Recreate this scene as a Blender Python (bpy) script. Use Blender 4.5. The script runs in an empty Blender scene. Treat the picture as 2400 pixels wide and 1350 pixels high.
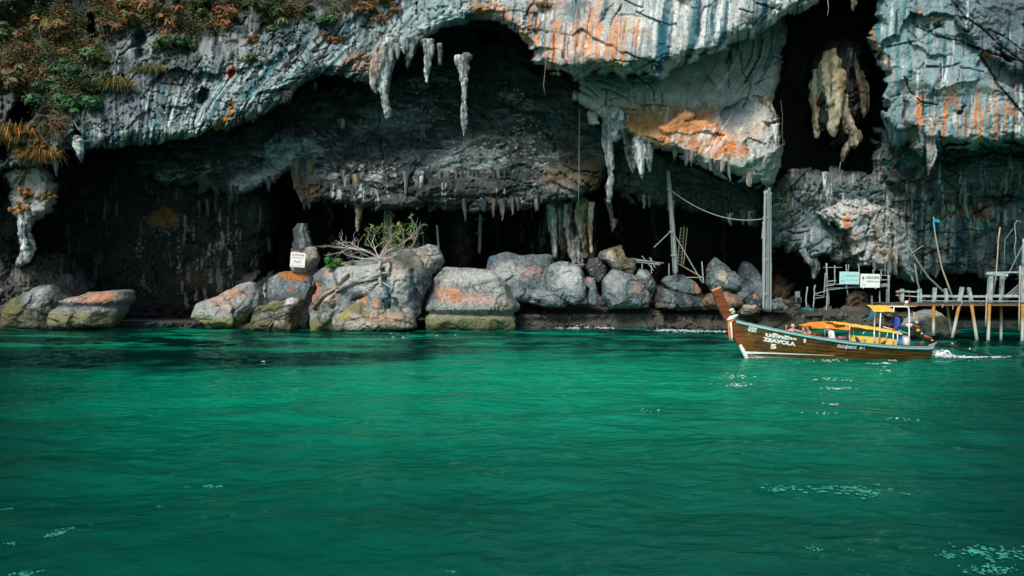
import bpy, bmesh, math, random
import numpy as np
from mathutils import Vector, Matrix

SC = bpy.context.scene
COL = SC.collection
# ------------------------------------------------------------------ camera
CAM_H, FPX, HOR = 3.3, 2000.0, 680.0      # eye height over the water, focal length and horizon in photo pixels
cd = bpy.data.cameras.new('camera'); cam = bpy.data.objects.new('camera', cd); COL.objects.link(cam)
cd.sensor_width = 36.0; cd.lens = 36.0 * FPX / 2400.0
cd.shift_y = (HOR - 675.0) / 2400.0
cd.clip_end = 4000.0; cd.clip_start = 0.2
cam.location = (0, 0, CAM_H); cam.rotation_euler = (math.radians(90), 0, 0)
SC.camera = cam
# ------------------------------------------------------------------ sky and sun (bright overcast)
SUN_EL, SUN_AZ = 47.0, 212.0               # azimuth clockwise from +Y: behind the viewer, to the left
w = bpy.data.worlds.new('World'); SC.world = w; w.use_nodes = True
nt = w.node_tree; nt.nodes.clear()
sky = nt.nodes.new('ShaderNodeTexSky'); sky.sky_type = 'NISHITA'; sky.sun_disc = False
sky.sun_elevation = math.radians(SUN_EL); sky.sun_rotation = math.radians(SUN_AZ)
sky.air_density = 1.0; sky.dust_density = 2.5; sky.ozone_density = 1.0
bg = nt.nodes.new('ShaderNodeBackground'); bg.inputs['Strength'].default_value = 0.07
ow = nt.nodes.new('ShaderNodeOutputWorld')
nt.links.new(sky.outputs[0], bg.inputs[0]); nt.links.new(bg.outputs[0], ow.inputs[0])
sl = bpy.data.lights.new('sun', 'SUN'); sl.energy = 2.7; sl.angle = math.radians(22); sl.color = (1.0, 0.955, 0.88)
sun = bpy.data.objects.new('sun', sl); COL.objects.link(sun)
_e, _a = math.radians(SUN_EL), math.radians(SUN_AZ)
_dir = Vector((math.sin(_a) * math.cos(_e), math.cos(_a) * math.cos(_e), math.sin(_e)))
sun.rotation_euler = _dir.to_track_quat('Z', 'Y').to_euler(); sun.location = (-20, -30, 60)
vs = SC.view_settings
SC.display_settings.display_device = 'sRGB'
vs.view_transform = 'Standard'; vs.look = 'None'; vs.exposure = 0.58; vs.gamma = 1.0; vs.use_curve_mapping = False
cy = SC.cycles
cy.max_bounces = 5; cy.diffuse_bounces = 2; cy.glossy_bounces = 2; cy.transmission_bounces = 2
cy.use_denoising = True; cy.use_adaptive_sampling = True
SC.render.use_persistent_data = False

# ------------------------------------------------------------------ helpers
rnd = random.Random(11)
RNG = np.random.default_rng(5)

def P(px, py, Y):
    """photo pixel at distance Y -> world point"""
    return Vector(((px - 1200.0) / FPX * Y, Y, CAM_H - (py - HOR) / FPX * Y))

def Pn(U, V, Y):
    return np.stack([(U - 1200.0) / FPX * Y, Y + 0 * U, CAM_H - (V - HOR) / FPX * Y], -1)

_perm = np.random.default_rng(3).permutation(256).astype(np.int32)
_perm = np.concatenate([_perm, _perm, _perm])
_g = np.random.default_rng(4).normal(size=(256, 3)); _g /= np.linalg.norm(_g, axis=1)[:, None]; _g = _g.astype(np.float32)

def perlin(x, y, z=0.0, seed=0):
    x = np.asarray(x, np.float32) + seed * 17.3; y = np.asarray(y, np.float32) + seed * 5.1
    z = np.asarray(z, np.float32) + 0 * x + seed * 3.7
    xi = np.floor(x).astype(np.int32); yi = np.floor(y).astype(np.int32); zi = np.floor(z).astype(np.int32)
    xf = x - xi; yf = y - yi; zf = z - zi
    xi &= 255; yi &= 255; zi &= 255
    u = xf * xf * xf * (xf * (xf * 6 - 15) + 10); v = yf * yf * yf * (yf * (yf * 6 - 15) + 10); t = zf * zf * zf * (zf * (zf * 6 - 15) + 10)
    out = 0
    for dx in (0, 1):
        wx = u if dx else 1 - u
        for dy in (0, 1):
            wy = v if dy else 1 - v
            pxy = _perm[_perm[xi + dx] + yi + dy]
            for dz in (0, 1):
                wz = t if dz else 1 - t
                g = _g[_perm[pxy + zi + dz] & 255]
                out = out + wx * wy * wz * (g[..., 0] * (xf - dx) + g[..., 1] * (yf - dy) + g[..., 2] * (zf - dz))
    return out * 1.5

def fbm(x, y, z=0.0, octv=4, gain=0.5, seed=0, ridged=False):
    s = 0; a = 1.0; f = 1.0; tot = 0
    for k in range(octv):
        n = perlin(np.asarray(x) * f, np.asarray(y) * f, np.asarray(z) * f, seed + k * 7)
        if ridged: n = 1 - 2 * np.abs(n)
        s = s + a * n; tot += a; a *= gain; f *= 2.07
    return s / tot

def worley(x, y, seed=0, jit=0.9):
    xi = np.floor(x).astype(np.int64); yi = np.floor(y).astype(np.int64)
    f1 = np.full(x.shape, 9.0); f2 = np.full(x.shape, 9.0); idv = np.zeros(x.shape); ox = np.zeros(x.shape); oy = np.zeros(x.shape)
    def h(a, b, k):
        n = np.sin(a * 127.1 + b * 311.7 + k * 74.7 + seed * 13.13) * 43758.5453
        return n - np.floor(n)
    for dx in (-1, 0, 1):
        for dy in (-1, 0, 1):
            cx = xi + dx; cy_ = yi + dy
            px = cx + 0.5 + jit * (h(cx, cy_, 1) - 0.5); py = cy_ + 0.5 + jit * (h(cx, cy_, 2) - 0.5)
            d = np.hypot(x - px, y - py)
            closer = d < f1
            f2 = np.where(closer, f1, np.minimum(f2, d))
            idv = np.where(closer, h(cx, cy_, 3), idv); ox = np.where(closer, x - px, ox); oy = np.where(closer, y - py, oy)
            f1 = np.where(closer, d, f1)
    return f1, f2, idv, ox, oy

def sstep(a, b, x):
    t = np.clip((x - a) / (b - a), 0, 1); return t * t * (3 - 2 * t)

def sdf_poly(U, V, poly):
    """signed distance in pixels, positive inside"""
    p = np.asarray(poly, float); d2 = np.full(U.shape, 1e12); inside = np.zeros(U.shape, bool)
    n = len(p)
    for i in range(n):
        a = p[i]; b = p[(i + 1) % n]; e = b - a
        wx = U - a[0]; wy = V - a[1]
        t = np.clip((wx * e[0] + wy * e[1]) / max(e @ e, 1e-9), 0, 1)
        d2 = np.minimum(d2, (wx - t * e[0]) ** 2 + (wy - t * e[1]) ** 2)
        if a[1] != b[1]:
            c = ((a[1] <= V) != (b[1] <= V)) & (U < a[0] + (V - a[1]) / (b[1] - a[1]) * e[0])
            inside ^= c
    d = np.sqrt(d2)
    return np.where(inside, d, -d)

def dist_line(U, V, pts):
    d2 = np.full(U.shape, 1e12)
    p = np.asarray(pts, float)
    for a, b in zip(p[:-1], p[1:]):
        e = b - a; wx = U - a[0]; wy = V - a[1]
        t = np.clip((wx * e[0] + wy * e[1]) / max(e @ e, 1e-9), 0, 1)
        d2 = np.minimum(d2, (wx - t * e[0]) ** 2 + (wy - t * e[1]) ** 2)
    return np.sqrt(d2)

def tag(o, label=None, cat=None, group=None, kind=None):
    if label: o['label'] = label
    if cat: o['category'] = cat
    if group: o['group'] = group
    if kind: o['kind'] = kind
    return o

def mesh_np(name, verts, faces, mat=None, col=None, smooth=True, parent=None):
    """verts (N,3) array, faces (M,3|4) array -> linked object; col (N,3) linear albedo attribute"""
    me = bpy.data.meshes.new(name)
    verts = np.asarray(verts, np.float32).reshape(-1, 3); faces = np.asarray(faces, np.int32)
    k = faces.shape[1]
    me.vertices.add(len(verts)); me.vertices.foreach_set('co', verts.ravel())
    me.loops.add(faces.size); me.loops.foreach_set('vertex_index', faces.ravel())
    me.polygons.add(len(faces)); me.polygons.foreach_set('loop_start', np.arange(0, faces.size, k, dtype=np.int32))
    me.polygons.foreach_set('loop_total', np.full(len(faces), k, np.int32))
    if smooth: me.polygons.foreach_set('use_smooth', np.ones(len(faces), bool))
    me.update(calc_edges=True); me.validate()
    if col is not None:
        at = me.color_attributes.new('Col', 'FLOAT_COLOR', 'POINT')
        c4 = np.ones((len(verts), 4), np.float32); c4[:, :3] = np.asarray(col, np.float32).reshape(-1, 3)
        at.data.foreach_set('color', c4.ravel())
    if mat: me.materials.append(mat)
    o = bpy.data.objects.new(name, me); COL.objects.link(o)
    if parent: o.parent = parent
    return o

def grid_faces(r, c, wrap=False):
    i = np.arange(r - 1)[:, None]; j = np.arange(c if wrap else c - 1)[None, :]
    a = i * c + j; b = i * c + (j + 1) % c
    return np.stack([a, b, b + c, a + c], -1).reshape(-1, 4)

class MB:
    """collects shapes into one mesh"""
    def __init__(s): s.v = []; s.f = []; s.n = 0
    def add(s, v, f):
        s.v += [tuple(p) for p in v]; s.f += [tuple(i + s.n for i in q) for q in f]; s.n += len(v); return s
    def box(s, c, size, rot=None):
        x, y, z = (d / 2 for d in size); vs_ = [Vector((a * x, b * y, g * z)) for a in (-1, 1) for b in (-1, 1) for g in (-1, 1)]
        if rot is not None: vs_ = [rot @ q for q in vs_]
        c = Vector(c)
        return s.add([q + c for q in vs_], [(0, 1, 3, 2), (4, 6, 7, 5), (0, 4, 5, 1), (2, 3, 7, 6), (0, 2, 6, 4), (1, 5, 7, 3)])
    def tube(s, pts, r, n=8, cap=True):
        pts = [Vector(p) for p in pts]; m = len(pts)
        rr = r if isinstance(r, (list, tuple)) else [r] * m
        vs_ = []; prev = None
        for i, p in enumerate(pts):
            t = (pts[min(i + 1, m - 1)] - pts[max(i - 1, 0)])
            t = t.normalized() if t.length > 1e-9 else Vector((0, 0, 1))
            if prev is None:
                up = Vector((0, 1, 0)) if abs(t.y) < 0.9 else Vector((1, 0, 0))
                a = t.cross(up).normalized()
            else:
                a = (prev - t * prev.dot(t)).normalized()
            prev = a; b = t.cross(a)
            for k in range(n):
                q = 2 * math.pi * k / n
                vs_.append(p + (a * math.cos(q) + b * math.sin(q)) * rr[i])
        fs = []
        for i in range(m - 1):
            for k in range(n):
                fs.append((i * n + k, i * n + (k + 1) % n, (i + 1) * n + (k + 1) % n, (i + 1) * n + k))
        if cap:
            fs.append(tuple(reversed(range(n)))); fs.append(tuple((m - 1) * n + k for k in range(n)))
        return s.add(vs_, fs)
    def ball(s, c, r, nu=12, nv=8, sc=(1, 1, 1)):
        c = Vector(c); vs_ = [c + Vector((0, 0, r * sc[2]))]
        for i in range(1, nv):
            t = math.pi * i / nv
            for k in range(nu):
                q = 2 * math.pi * k / nu
                vs_.append(c + Vector((r * sc[0] * math.sin(t) * math.cos(q), r * sc[1] * math.sin(t) * math.sin(q), r * sc[2] * math.cos(t))))
        vs_.append(c - Vector((0, 0, r * sc[2]))); L = len(vs_) - 1; fs = []
        for k in range(nu):
            fs.append((0, 1 + k, 1 + (k + 1) % nu)); fs.append((L, L - nu + (k + 1) % nu, L - nu + k))
        for i in range(nv - 2):
            for k in range(nu):
                a = 1 + i * nu + k; b = 1 + i * nu + (k + 1) % nu
                fs.append((a, a + nu, b + nu, b))
        return s.add(vs_, fs)
    def build(s, name, mat, parent=None, smooth=False, loc=None, bevel=0):
        me = bpy.data.meshes.new(name); me.from_pydata([tuple(v) for v in s.v], [], s.f); me.update()
        if smooth: me.polygons.foreach_set('use_smooth', [True] * len(me.polygons))
        me.materials.append(mat)
        bm_ = bmesh.new(); bm_.from_mesh(me); bmesh.ops.recalc_face_normals(bm_, faces=bm_.faces); bm_.to_mesh(me); bm_.free()
        o = bpy.data.objects.new(name, me); COL.objects.link(o)
        if parent: o.parent = parent
        if loc: o.location = loc
        if bevel:
            md = o.modifiers.new('bevel', 'BEVEL'); md.width = bevel; md.segments = 2; md.limit_method = 'ANGLE'
        return o

def empty(name, loc=(0, 0, 0), rz=0):
    o = bpy.data.objects.new(name, None); COL.objects.link(o); o.location = loc; o.rotation_euler = (0, 0, rz); o.empty_display_size = 0.3
    return o

# ------------------------------------------------------------------ materials
def new_mat(name):
    m = bpy.data.materials.new(name); m.use_nodes = True
    t = m.node_tree; b = t.nodes['Principled BSDF']
    return m, t, b

def nd(t, typ, **kw):
    n = t.nodes.new(typ)
    for k, v in kw.items():
        if k in n.inputs: n.inputs[k].default_value = v
        else: setattr(n, k, v)
    return n

def mix_rgb(t, a, b, fac, mode='MIX'):
    m = t.nodes.new('ShaderNodeMix'); m.data_type = 'RGBA'; m.blend_type = mode
    for sock, val in ((m.inputs[0], fac), (m.inputs[6], a), (m.inputs[7], b)):
        if hasattr(val, 'links') or isinstance(val, bpy.types.NodeSocket): t.links.new(val, sock)
        else: sock.default_value = (tuple(val) + (1,)) if isinstance(val, (tuple, list)) and len(val) == 3 else val
    return m.outputs[2]

def ramp(t, fac, stops):
    r = t.nodes.new('ShaderNodeValToRGB'); e = r.color_ramp.elements
    while len(e) < len(stops): e.new(0.5)
    for el, (p, c) in zip(e, stops):
        el.position = p; el.color = (c, c, c, 1) if isinstance(c, (int, float)) else tuple(c) + (1,)
    if fac is not None: t.links.new(fac, r.inputs[0])
    return r.outputs[0]

def facets(x, y, seed, tilt=1.0, step=.6):
    f1, f2, c, ox, oy = worley(x, y, seed); a = (c * 57.31) % 1 - .5; b = (c * 91.73) % 1 - .5
    return tilt * 2 * (ox * a + oy * b) + step * (c - .5), f2 - f1

def rock_mat(name, fine=6.0, bump=0.5, speck=1.0):
    """rock whose colour is the mesh's own attribute, with grain, pits and cracks on top"""
    m, t, b = new_mat(name)
    at = nd(t, 'ShaderNodeVertexColor', layer_name='Col')
    tc = nd(t, 'ShaderNodeTexCoord'); mp = nd(t, 'ShaderNodeMapping')
    t.links.new(tc.outputs['Object'], mp.inputs[0])
    n1 = nd(t, 'ShaderNodeTexNoise', Scale=fine, Detail=8.0, Roughness=0.68)
    n2 = nd(t, 'ShaderNodeTexNoise', Scale=fine * 0.22, Detail=6.0, Roughness=0.6)
    n3 = nd(t, 'ShaderNodeTexVoronoi', Scale=fine * 0.35); n3.feature = 'DISTANCE_TO_EDGE'
    for n in (n1, n2): t.links.new(mp.outputs[0], n.inputs['Vector'])
    wv = nd(t, 'ShaderNodeMixRGB', blend_type='ADD'); wv.inputs[0].default_value = 0.6
    t.links.new(mp.outputs[0], wv.inputs[1]); t.links.new(n2.outputs['Color'], wv.inputs[2])
    t.links.new(wv.outputs[0], n3.inputs['Vector'])
    v1 = ramp(t, n1.outputs['Fac'], [(0.32, 0.30 if speck else 0.7), (0.44, 0.86), (0.58, 1.05), (0.75, 1.35)])
    c1 = mix_rgb(t, at.outputs[0], v1, 0.85 * speck, 'MULTIPLY')
    v2 = ramp(t, n2.outputs['Fac'], [(0.3, 0.72), (0.5, 1.0), (0.72, 1.22)])
    c2 = mix_rgb(t, c1, v2, 0.8, 'MULTIPLY')
    t.links.new(c2, b.inputs['Base Color'])
    b.inputs['Roughness'].default_value = 0.88
    b.inputs['Specular IOR Level'].default_value = 0.25
    cr = ramp(t, n3.outputs['Distance'], [(0.0, 0.0), (0.05, 0.8), (0.2, 1.0)])
    ad = nd(t, 'ShaderNodeMath', operation='MULTIPLY_ADD'); ad.inputs[1].default_value = 0.22
    t.links.new(cr, ad.inputs[0])
    t.links.new(n1.outputs['Fac'], ad.inputs[2])
    bp = nd(t, 'ShaderNodeBump', Strength=bump, Distance=0.22)
    t.links.new(ad.outputs[0], bp.inputs['Height']); t.links.new(bp.outputs[0], b.inputs['Normal'])
    return m

def plain(name, col, rough=0.7, var=0.15, scale=12.0, bump=0.0, metal=0.0, spec=0.4, stretch=(1, 1, 1), col2=None):
    m, t, b = new_mat(name)
    tc = nd(t, 'ShaderNodeTexCoord'); mp = nd(t, 'ShaderNodeMapping'); mp.inputs['Scale'].default_value = stretch
    t.links.new(tc.outputs['Object'], mp.inputs[0])
    n = nd(t, 'ShaderNodeTexNoise', Scale=scale, Detail=6.0, Roughness=0.6); t.links.new(mp.outputs[0], n.inputs['Vector'])
    if col2 is None: col2 = tuple(c * (1 - 2.2 * var) for c in col)
    hi = tuple(min(1, c * (1 + var)) for c in col)
    c = ramp(t, n.outputs['Fac'], [(0.28, col2), (0.5, col), (0.72, hi)])
    t.links.new(c, b.inputs['Base Color']); b.inputs['Roughness'].default_value = rough; b.inputs['Metallic'].default_value = metal
    b.inputs['Specular IOR Level'].default_value = spec
    if bump:
        bp = nd(t, 'ShaderNodeBump', Strength=bump, Distance=0.02); t.links.new(n.outputs['Fac'], bp.inputs['Height']); t.links.new(bp.outputs[0], b.inputs['Normal'])
    return m
# ================================================================== the limestone cliff with its sea caves
ROCK = rock_mat('limestone', fine=4.0, bump=0.32)
# palette (albedo)
K = dict(light=(.47, .49, .47), warm=(.50, .46, .40), grey=(.27, .30, .31), blue=(.20, .25, .28), teal=(.035, .165, .185), deep=(.012, .085, .125),
         dark=(.055, .068, .07), black=(.022, .026, .026), orange=(.72, .21, .035), rust=(.34, .085, .02), ochre=(.42, .21, .04), pink=(.58, .33, .25),
         cream=(.55, .47, .35), olive=(.14, .135, .05), brown=(.13, .08, .045), slate=(.115, .135, .16), white=(.66, .68, .67))

class Paint:
    def __init__(s, U, V, base, wob=9.0, scale=60.0, seed=0):
        s.U = U; s.V = V
        s.n1 = fbm(U / scale, V / scale, 0, 4, seed=seed + 41); s.n2 = fbm(U / scale, V / scale, 7, 4, seed=seed + 53)
        s.f = fbm(U / 14., V / 14., 3, 3, seed=seed + 67)
        s.Uw = U + wob * 2 * s.n1 + 5 * s.f; s.Vw = V + wob * 2 * s.n2
        s.c = np.empty(U.shape + (3,)); s.c[:] = base
    def put(s, m, col, k=1.0):
        m = (np.clip(m, 0, 1) * k)[..., None]; cc = np.asarray(K[col] if isinstance(col, str) else col)
        if col in ('orange', 'pink', 'rust', 'ochre'):
            v = sstep(-.35, .35, s.n2 + .7 * s.f)[..., None]; w2 = sstep(.05, .45, s.n1 - .5 * s.f)[..., None]
            cc = cc * (1 - .55 * v) + np.array((.34, .13, .045)) * .55 * v; cc = cc * (1 - .55 * w2) + np.array((.52, .42, .34)) * .55 * w2; m = m * (.55 + .45 * sstep(-.3, .2, s.f + .4 * s.n1))[..., None]
        s.c = s.c * (1 - m) + cc * m
    def ell(s, cx, cy, rx, ry, col, k=1.0, soft=0.5, brk=0.5, rot=0.0):
        x = s.Uw - cx; y = s.Vw - cy
        if rot: c_, s_ = math.cos(rot), math.sin(rot); x, y = x * c_ + y * s_, -x * s_ + y * c_
        r = np.hypot(x / rx, y / ry) + brk * (s.f + s.n1)
        s.put(1 - sstep(1 - soft, 1 + soft * .4, r), col, k)
    def poly(s, pts, col, k=1.0, soft=14, brk=16):
        d = sdf_poly(s.Uw, s.Vw, pts) + brk * (s.f + .6 * s.n1); s.put(sstep(-soft, soft, d), col, k)
    def line(s, pts, wd, col, k=1.0, brk=0.8):
        k = k * (.65 + .7 * sstep(-.3, .3, s.n2 + .6 * s.f)); k = np.clip(k, 0, 1)
        d = dist_line(s.Uw * 0.5 + s.U * 0.5, s.Vw * .5 + s.V * .5, pts) / wd + brk * s.f; s.put(1 - sstep(0.55, 1.1, d), col, k)

def axis(segs):
    out = []
    for a, b, st in segs: out += list(np.arange(a, b, st))
    return np.array(out + [segs[-1][1]], float)
us = axis([(-900, -40, 22), (-40, 2440, 2.6), (2440, 3300, 22)])
vv = axis([(-1100, -60, 16), (-60, 0, 5), (0, 790, 2.5), (790, 830, 8)])
U, V = np.meshgrid(us, vv)
wx, wz = (U - 1200) / 27.8, (680 - V) / 27.8
big1 = fbm(wx / 7, wz / 7, 1.5, 3, seed=1); big2 = fbm(wx / 7, wz / 7, 9.5, 3, seed=2)
mid1 = fbm(wx / 1.6, wz / 2.0, 2.5, 3, seed=3); mid2 = fbm(wx / 1.6, wz / 2.0, 6.5, 3, seed=4)
sm1 = fbm(U / 20, V / 20, 4, 3, .6, seed=5); sm2 = fbm(U / 20, V / 20, 8, 3, .6, seed=6)
ang_ = .50 * sstep(1250, 700, U) - .32 * sstep(900, 1400, U) * sstep(2000, 1700, U)
rx = wx * np.cos(ang_) + wz * np.sin(ang_); ry = -wx * np.sin(ang_) + wz * np.cos(ang_)
fA, gA = facets(rx / 4.4 + .5 * big1 + .25 * mid1, ry / 2.4 + .5 * big2 + .25 * mid2, 3); fB, gB = facets(rx / 1.9 + .3 * mid2, ry / 1.1 + .3 * mid1, 7); fC, gC = facets(rx / .8 + .3 * sm1, ry / .55 + .3 * sm2, 9)
fV, gV = facets(wx / .7 + .4 * mid1, wz / 3.6 + .4 * mid2, 13)
UW = U + 12 * big1 + 10 * mid1 + 9 * sm1 + 14 * fB; VW = V + 12 * big2 + 10 * mid2 + 9 * sm2 - 16 * fB
D = np.full(U.shape, 104.0); L = np.zeros(U.shape, int)
D = np.where(V > 705, np.minimum(D, np.maximum(5600 / np.maximum(V - 680, 1), 75.5)), D)
_lay = 0
def lay(poly, depth, rim=3.0, rw=40.0, only=None):
    global D, L, _lay
    _lay += 1
    s = sdf_poly(UW, VW, poly)
    q = 1 - np.clip(s / rw, 0, 1)
    Dm = depth + rim * (1 - np.sqrt(np.maximum(0, 1 - q * q)))
    ok = (s > 0) & (Dm < D)
    D = np.where(ok, Dm, D); L = np.where(ok, _lay, L)
    return s
# 1 wall of the low cave on the left, 2 the great sloping slab over the middle cave
lay([(-900, 300), (640, 300), (660, 520), (630, 600), (615, 690), (600, 830), (-900, 830)], 86 + 2 * big1 - 0.004 * (V - 300), 5, 60)
slabD = 76.5 + np.clip(470 - V, 0, 400) * 0.028 + 3 * np.exp(-((U - 1150) / 150) ** 2 - ((V - 170) / 110) ** 2) + np.clip(700 - U, 0, 400) * .012
lay([(250, 300), (700, 120), (1000, 20), (1200, 20), (1350, 120), (1430, 260), (1450, 370), (1410, 440), (1330, 478), (1240, 488), (1100, 490), (1000, 500),
     (900, 494), (770, 476), (712, 468), (696, 398), (640, 425), (570, 458), (500, 452), (420, 436), (300, 420)], slabD, 2.5, 26)
# a hanging step of the slab, seen as a second lip
lay([(690, 395), (760, 385), (900, 408), (1000, 415), (1150, 418), (1230, 400), (1330, 365), (1410, 372), (1425, 420), (1330, 470), (1240, 484), (1100, 486), (1000, 494),
     (900, 486), (780, 468), (716, 462)], 76.3 + 0.006 * np.abs(U - 1050) + 1.0 * big2, 2.2, 40)
# 4 cliff band from the scrub on the left across the arch to the right wall
D3 = np.where(U < 1100, 70.5 + 0.016 * np.clip(330 - V, -60, 1400), 0) + np.where(U >= 1100, 67.2 + 0.011 * np.clip(170 - V, -400, 1300), 0)
kx = sstep(850, 1300, U); D3 = (70.5 + 0.016 * np.clip(330 - V, -60, 1400)) * (1 - kx) + (67.5 + 0.011 * np.clip(170 - V, -300, 1300)) * kx
lay([(-900, 400), (-200, 395), (30, 392), (90, 388), (138, 380), (150, 345), (180, 338), (192, 372), (206, 345), (300, 338), (400, 330), (480, 314), (560, 290), (620, 265), (680, 226), (720, 196), (768, 172),
     (806, 170), (815, 190), (870, 196), (888, 160), (925, 118), (960, 135), (985, 96), (1040, 66), (1085, 58), (1120, 45), (1160, 55), (1205, 80), (1240, 104), (1262, 145),
     (1296, 166), (1345, 180), (1400, 172), (1500, 178), (1560, 170), (1620, 145), (1700, 112), (1790, 70), (1850, 34), (1925, 4), (1960, -60), (2010, -60), (2040, 10),
     (2058, 55), (2034, 84), (2040, 125), (2066, 160), (2088, 205), (2072, 235), (2075, 300), (2082, 345), (2100, 352), (2135, 322), (2165, 352), (2230, 345), (2290, 350), (2352, 336), (2410, 330), (3300, 320),
     (3300, -1300), (-900, -1300)], D3, 3.0, 36)
# pieces standing proud on the right face and the right wall
lay([(1240, -200), (1260, 120), (1330, 160), (1450, 150), (1560, 150), (1660, 110), (1760, 60), (1830, 10), (1840, -200)], D3 - 1.6 + 0.006 * np.clip(150 - V, 0, 300), 1.2, 40)
lay([(2080, 180), (2140, 135), (2220, 150), (2300, 160), (2400, 210), (2600, 240), (2600, 325), (2400, 322), (2340, 330), (2280, 342), (2200, 335), (2130, 300), (2095, 290), (2080, 240)], D3 - 1.5, 1.5, 30)
lay([(2075, 190), (2110, 178), (2125, 240), (2122, 300), (2098, 300), (2078, 280)], D3 - 2.2, 0.8, 14)
lay([(2230, -200), (2240, 60), (2320, 130), (2420, 190), (3300, 400), (3300, -200)], D3 - 1.9, 1.0, 24)
def pocket(poly, dep, soft=14):
    global D
    s_ = sdf_poly(UW, VW, poly); D = D + dep * sstep(-soft * .3, soft, s_)
pocket([(38, 225), (60, 232), (82, 262), (70, 292), (30, 300), (22, 270)], 9)
pocket([(0, 330), (30, 345), (20, 380), (-40, 390), (-40, 330)], 5)
pocket([(455, 215), (480, 205), (492, 232), (478, 250), (458, 240)], 2.2); pocket([(735, 180), (775, 178), (790, 200), (740, 215)], 4)
pocket([(310, 95), (330, 60), (352, 70), (345, 130), (322, 140)], 2); pocket([(200, 40), (236, 20), (230, 90), (205, 110)], 3)
pocket([(650, 240), (690, 205), (720, 200), (690, 235)], 2); pocket([(1095, 75), (1150, 70), (1180, 95), (1130, 110)], 4); pocket([(1230, 130), (1262, 150), (1300, 175), (1250, 170)], 3)
pocket([(1560, 0), (1600, -10), (1640, 12), (1600, 22)], 1.0); pocket([(2235, 255), (2262, 245), (2256, 268), (2240, 270)], 1.5)
# 8 second tier under the right face, with the orange lip
lay([(1330, 120), (1560, 120), (1700, 60), (1850, 0), (1842, 120), (1812, 220), (1822, 300), (1826, 400), (1806, 448), (1775, 436), (1690, 402), (1610, 378), (1545, 350), (1470, 322), (1400, 292), (1350, 230)],
    70.6 + np.clip(325 - V, 0, 300) * 0.036, 2.4, 28)
lay([(1545, 300), (1600, 262), (1660, 285), (1740, 330), (1790, 372), (1760, 398), (1690, 388), (1600, 360), (1550, 340)], 69.8, 1.2, 16)
lay([(1900, 140), (1945, 80), (2020, 100), (2040, 220), (2022, 300), (1985, 350), (1930, 320), (1895, 280)], 76.4 + .8 * fbm(wx / .6, wz / 3, 1, 3, seed=19), 5, 50); BUTT = _lay
# 10 back of the tall dark cleft, 11 dark ceiling by the poles
lay([(1780, -80), (2110, -80), (2110, 480), (1950, 520), (1790, 470)], 86 + 1.2 * fbm(wx / .5, wz / 8, 1, 3, seed=9), 3, 40)
lay([(1400, 260), (1545, 340), (1640, 380), (1800, 420), (1806, 480), (1790, 526), (1700, 522), (1600, 498), (1490, 482), (1440, 446)], 81 - 0.012 * (V - 400), 3, 30)
# 12 right lower wall, 13 smooth blue slab, 14 pale face, 15 rough drips
lay([(2050, 300), (3300, 280), (3300, 690), (2420, 668), (2330, 655), (2290, 640), (2200, 640), (2140, 655), (2080, 640), (2000, 632), (1900, 604), (1800, 575), (1800, 470), (1830, 420), (1900, 395), (2050, 400)],
    77.6 - 0.006 * (V - 340) + 1.3 * big2, 2.5, 40)
lay([(1800, 520), (1860, 508), (1930, 520), (1990, 560), (2020, 600), (2005, 622), (1930, 612), (1870, 590), (1812, 575)], 76.2, 1.8, 30)
lay([(1920, 492), (1980, 476), (2060, 478), (2120, 500), (2150, 560), (2150, 636), (2110, 628), (2080, 632), (2020, 628), (2014, 596), (1980, 560)], 73.9, 1.6, 22)
lay([(2120, 480), (2200, 462), (2290, 475), (2330, 520), (2280, 560), (2250, 620), (2150, 640), (2128, 560)], 75.0 + .8 * mid1, 1.8, 20)
lay([(2060, 405), (2180, 375), (2420, 360), (3300, 340), (3300, 470), (2330, 470), (2230, 488), (2130, 470)], 74.4 + .015 * np.clip(470 - V, 0, 130), 2.2, 30)
# left pillar, mound, columns, foreshore ledge
lay([(22, 395), (60, 386), (100, 390), (128, 410), (132, 468), (118, 498), (90, 510), (78, 560), (80, 600), (62, 612), (46, 604), (42, 560), (48, 512), (24, 500)], 71.6, 2.6, 22)
lay([(-900, 585), (40, 600), (80, 590), (140, 600), (178, 622), (206, 655), (224, 700), (235, 830), (-900, 830)], 77.0, 4, 60)
lay([(1282, 470), (1392, 470), (1386, 540), (1398, 600), (1372, 622), (1340, 612), (1300, 566), (1280, 520)], 82.0, 3, 30)
lay([(1062, 470), (1112, 470), (1108, 560), (1116, 650), (1056, 650), (1066, 560)], 93.0, 3, 20)
lay([(1150, 720), (1216, 700), (1300, 684), (1420, 690), (1540, 668), (1640, 676), (1720, 700), (1800, 722), (1900, 722), (2050, 716), (2130, 732), (2230, 772), (2262, 830), (1190, 830)],
    74.2 + np.clip(738 - V, 0, 60) * 0.16 - 0.5 * np.clip(V - 752, 0, 10) / 10, 2.0, 16)
lay([(1820, 640), (1860, 668), (1880, 740), (1790, 740), (1800, 660)], 80, 2.5, 24)
lay([(1990, 690), (2010, 676), (2040, 690), (2058, 740), (1980, 740)], 77.5, 2, 20)
lay([(560, 655), (640, 640), (740, 655), (760, 830), (560, 830)], 80, 3, 30)
for x_ in (605, 655, 770, 1000, 1165, 1230, 1450, 1530, 1690): lay([(x_ - 14, 440), (x_ + 16, 440), (x_ + 9, 560), (x_ + 18, 680), (x_ - 16, 680), (x_ - 6, 560)], 94 + (x_ % 7), 3, 16)
L = np.where(L == BUTT, 99, np.where(L > BUTT, L - 1, L))
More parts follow.
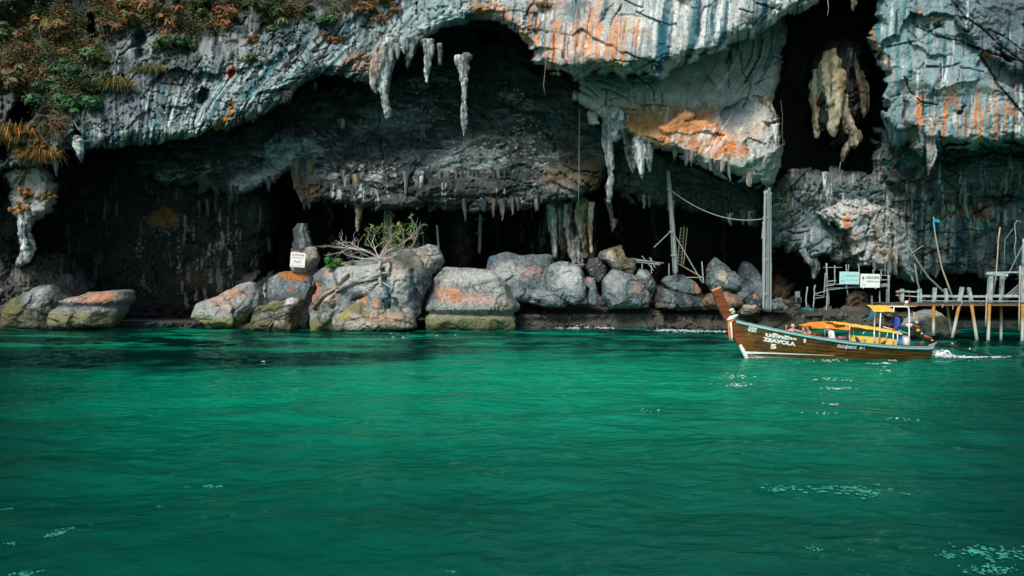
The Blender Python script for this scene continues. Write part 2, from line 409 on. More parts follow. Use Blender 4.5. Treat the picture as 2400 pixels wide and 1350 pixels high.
# ---------------- relief
wy = D * 0.33
incave = ((L == 10) | (L == 11) | (L == 0)).astype(float)
blocky = sstep(1950, 2120, U) * (V < 360) + 0.35 * (V > 690)
f1, f2, cid, ox, oy = worley(wx / 3.1 + .7 * mid1 + .5 * big1, wz / 2.3 + .7 * mid2, 3)
rid = fbm(wx / 3.2, wz / 3.6, wy / 3, 4, seed=12, ridged=True)
sc1, sc2, _a, _b, _c = worley(wx / 1.5 + 1.1 * mid1, wz / 1.9 + 1.1 * mid2, 8); sc3, _d, _a, _b, _c = worley(wx / .62 + .8 * mid2, wz / .85 + .8 * mid1, 9)
fold = fbm(wx / 1.3 + 1.2 * big1, wz / 3.4 + .8 * big2, wy / 3, 4, .55, seed=18, ridged=True)
crk = 1 - np.abs(fbm(wx / 2.6 + 1.5 * mid1, wz / 1.7 + 1.2 * mid2, wy / 3, 4, .55, seed=33)) * 9
crk2 = 1 - np.abs(fbm(wx / 1.1 + .8 * mid2 + wz * .15, wz / 2.4, wy / 3, 3, .55, seed=34)) * 10
bandm = sstep(20, -20, sdf_poly(U, V, [(300, 150), (1800, 150), (1800, 900), (300, 900)])) * (V < 340)
flowr = U + 0.85 * np.clip(V - 60, 0, 400) * sstep(1000, 700, U) * sstep(250, 620, U)
ribs = fbm(flowr / 34., (V - .5 * U) / 420. + .5 * big1, 1, 4, .55, seed=17, ridged=True)
lipm = sstep(190, 30, np.abs(sdf_poly(UW, VW, [(-900, 420), (140, 345), (300, 338), (480, 314), (620, 265), (760, 172), (880, 180), (1000, 90), (1120, 40), (1260, 140), (1260, -1300), (-900, -1300)]))) * (U < 1250) * (V < 345)
smooth = sstep(1230, 1300, U) * sstep(1860, 1800, U) * (V < 175)
rgh = sstep(-.15, .35, fbm(wx / 4.5, wz / 3.2, 3, 3, seed=35)) * (1 - .85 * smooth)
fl_n = fbm(wx / 1.0 + .6 * big1, wz / 9, wy / 4, 4, .55, seed=36, ridged=True)
vert = sstep(.0, .5, fbm(wx / 7, wz / 5, 5, 3, seed=37) + .25) * (V < 330)
rwl = sstep(2040, 2080, U) * (V < 345); smo = np.maximum(smooth, .8 * rwl); t2s = sstep(1340, 1400, U) * sstep(1850, 1800, U) * (V > 165) * (V < 400); smo = np.maximum(smo, .75 * t2s)
disp = 0.75 * fA * (1 - .55 * smooth) + 0.40 * fB * (1 - .9 * smo) * (.4 + .6 * rgh) + 0.15 * fC * rgh * (1 - smo) + 0.35 * fV * vert * (1 - .85 * smo) - 0.5 * np.clip(crk, 0, 1) ** 3 * (1 - .8 * smo) - 0.25 * np.clip(crk2, 0, 1) ** 3 * rgh * (1 - smo) + 0.55 * ribs * lipm \
     + 0.9 * fbm(wx / 6, wz / 5, wy / 6, 3, seed=11) + 0.05 * fbm(wx / .7, wz / .9, wy / .9, 4, .65, seed=13) * (1 - .5 * smo) + .5 * fbm(wx / 2.6, wz / 4, wy / 4, 2, seed=38) * smo
disp = disp + .25 * blocky * fA
strata = fbm(wx / 9, wz / .35, wy / 9, 2, seed=15)
disp = disp + 0.25 * strata * (V > 700) + 0.22 * fbm(wx / 2.4 + wz / 1.6, wz / .5 - wx / 2.2, 0, 3, seed=16) * ((L == 2) | (L == 3))
def window(pts, pad):
    q = np.asarray(pts, float); j0, j1 = np.searchsorted(us, (q[:, 0].min() - pad, q[:, 0].max() + pad)); i0, i1 = np.searchsorted(vv, (q[:, 1].min() - pad, q[:, 1].max() + pad))
    return slice(i0, max(i1, i0 + 1)), slice(j0, max(j1, j0 + 1))
def seg_dist(X, Y, pts, w0, w1):
    """distance to a polyline over its local half width (tapering w0 -> w1)"""
    best = np.full(X.shape, 99.0); n = len(pts) - 1
    for i in range(n):
        a, b = np.asarray(pts[i], float), np.asarray(pts[i + 1], float); e = b - a; t = np.clip(((X - a[0]) * e[0] + (Y - a[1]) * e[1]) / max(e @ e, 1e-9), 0, 1)
        d = np.hypot(X - a[0] - t * e[0], Y - a[1] - t * e[1]); best = np.minimum(best, d / np.maximum(w0 + (w1 - w0) * (i + t) / n, .4))
    return best
fz_ = fbm(U / 9., V / 9., 31, 3, .6, seed=81)
CR = np.zeros(U.shape); rk = random.Random(404)
def crack(x, y, ang, ln, wd):
    pts = [(x, y)]; a = ang
    for _ in range(int(ln / 9)):
        a += rk.gauss(0, .16) + (rk.choice((-.6, .6)) if rk.random() < .14 else 0); a += .3 * (ang - a); x += 9 * math.cos(a); y += 9 * math.sin(a); pts.append((x, y))
        if rk.random() < .03 and wd > 1.4: crack(x, y, a + rk.choice((-1, 1)) * rk.uniform(.5, 1.2), ln * .4, wd * .7)
    if len(pts) < 2: return
    i, j = window(pts, 8); q = seg_dist(U[i, j], V[i, j], pts, wd, wd * .45) + .7 * fz_[i, j]; CR[i, j] = np.maximum(CR[i, j], 1 - sstep(.6, 1.3, q))
for _ in range(60): crack(rk.uniform(120, 1050), rk.uniform(-20, 330), rk.choice((-.5, 1.3, 2.2)) + rk.gauss(0, .3), rk.uniform(25, 120), rk.uniform(1.3, 2.6))
for _ in range(22): crack(rk.uniform(1150, 1850), rk.uniform(-20, 170), rk.choice((.15, -.35, 1.5)) + rk.gauss(0, .3), rk.uniform(25, 110), rk.uniform(1.1, 2.2))
for _ in range(12): crack(rk.uniform(1400, 1820), rk.uniform(170, 400), rk.choice((.3, -.3, 1.4)) + rk.gauss(0, .3), rk.uniform(20, 90), rk.uniform(1.1, 2.2))
for _ in range(9): crack(rk.uniform(2050, 2420), rk.uniform(0, 340), rk.choice((.6, .1, 1.5, -.5)) + rk.gauss(0, .3), rk.uniform(30, 150), rk.uniform(1.2, 2.8))
for _ in range(60): crack(rk.uniform(600, 1430), rk.uniform(150, 480), rk.choice((.35, -.2, .1)) + rk.gauss(0, .15), rk.uniform(40, 170), rk.uniform(1.0, 2.4))
for _ in range(90): crack(rk.uniform(1800, 2420), rk.uniform(350, 640), rk.choice((.5, -.2, 1.5)) + rk.gauss(0, .3), rk.uniform(20, 90), rk.uniform(1.3, 2.6))
for pts in ([(2230, 0), (2262, 40), (2300, 66), (2340, 104), (2402, 150)], [(2292, 128), (2316, 160), (2345, 205), (2372, 236), (2402, 272)], [(2148, 62), (2196, 86), (2252, 96), (2330, 128), (2402, 146)], [(2120, 180), (2132, 214), (2160, 240), (2200, 246)], [(2080, 110), (2150, 96), (2200, 60)]):
    i, j = window(pts, 10); CR[i, j] = np.maximum(CR[i, j], 1 - sstep(.6, 1.2, seg_dist(U[i, j], V[i, j], pts, 1.9, 1.5) + .6 * fz_[i, j]))
disp = disp - .34 * CR
D = D - disp * (0.55 + 0.45 * (1 - incave))
_cl_D = D
# ---------------- mineral colour, plus shade and light painted into the caves
p = Paint(U, V, K['grey'])
st_v = fbm(U / 11., V / 170., 0, 4, .6, seed=21)            # run-off streaks straight down
st_w = fbm(U / 26., V / 260., 3, 3, .6, seed=22)
flow = (U + 0.85 * np.clip(V - 60, 0, 400) * sstep(1000, 700, U) * sstep(250, 620, U))   # streaks that lean with the curling lip
st_f = fbm(flow / 13., (V - .5 * U) / 190., 1, 4, .6, seed=23)
st_f2 = fbm(flow / 20., (V - .5 * U) / 240., 5, 3, .6, seed=24)
sp = fbm(U / 5.5, V / 6.5, 1, 3, .7, seed=25)
p.put(sstep(-.25, .35, p.n1 + .5 * sp), 'blue', .8); p.put(sstep(.25, .8, crk + .3 * sp) * .55, 'dark'); p.put(sstep(.1, .45, fold) * .35, 'light')
band = (L == 4) | (L == 5) | (L == 6) | (L == 7) | (L == 8)
left = sstep(1050, 900, U) * band
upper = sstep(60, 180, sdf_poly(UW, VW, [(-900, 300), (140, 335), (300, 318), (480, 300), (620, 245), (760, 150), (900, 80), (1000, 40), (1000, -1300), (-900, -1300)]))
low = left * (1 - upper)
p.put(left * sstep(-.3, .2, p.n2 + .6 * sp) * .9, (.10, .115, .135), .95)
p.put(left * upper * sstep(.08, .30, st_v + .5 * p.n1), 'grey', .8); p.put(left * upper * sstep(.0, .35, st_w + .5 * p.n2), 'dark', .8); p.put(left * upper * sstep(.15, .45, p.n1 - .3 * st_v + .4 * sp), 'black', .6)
p.put(low * sstep(-.05, .12, st_f + .4 * p.n1), 'light', .9); p.put(low * sstep(.08, .18, st_f2), 'teal', .95); p.put(low * sstep(.16, .26, st_f), 'white', .95); p.put(low * sstep(.26, .34, st_f2), 'deep', .9)
p.put(low * sstep(.16, .36, -st_f2 + .3 * sp), 'dark', .75)
p.put(band * sstep(.10, .34, fbm(U / 9., V / 120., 11, 4, .62, seed=61) + .35 * p.n1) * .75 * (1 - .75 * smo), 'black'); p.put(band * (1 - .5 * smo) * sstep(.16, .36, fbm(U / 15., V / 150., 13, 4, .62, seed=62) + .2 * p.n2) * .7, (.05, .13, .16))
p.put(left * upper * sstep(-.15, .35, fbm(U / 30., V / 30., 15, 5, .65, seed=63)) * .75, (.07, .075, .085)); p.put(left * upper * sstep(.12, .32, fbm(U / 7., V / 60., 17, 4, .6, seed=64)) * .6, 'light')
spk = fbm(U / 4.2, V / 5.5, 21, 3, .7, seed=65)
p.put(band * (1 - .7 * smo) * sstep(.22, .32, spk + .5 * fbm(U / 40., V / 30., 2, 3, seed=66)) * .85, (.03, .036, .04)); p.put(left * sstep(.25, .34, fbm(U / 5., V / 16., 23, 3, .65, seed=68) + .3 * p.n2) * .7, (.50, .54, .54))
p.put(band * smo * sstep(.30, .36, fbm(U / 7., V / 6., 27, 4, .65, seed=69) + .25 * p.n2) * .6, (.12, .14, .15))
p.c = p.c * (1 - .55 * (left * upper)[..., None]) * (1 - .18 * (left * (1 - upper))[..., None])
# arch crown: teal and white ribs
p.ell(1030, 55, 130, 50, 'teal', .75); p.ell(960, 60, 110, 40, 'light', .6, rot=-.5)
p.line([(1100, 20), (1000, 60), (930, 120)], 10, 'white', .8); p.line([(1180, 10), (1060, 30), (980, 85)], 8, 'light', .8)
# right face
rf = (L == 5) | ((L == 4) & (U > 1100) & (U < 2040)); rfm = rf.astype(float) * sstep(1120, 1230, U)
p.put(rfm, (.40, .44, .435), .92); p.put(rfm * sstep(0, .4, p.n1), 'warm', .7); p.put(rfm * sstep(.12, .36, st_v) * sstep(1240, 1290, U) * sstep(1560, 1450, U), 'orange', .6)
p.put(rfm * sstep(.05, .3, -st_w + .3 * st_v), 'blue', .6); p.put(rfm * sstep(.2, .4, -st_v), 'white', .8)
p.put(rfm * sstep(1560, 1640, U) * sstep(.10, .30, st_v), 'teal', .75)
for xs_, c_, w_ in ((1403, 'orange', 9), (1440, 'orange', 7), (1462, 'ochre', 7), (1377, 'pink', 8), (1300, 'orange', 7), (1328, 'pink', 9), (1352, 'orange', 5)):
    p.line([(xs_ + 4, 15 + 5 * w_), (xs_, 90), (xs_ - 6, 168)], w_ * 1.2, c_, .85, .9)
for pts, w_ in (([(1580, -40), (1566, 20), (1550, 60), (1545, 160)], 14), ([(1640, -40), (1632, 60), (1622, 110), (1600, 160)], 12), ([(1690, -40), (1668, 60), (1655, 120), (1625, 170)], 7),
                ([(1430, -60), (1420, 20), (1412, 40)], 8), ([(1320, 60), (1328, 100), (1322, 150)], 8), ([(1790, -20), (1792, 40), (1788, 70)], 7)):
    p.line(pts, w_, 'deep', .9)
for pts in ([(1612, -40), (1606, 60), (1592, 150)], [(1650, 60), (1642, 110), (1612, 170)], [(1735, -10), (1725, 60), (1690, 120)], [(1700, -30), (1690, 50), (1668, 120), (1630, 168)]): p.line(pts, 6, 'white', .9)
p.ell(1160, 30, 50, 26, 'orange', .9); p.ell(1170, 38, 44, 18, 'pink', .7); p.ell(1120, 18, 26, 18, 'ochre', .9); p.ell(1240, 60, 40, 36, 'slate', .7); p.ell(1360, 25, 42, 32, 'slate', .75); p.ell(1275, 12, 40, 22, 'rust', .6)
p.ell(1480, 60, 30, 30, 'cream', .6); p.ell(1500, 75, 36, 10, 'ochre', .8)
# second tier
t2 = ((L == 9) | (L == 10)).astype(float)
p.put(t2, (.47, .46, .42), .9); p.put(t2 * sstep(0, .35, p.n2), 'light', .7); p.put(t2 * sstep(.1, .4, st_w), 'blue', .5)
p.ell(1510, 285, 80, 44, (.42, .24, .08), .85); p.ell(1650, 300, 130, 50, (.50, .29, .14), .7); p.ell(1500, 285, 50, 26, 'ochre', .8); p.ell(1620, 262, 100, 24, 'ochre', .75); p.ell(1560, 330, 40, 16, 'orange', .8)
p.poly([(1545, 300), (1600, 268), (1640, 272), (1700, 318), (1756, 352), (1740, 372), (1690, 366), (1610, 352), (1555, 338)], (.62, .24, .09), .85); p.ell(1600, 305, 40, 10, (.80, .24, .05), .9); p.ell(1690, 335, 56, 14, (.78, .22, .05), .8, rot=.5); p.ell(1580, 325, 40, 12, (.78, .24, .07), .8)
p.poly([(1570, 325), (1640, 300), (1690, 340), (1680, 362), (1600, 350)], 'pink', .7); p.put(t2 * sstep(.15, .35, st_v) * sstep(300, 330, V), 'white', .8)
p.ell(1720, 270, 44, 50, 'blue', .8); p.ell(1440, 190, 70, 40, 'grey', .7); p.ell(1560, 200, 60, 25, 'blue', .5); p.ell(1800, 380, 26, 70, 'grey', .5)
# right wall
rw_ = ((L == 6) | (L == 7) | (L == 8) | ((L == 4) & (U > 2030))).astype(float)
p.put(rw_, (.22, .30, .315), .9); p.put(rw_ * sstep(.0, .4, p.n1 + .3 * st_v), 'light', .55); p.put(rw_ * sstep(.10, .35, st_w), 'teal', .7)
p.put(rw_ * sstep(.08, .32, st_v) * sstep(150, 260, V) * sstep(2120, 2180, U), 'pink', .75); p.put(rw_ * sstep(.22, .4, st_v - .2 * p.n1) * sstep(90, 220, V), 'orange', .85)
p.put(((L == 8) * 1.) * sstep(2300, 2200, U - V * .9), 'slate', .9)
p.put(sstep(2230, 2330, U - .4 * V) * (V < 300), 'slate', .85)
p.line([(2215, 135), (2205, 190), (2180, 235)], 11, 'deep', .85); p.line([(2222, 130), (2216, 190)], 4, 'white', .8); p.line([(2090, 30), (2088, 90)], 6, 'white', .6)
p.ell(2322, 138, 20, 8, 'orange', 1, brk=.2); p.line([(2040, 60), (2050, 110), (2085, 150)], 9, 'ochre', .95); p.ell(2370, 258, 26, 14, 'orange', .9); p.line([(2150, 20), (2165, 40)], 7, 'orange', .8)
p.ell(2240, 280, 12, 18, 'white', .9); p.line([(2248, 300), (2244, 340)], 6, 'ochre', .9); p.ell(2290, 310, 14, 40, 'pink', .8); p.ell(2345, 300, 10, 40, 'rust', .6)
for pts in ([(2240, 0), (2300, 60), (2370, 120), (2400, 150)], [(2300, 130), (2330, 190), (2400, 270)], [(2150, 60), (2240, 100), (2400, 145)]): p.line(pts, 4, 'black', .8, .3)
p.line([(2385, 10), (2410, 18)], 4, 'white', .0)
def flow_dir(x, y):
    if y > 350: return rk.gauss(0, .06)
    if x < 1060: k = sstep(250., 620., np.float64(x)) * sstep(-40, 120, np.float64(y - np.interp(x, [250, 620, 1000], [190, 90, -60]))); return -.9 * k - .12 * (1 - k)
    if x < 1900: return -.10 - .55 * sstep(90., 170., np.float64(y)) * sstep(1540., 1650., np.float64(x))
    return -.05
def strokes(n, xr, yr, ln, wd, cols, k=(.6, .95), ok=None, lens=1.0):
    for _ in range(n):
        x, y = rk.uniform(*xr), rk.uniform(*yr)
        if ok is not None and not ok(x, y): continue
        L_ = rk.uniform(*ln); w0 = wd[0] + (wd[1] - wd[0]) * rk.random() ** 2; pts = [(x, y)]; n_ = max(2, int(L_ / 14))
        for _k in range(n_): d = flow_dir(x, y) + rk.gauss(0, .07); h = math.hypot(d, 1); x += d / h * 14; y += 14 / h; pts.append((x, y))
        i, j = window(pts, w0 * 2 + 4); q = seg_dist(U[i, j], V[i, j], pts, w0 * .6, w0) + .75 * fz_[i, j]; m = (1 - sstep(.72, 1.0, q)) * (L[i, j] == L[min(int(np.searchsorted(vv, pts[1][1])), L.shape[0] - 1), min(int(np.searchsorted(us, pts[1][0])), L.shape[1] - 1)])
        c = rk.choice(cols); c = np.asarray(K[c] if isinstance(c, str) else c) * rk.uniform(.8, 1.15); m = (np.clip(m, 0, 1) * rk.uniform(*k))[..., None]; p.c[i, j] = p.c[i, j] * (1 - m) + c * m
lipy = lambda x: np.interp(x, [0, 150, 300, 480, 620, 760, 880, 1000, 1120], [390, 345, 335, 314, 262, 172, 190, 92, 46])
strokes(330, (150, 1060), (-30, 320), (30, 120), (1.6, 6), ['white', 'light', 'teal', 'teal', 'deep', 'black', 'white', (.20, .30, .31)], ok=lambda x, y: lipy(x) - 165 < y < lipy(x) - 10)
strokes(420, (200, 960), (-30, 260), (18, 80), (1.2, 3.5), ['black', 'dark', 'grey', 'light', (.055, .06, .07), 'black', (.30, .34, .35)], ok=lambda x, y: y < lipy(x) - 90)
strokes(150, (1150, 1900), (-40, 150), (40, 150), (1.5, 6), ['white', 'white', 'light', 'deep', 'teal', 'grey', 'black', (.55, .50, .45)])
strokes(46, (1180, 1500), (0, 120), (40, 120), (2, 6), ['orange', (.62, .26, .10), 'pink', (.45, .20, .06), (.66, .34, .2)])
strokes(12, (1500, 1850), (-40, 60), (60, 170), (3, 7), ['deep', (.04, .15, .19), 'white'])
strokes(130, (2060, 2420), (0, 310), (25, 110), (1.4, 5), ['white', 'teal', 'light', 'black', 'grey', 'deep', (.20, .29, .30)])
strokes(60, (2100, 2400), (170, 320), (30, 110), (2, 6), ['pink', (.55, .28, .14), 'orange', (.42, .36, .33), 'light'])
strokes(70, (1400, 1810), (180, 380), (20, 80), (1.2, 4), ['white', 'light', (.4, .34, .26), 'grey', 'black'])
# caves: their shade is painted as near-black rock, lit slab patches as paler rock
slab = ((L == 2) | (L == 3)).astype(float)
sl_lit = np.zeros(U.shape)  # where light falls on the slab, painted as a paler colour
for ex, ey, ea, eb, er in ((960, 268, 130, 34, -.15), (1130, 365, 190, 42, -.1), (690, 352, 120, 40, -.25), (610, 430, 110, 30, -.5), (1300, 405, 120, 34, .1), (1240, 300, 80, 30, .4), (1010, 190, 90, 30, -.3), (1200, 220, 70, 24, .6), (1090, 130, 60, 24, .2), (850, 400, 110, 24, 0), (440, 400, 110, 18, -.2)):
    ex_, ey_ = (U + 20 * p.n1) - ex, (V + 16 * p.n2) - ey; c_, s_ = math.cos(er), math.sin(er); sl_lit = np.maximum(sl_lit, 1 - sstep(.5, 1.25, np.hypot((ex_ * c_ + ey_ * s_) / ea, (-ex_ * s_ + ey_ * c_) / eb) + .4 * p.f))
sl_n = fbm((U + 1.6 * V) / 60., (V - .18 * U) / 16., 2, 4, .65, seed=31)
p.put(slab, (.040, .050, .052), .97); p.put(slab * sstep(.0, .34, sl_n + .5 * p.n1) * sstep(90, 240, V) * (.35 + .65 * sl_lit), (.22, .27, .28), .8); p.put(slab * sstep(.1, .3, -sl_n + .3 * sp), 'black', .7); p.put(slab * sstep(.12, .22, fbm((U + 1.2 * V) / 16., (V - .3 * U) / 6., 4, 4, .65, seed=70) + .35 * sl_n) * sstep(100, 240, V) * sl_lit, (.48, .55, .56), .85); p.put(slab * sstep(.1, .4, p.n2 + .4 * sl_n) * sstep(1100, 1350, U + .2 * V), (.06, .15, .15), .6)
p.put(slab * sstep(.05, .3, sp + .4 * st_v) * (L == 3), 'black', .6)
p.ell(1330, 410, 80, 36, (.20, .155, .11), .8); p.ell(1390, 400, 30, 30, 'brown', .8); p.ell(930, 275, 90, 30, (.2, .24, .24), .6); p.ell(1060, 370, 120, 26, (.26, .31, .32), .55); p.ell(700, 350, 70, 40, (.2, .24, .24), .5)
p.poly([(560, 456), (690, 398), (700, 360), (620, 385), (540, 430)], (.42, .46, .47), .8)  # lit edge of the slab painted pale
p.ell(720, 440, 40, 30, 'brown', .8)
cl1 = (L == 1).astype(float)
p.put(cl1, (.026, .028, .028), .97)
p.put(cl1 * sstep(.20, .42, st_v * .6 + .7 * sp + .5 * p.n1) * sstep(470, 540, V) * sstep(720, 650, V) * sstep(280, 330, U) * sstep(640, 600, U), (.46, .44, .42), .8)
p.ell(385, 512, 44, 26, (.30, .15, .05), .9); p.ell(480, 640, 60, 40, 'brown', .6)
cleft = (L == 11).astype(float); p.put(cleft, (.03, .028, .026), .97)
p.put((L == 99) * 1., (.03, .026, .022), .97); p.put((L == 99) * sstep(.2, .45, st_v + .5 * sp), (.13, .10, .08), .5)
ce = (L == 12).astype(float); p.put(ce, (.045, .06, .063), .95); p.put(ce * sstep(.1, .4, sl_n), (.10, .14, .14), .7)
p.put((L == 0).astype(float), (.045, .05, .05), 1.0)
lw = (L == 13).astype(float); p.put(lw, (.085, .11, .115), .93); p.put(lw * sstep(.1, .35, sp + .6 * st_v), (.30, .33, .33), .7); p.put(lw * sstep(.05, .3, p.n1), (.05, .13, .14), .6)
p.put((L == 14).astype(float), (.17, .215, .235), .95); p.put((L == 14) * sstep(0., .3, sl_n), (.24, .29, .31), .8); p.put((L == 14) * sstep(.1, .3, -sl_n), (.08, .10, .11), .8)
p.put((L == 15).astype(float), (.46, .455, .44), .95); p.put((L == 15) * sstep(.12, .3, sp + .3 * p.n1), 'dark', .7); p.put((L == 15) * sstep(.1, .4, p.n2), (.30, .35, .36), .7)
p.ell(1985, 520, 12, 24, 'orange', .8, brk=.3); p.ell(1985, 560, 20, 16, 'rust', .6); p.line([(2010, 500), (2040, 500), (2055, 540), (2050, 590)], 5, 'rust', .7); p.ell(2080, 600, 30, 20, 'pink', .6)
p.put((L == 16).astype(float), 'dark', .9); p.put((L == 16) * sstep(.0, .25, st_v + .5 * sp), 'light', .85); p.put((L == 16) * sstep(.15, .3, st_w), 'deep', .6)
p.put((L == 17).astype(float), (.05, .068, .072), .9); p.put((L == 17) * sstep(.05, .35, sl_n), (.14, .2, .205), .7); p.ell(2260, 490, 80, 10, (.34, .13, .04), .8, rot=-.2)
p.ell(2300, 500, 26, 14, 'orange', .6); p.line([(2150, 415), (2165, 395)], 8, 'cream', .7)
pl_ = (L == 18).astype(float); p.put(pl_, (.22, .22, .22), .8); p.put(pl_ * sstep(-.1, .3, sp), 'cream', .5); p.put(pl_ * sstep(.1, .35, p.n1 + .4 * sp) * (V < 510), 'rust', .9); p.put(pl_ * (V > 510), 'grey', .6)
mo = (L == 19).astype(float); p.put(mo, (.06, .06, .055), .95); p.put(mo * sstep(.2, .4, sp + .4 * st_v), (.3, .29, .27), .6); p.line([(150, 605), (190, 640), (215, 680)], 10, (.06, .13, .17), .9); p.ell(150, 610, 14, 10, 'rust', .8)
c9 = (L == 20).astype(float); p.put(c9, (.09, .075, .06), .95); p.put(c9 * sstep(.0, .28, st_v + .4 * sp), (.50, .46, .44), .8)
p.put((L == 21).astype(float), (.05, .04, .035), .95)
le = (L == 22).astype(float); p.put(le, (.045, .045, .038), .97); p.put(le * sstep(.1, .4, strata + .5 * sp), (.11, .10, .06), .7); p.put(le * sstep(735, 715, V), (.17, .15, .13), .7); p.put(le * sstep(.25, .4, sp) * (V < 750), (.3, .28, .26), .5)
p.put(((L == 23) | (L == 24)).astype(float), (.095, .06, .035), .95); p.put(((L == 23) | (L == 24)) * sstep(.1, .35, sp), (.16, .12, .07), .7)
p.put((L == 25).astype(float), (.05, .05, .05), .95); p.put((L >= 26) * (L < 99) * 1., (.085, .07, .055), .95); p.put((L >= 26) * (L < 99) * sstep(.1, .3, st_v + .4 * sp), (.22, .18, .14), .7)
strokes(90, (1240, 1400), (470, 590), (20, 70), (2, 7), ['light', 'cream', (.03, .03, .03), 'brown', 'white'])
strokes(150, (2040, 2420), (360, 630), (18, 80), (1.5, 6), ['light', (.05, .06, .06), 'grey', (.26, .32, .33), 'teal', 'black', (.4, .33, .28)])
strokes(60, (1830, 2150), (400, 620), (15, 60), (1.5, 5), ['light', 'black', 'grey', (.3, .34, .35)])
strokes(38, (420, 640), (480, 690), (6, 40), (2, 8), [(.42, .40, .37), (.30, .28, .25), (.13, .09, .06), (.36, .35, .33)])
strokes(40, (30, 230), (600, 720), (12, 50), (2, 5), [(.22, .2, .18), (.12, .10, .08), (.3, .26, .22)]); strokes(30, (60, 420), (400, 600), (12, 40), (2, 5), [(.12, .13, .13), (.2, .19, .17)])
strokes(60, (1560, 1720), (300, 350), (14, 44), (2, 6), [(.68, .50, .40), (.62, .24, .10), 'white', (.60, .36, .24)])
strokes(60, (690, 1250), (420, 478), (10, 40), (1.5, 5), ['grey', 'black', 'light', (.12, .09, .06)])
p.put(CR, (.02, .024, .026), .72)
p.c = p.c * np.where(L == 3, .72, 1.)[..., None]; p.c = p.c * np.where(((L == 4) & ((U < 1150) | (U > 2030)))[..., None] | ((L == 6) | (L == 7) | (L == 8))[..., None], np.array((.78, .88, .90)), 1.)  # slab step darkened further, continuing the painted cave shade
p.ell(545, 172, 15, 20, (.30, .05, .02), 1, brk=.3); p.line([(550, 236), (535, 272), (512, 300), (488, 318)], 6, (.42, .2, .03), 1, .2); p.line([(396, 172), (398, 196)], 5, 'ochre', .9)
p.ell(840, 150, 50, 26, 'pink', .6); p.ell(300, 250, 60, 60, 'slate', .7); p.ell(560, 90, 46, 36, (.33, .35, .36), .8); p.ell(480, 80, 20, 70, 'grey', .7); p.ell(320, 100, 50, 44, 'grey', .6)
veg = sstep(200, 60, sdf_poly(UW, VW, [(260, -1300), (240, 200), (330, 130), (700, 60), (1000, -30), (1200, -60), (1200, -1300)]) * -1 + 130)
p.put(sstep(-30, 40, sdf_poly(UW, VW, [(-900, -1300), (1000, -1300), (900, 0), (620, 60), (300, 60), (230, 150), (150, 300), (60, 380), (-900, 380)])), (.055, .05, .04), .75)
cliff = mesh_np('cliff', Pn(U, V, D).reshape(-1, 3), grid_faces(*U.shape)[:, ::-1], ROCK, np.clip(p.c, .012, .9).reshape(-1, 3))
cliff['kind'] = 'structure'
def cliff_depth(px, py):
    j = np.searchsorted(us, px); i = np.searchsorted(vv, py); return float(D[min(i, D.shape[0] - 1), min(j, D.shape[1] - 1)])
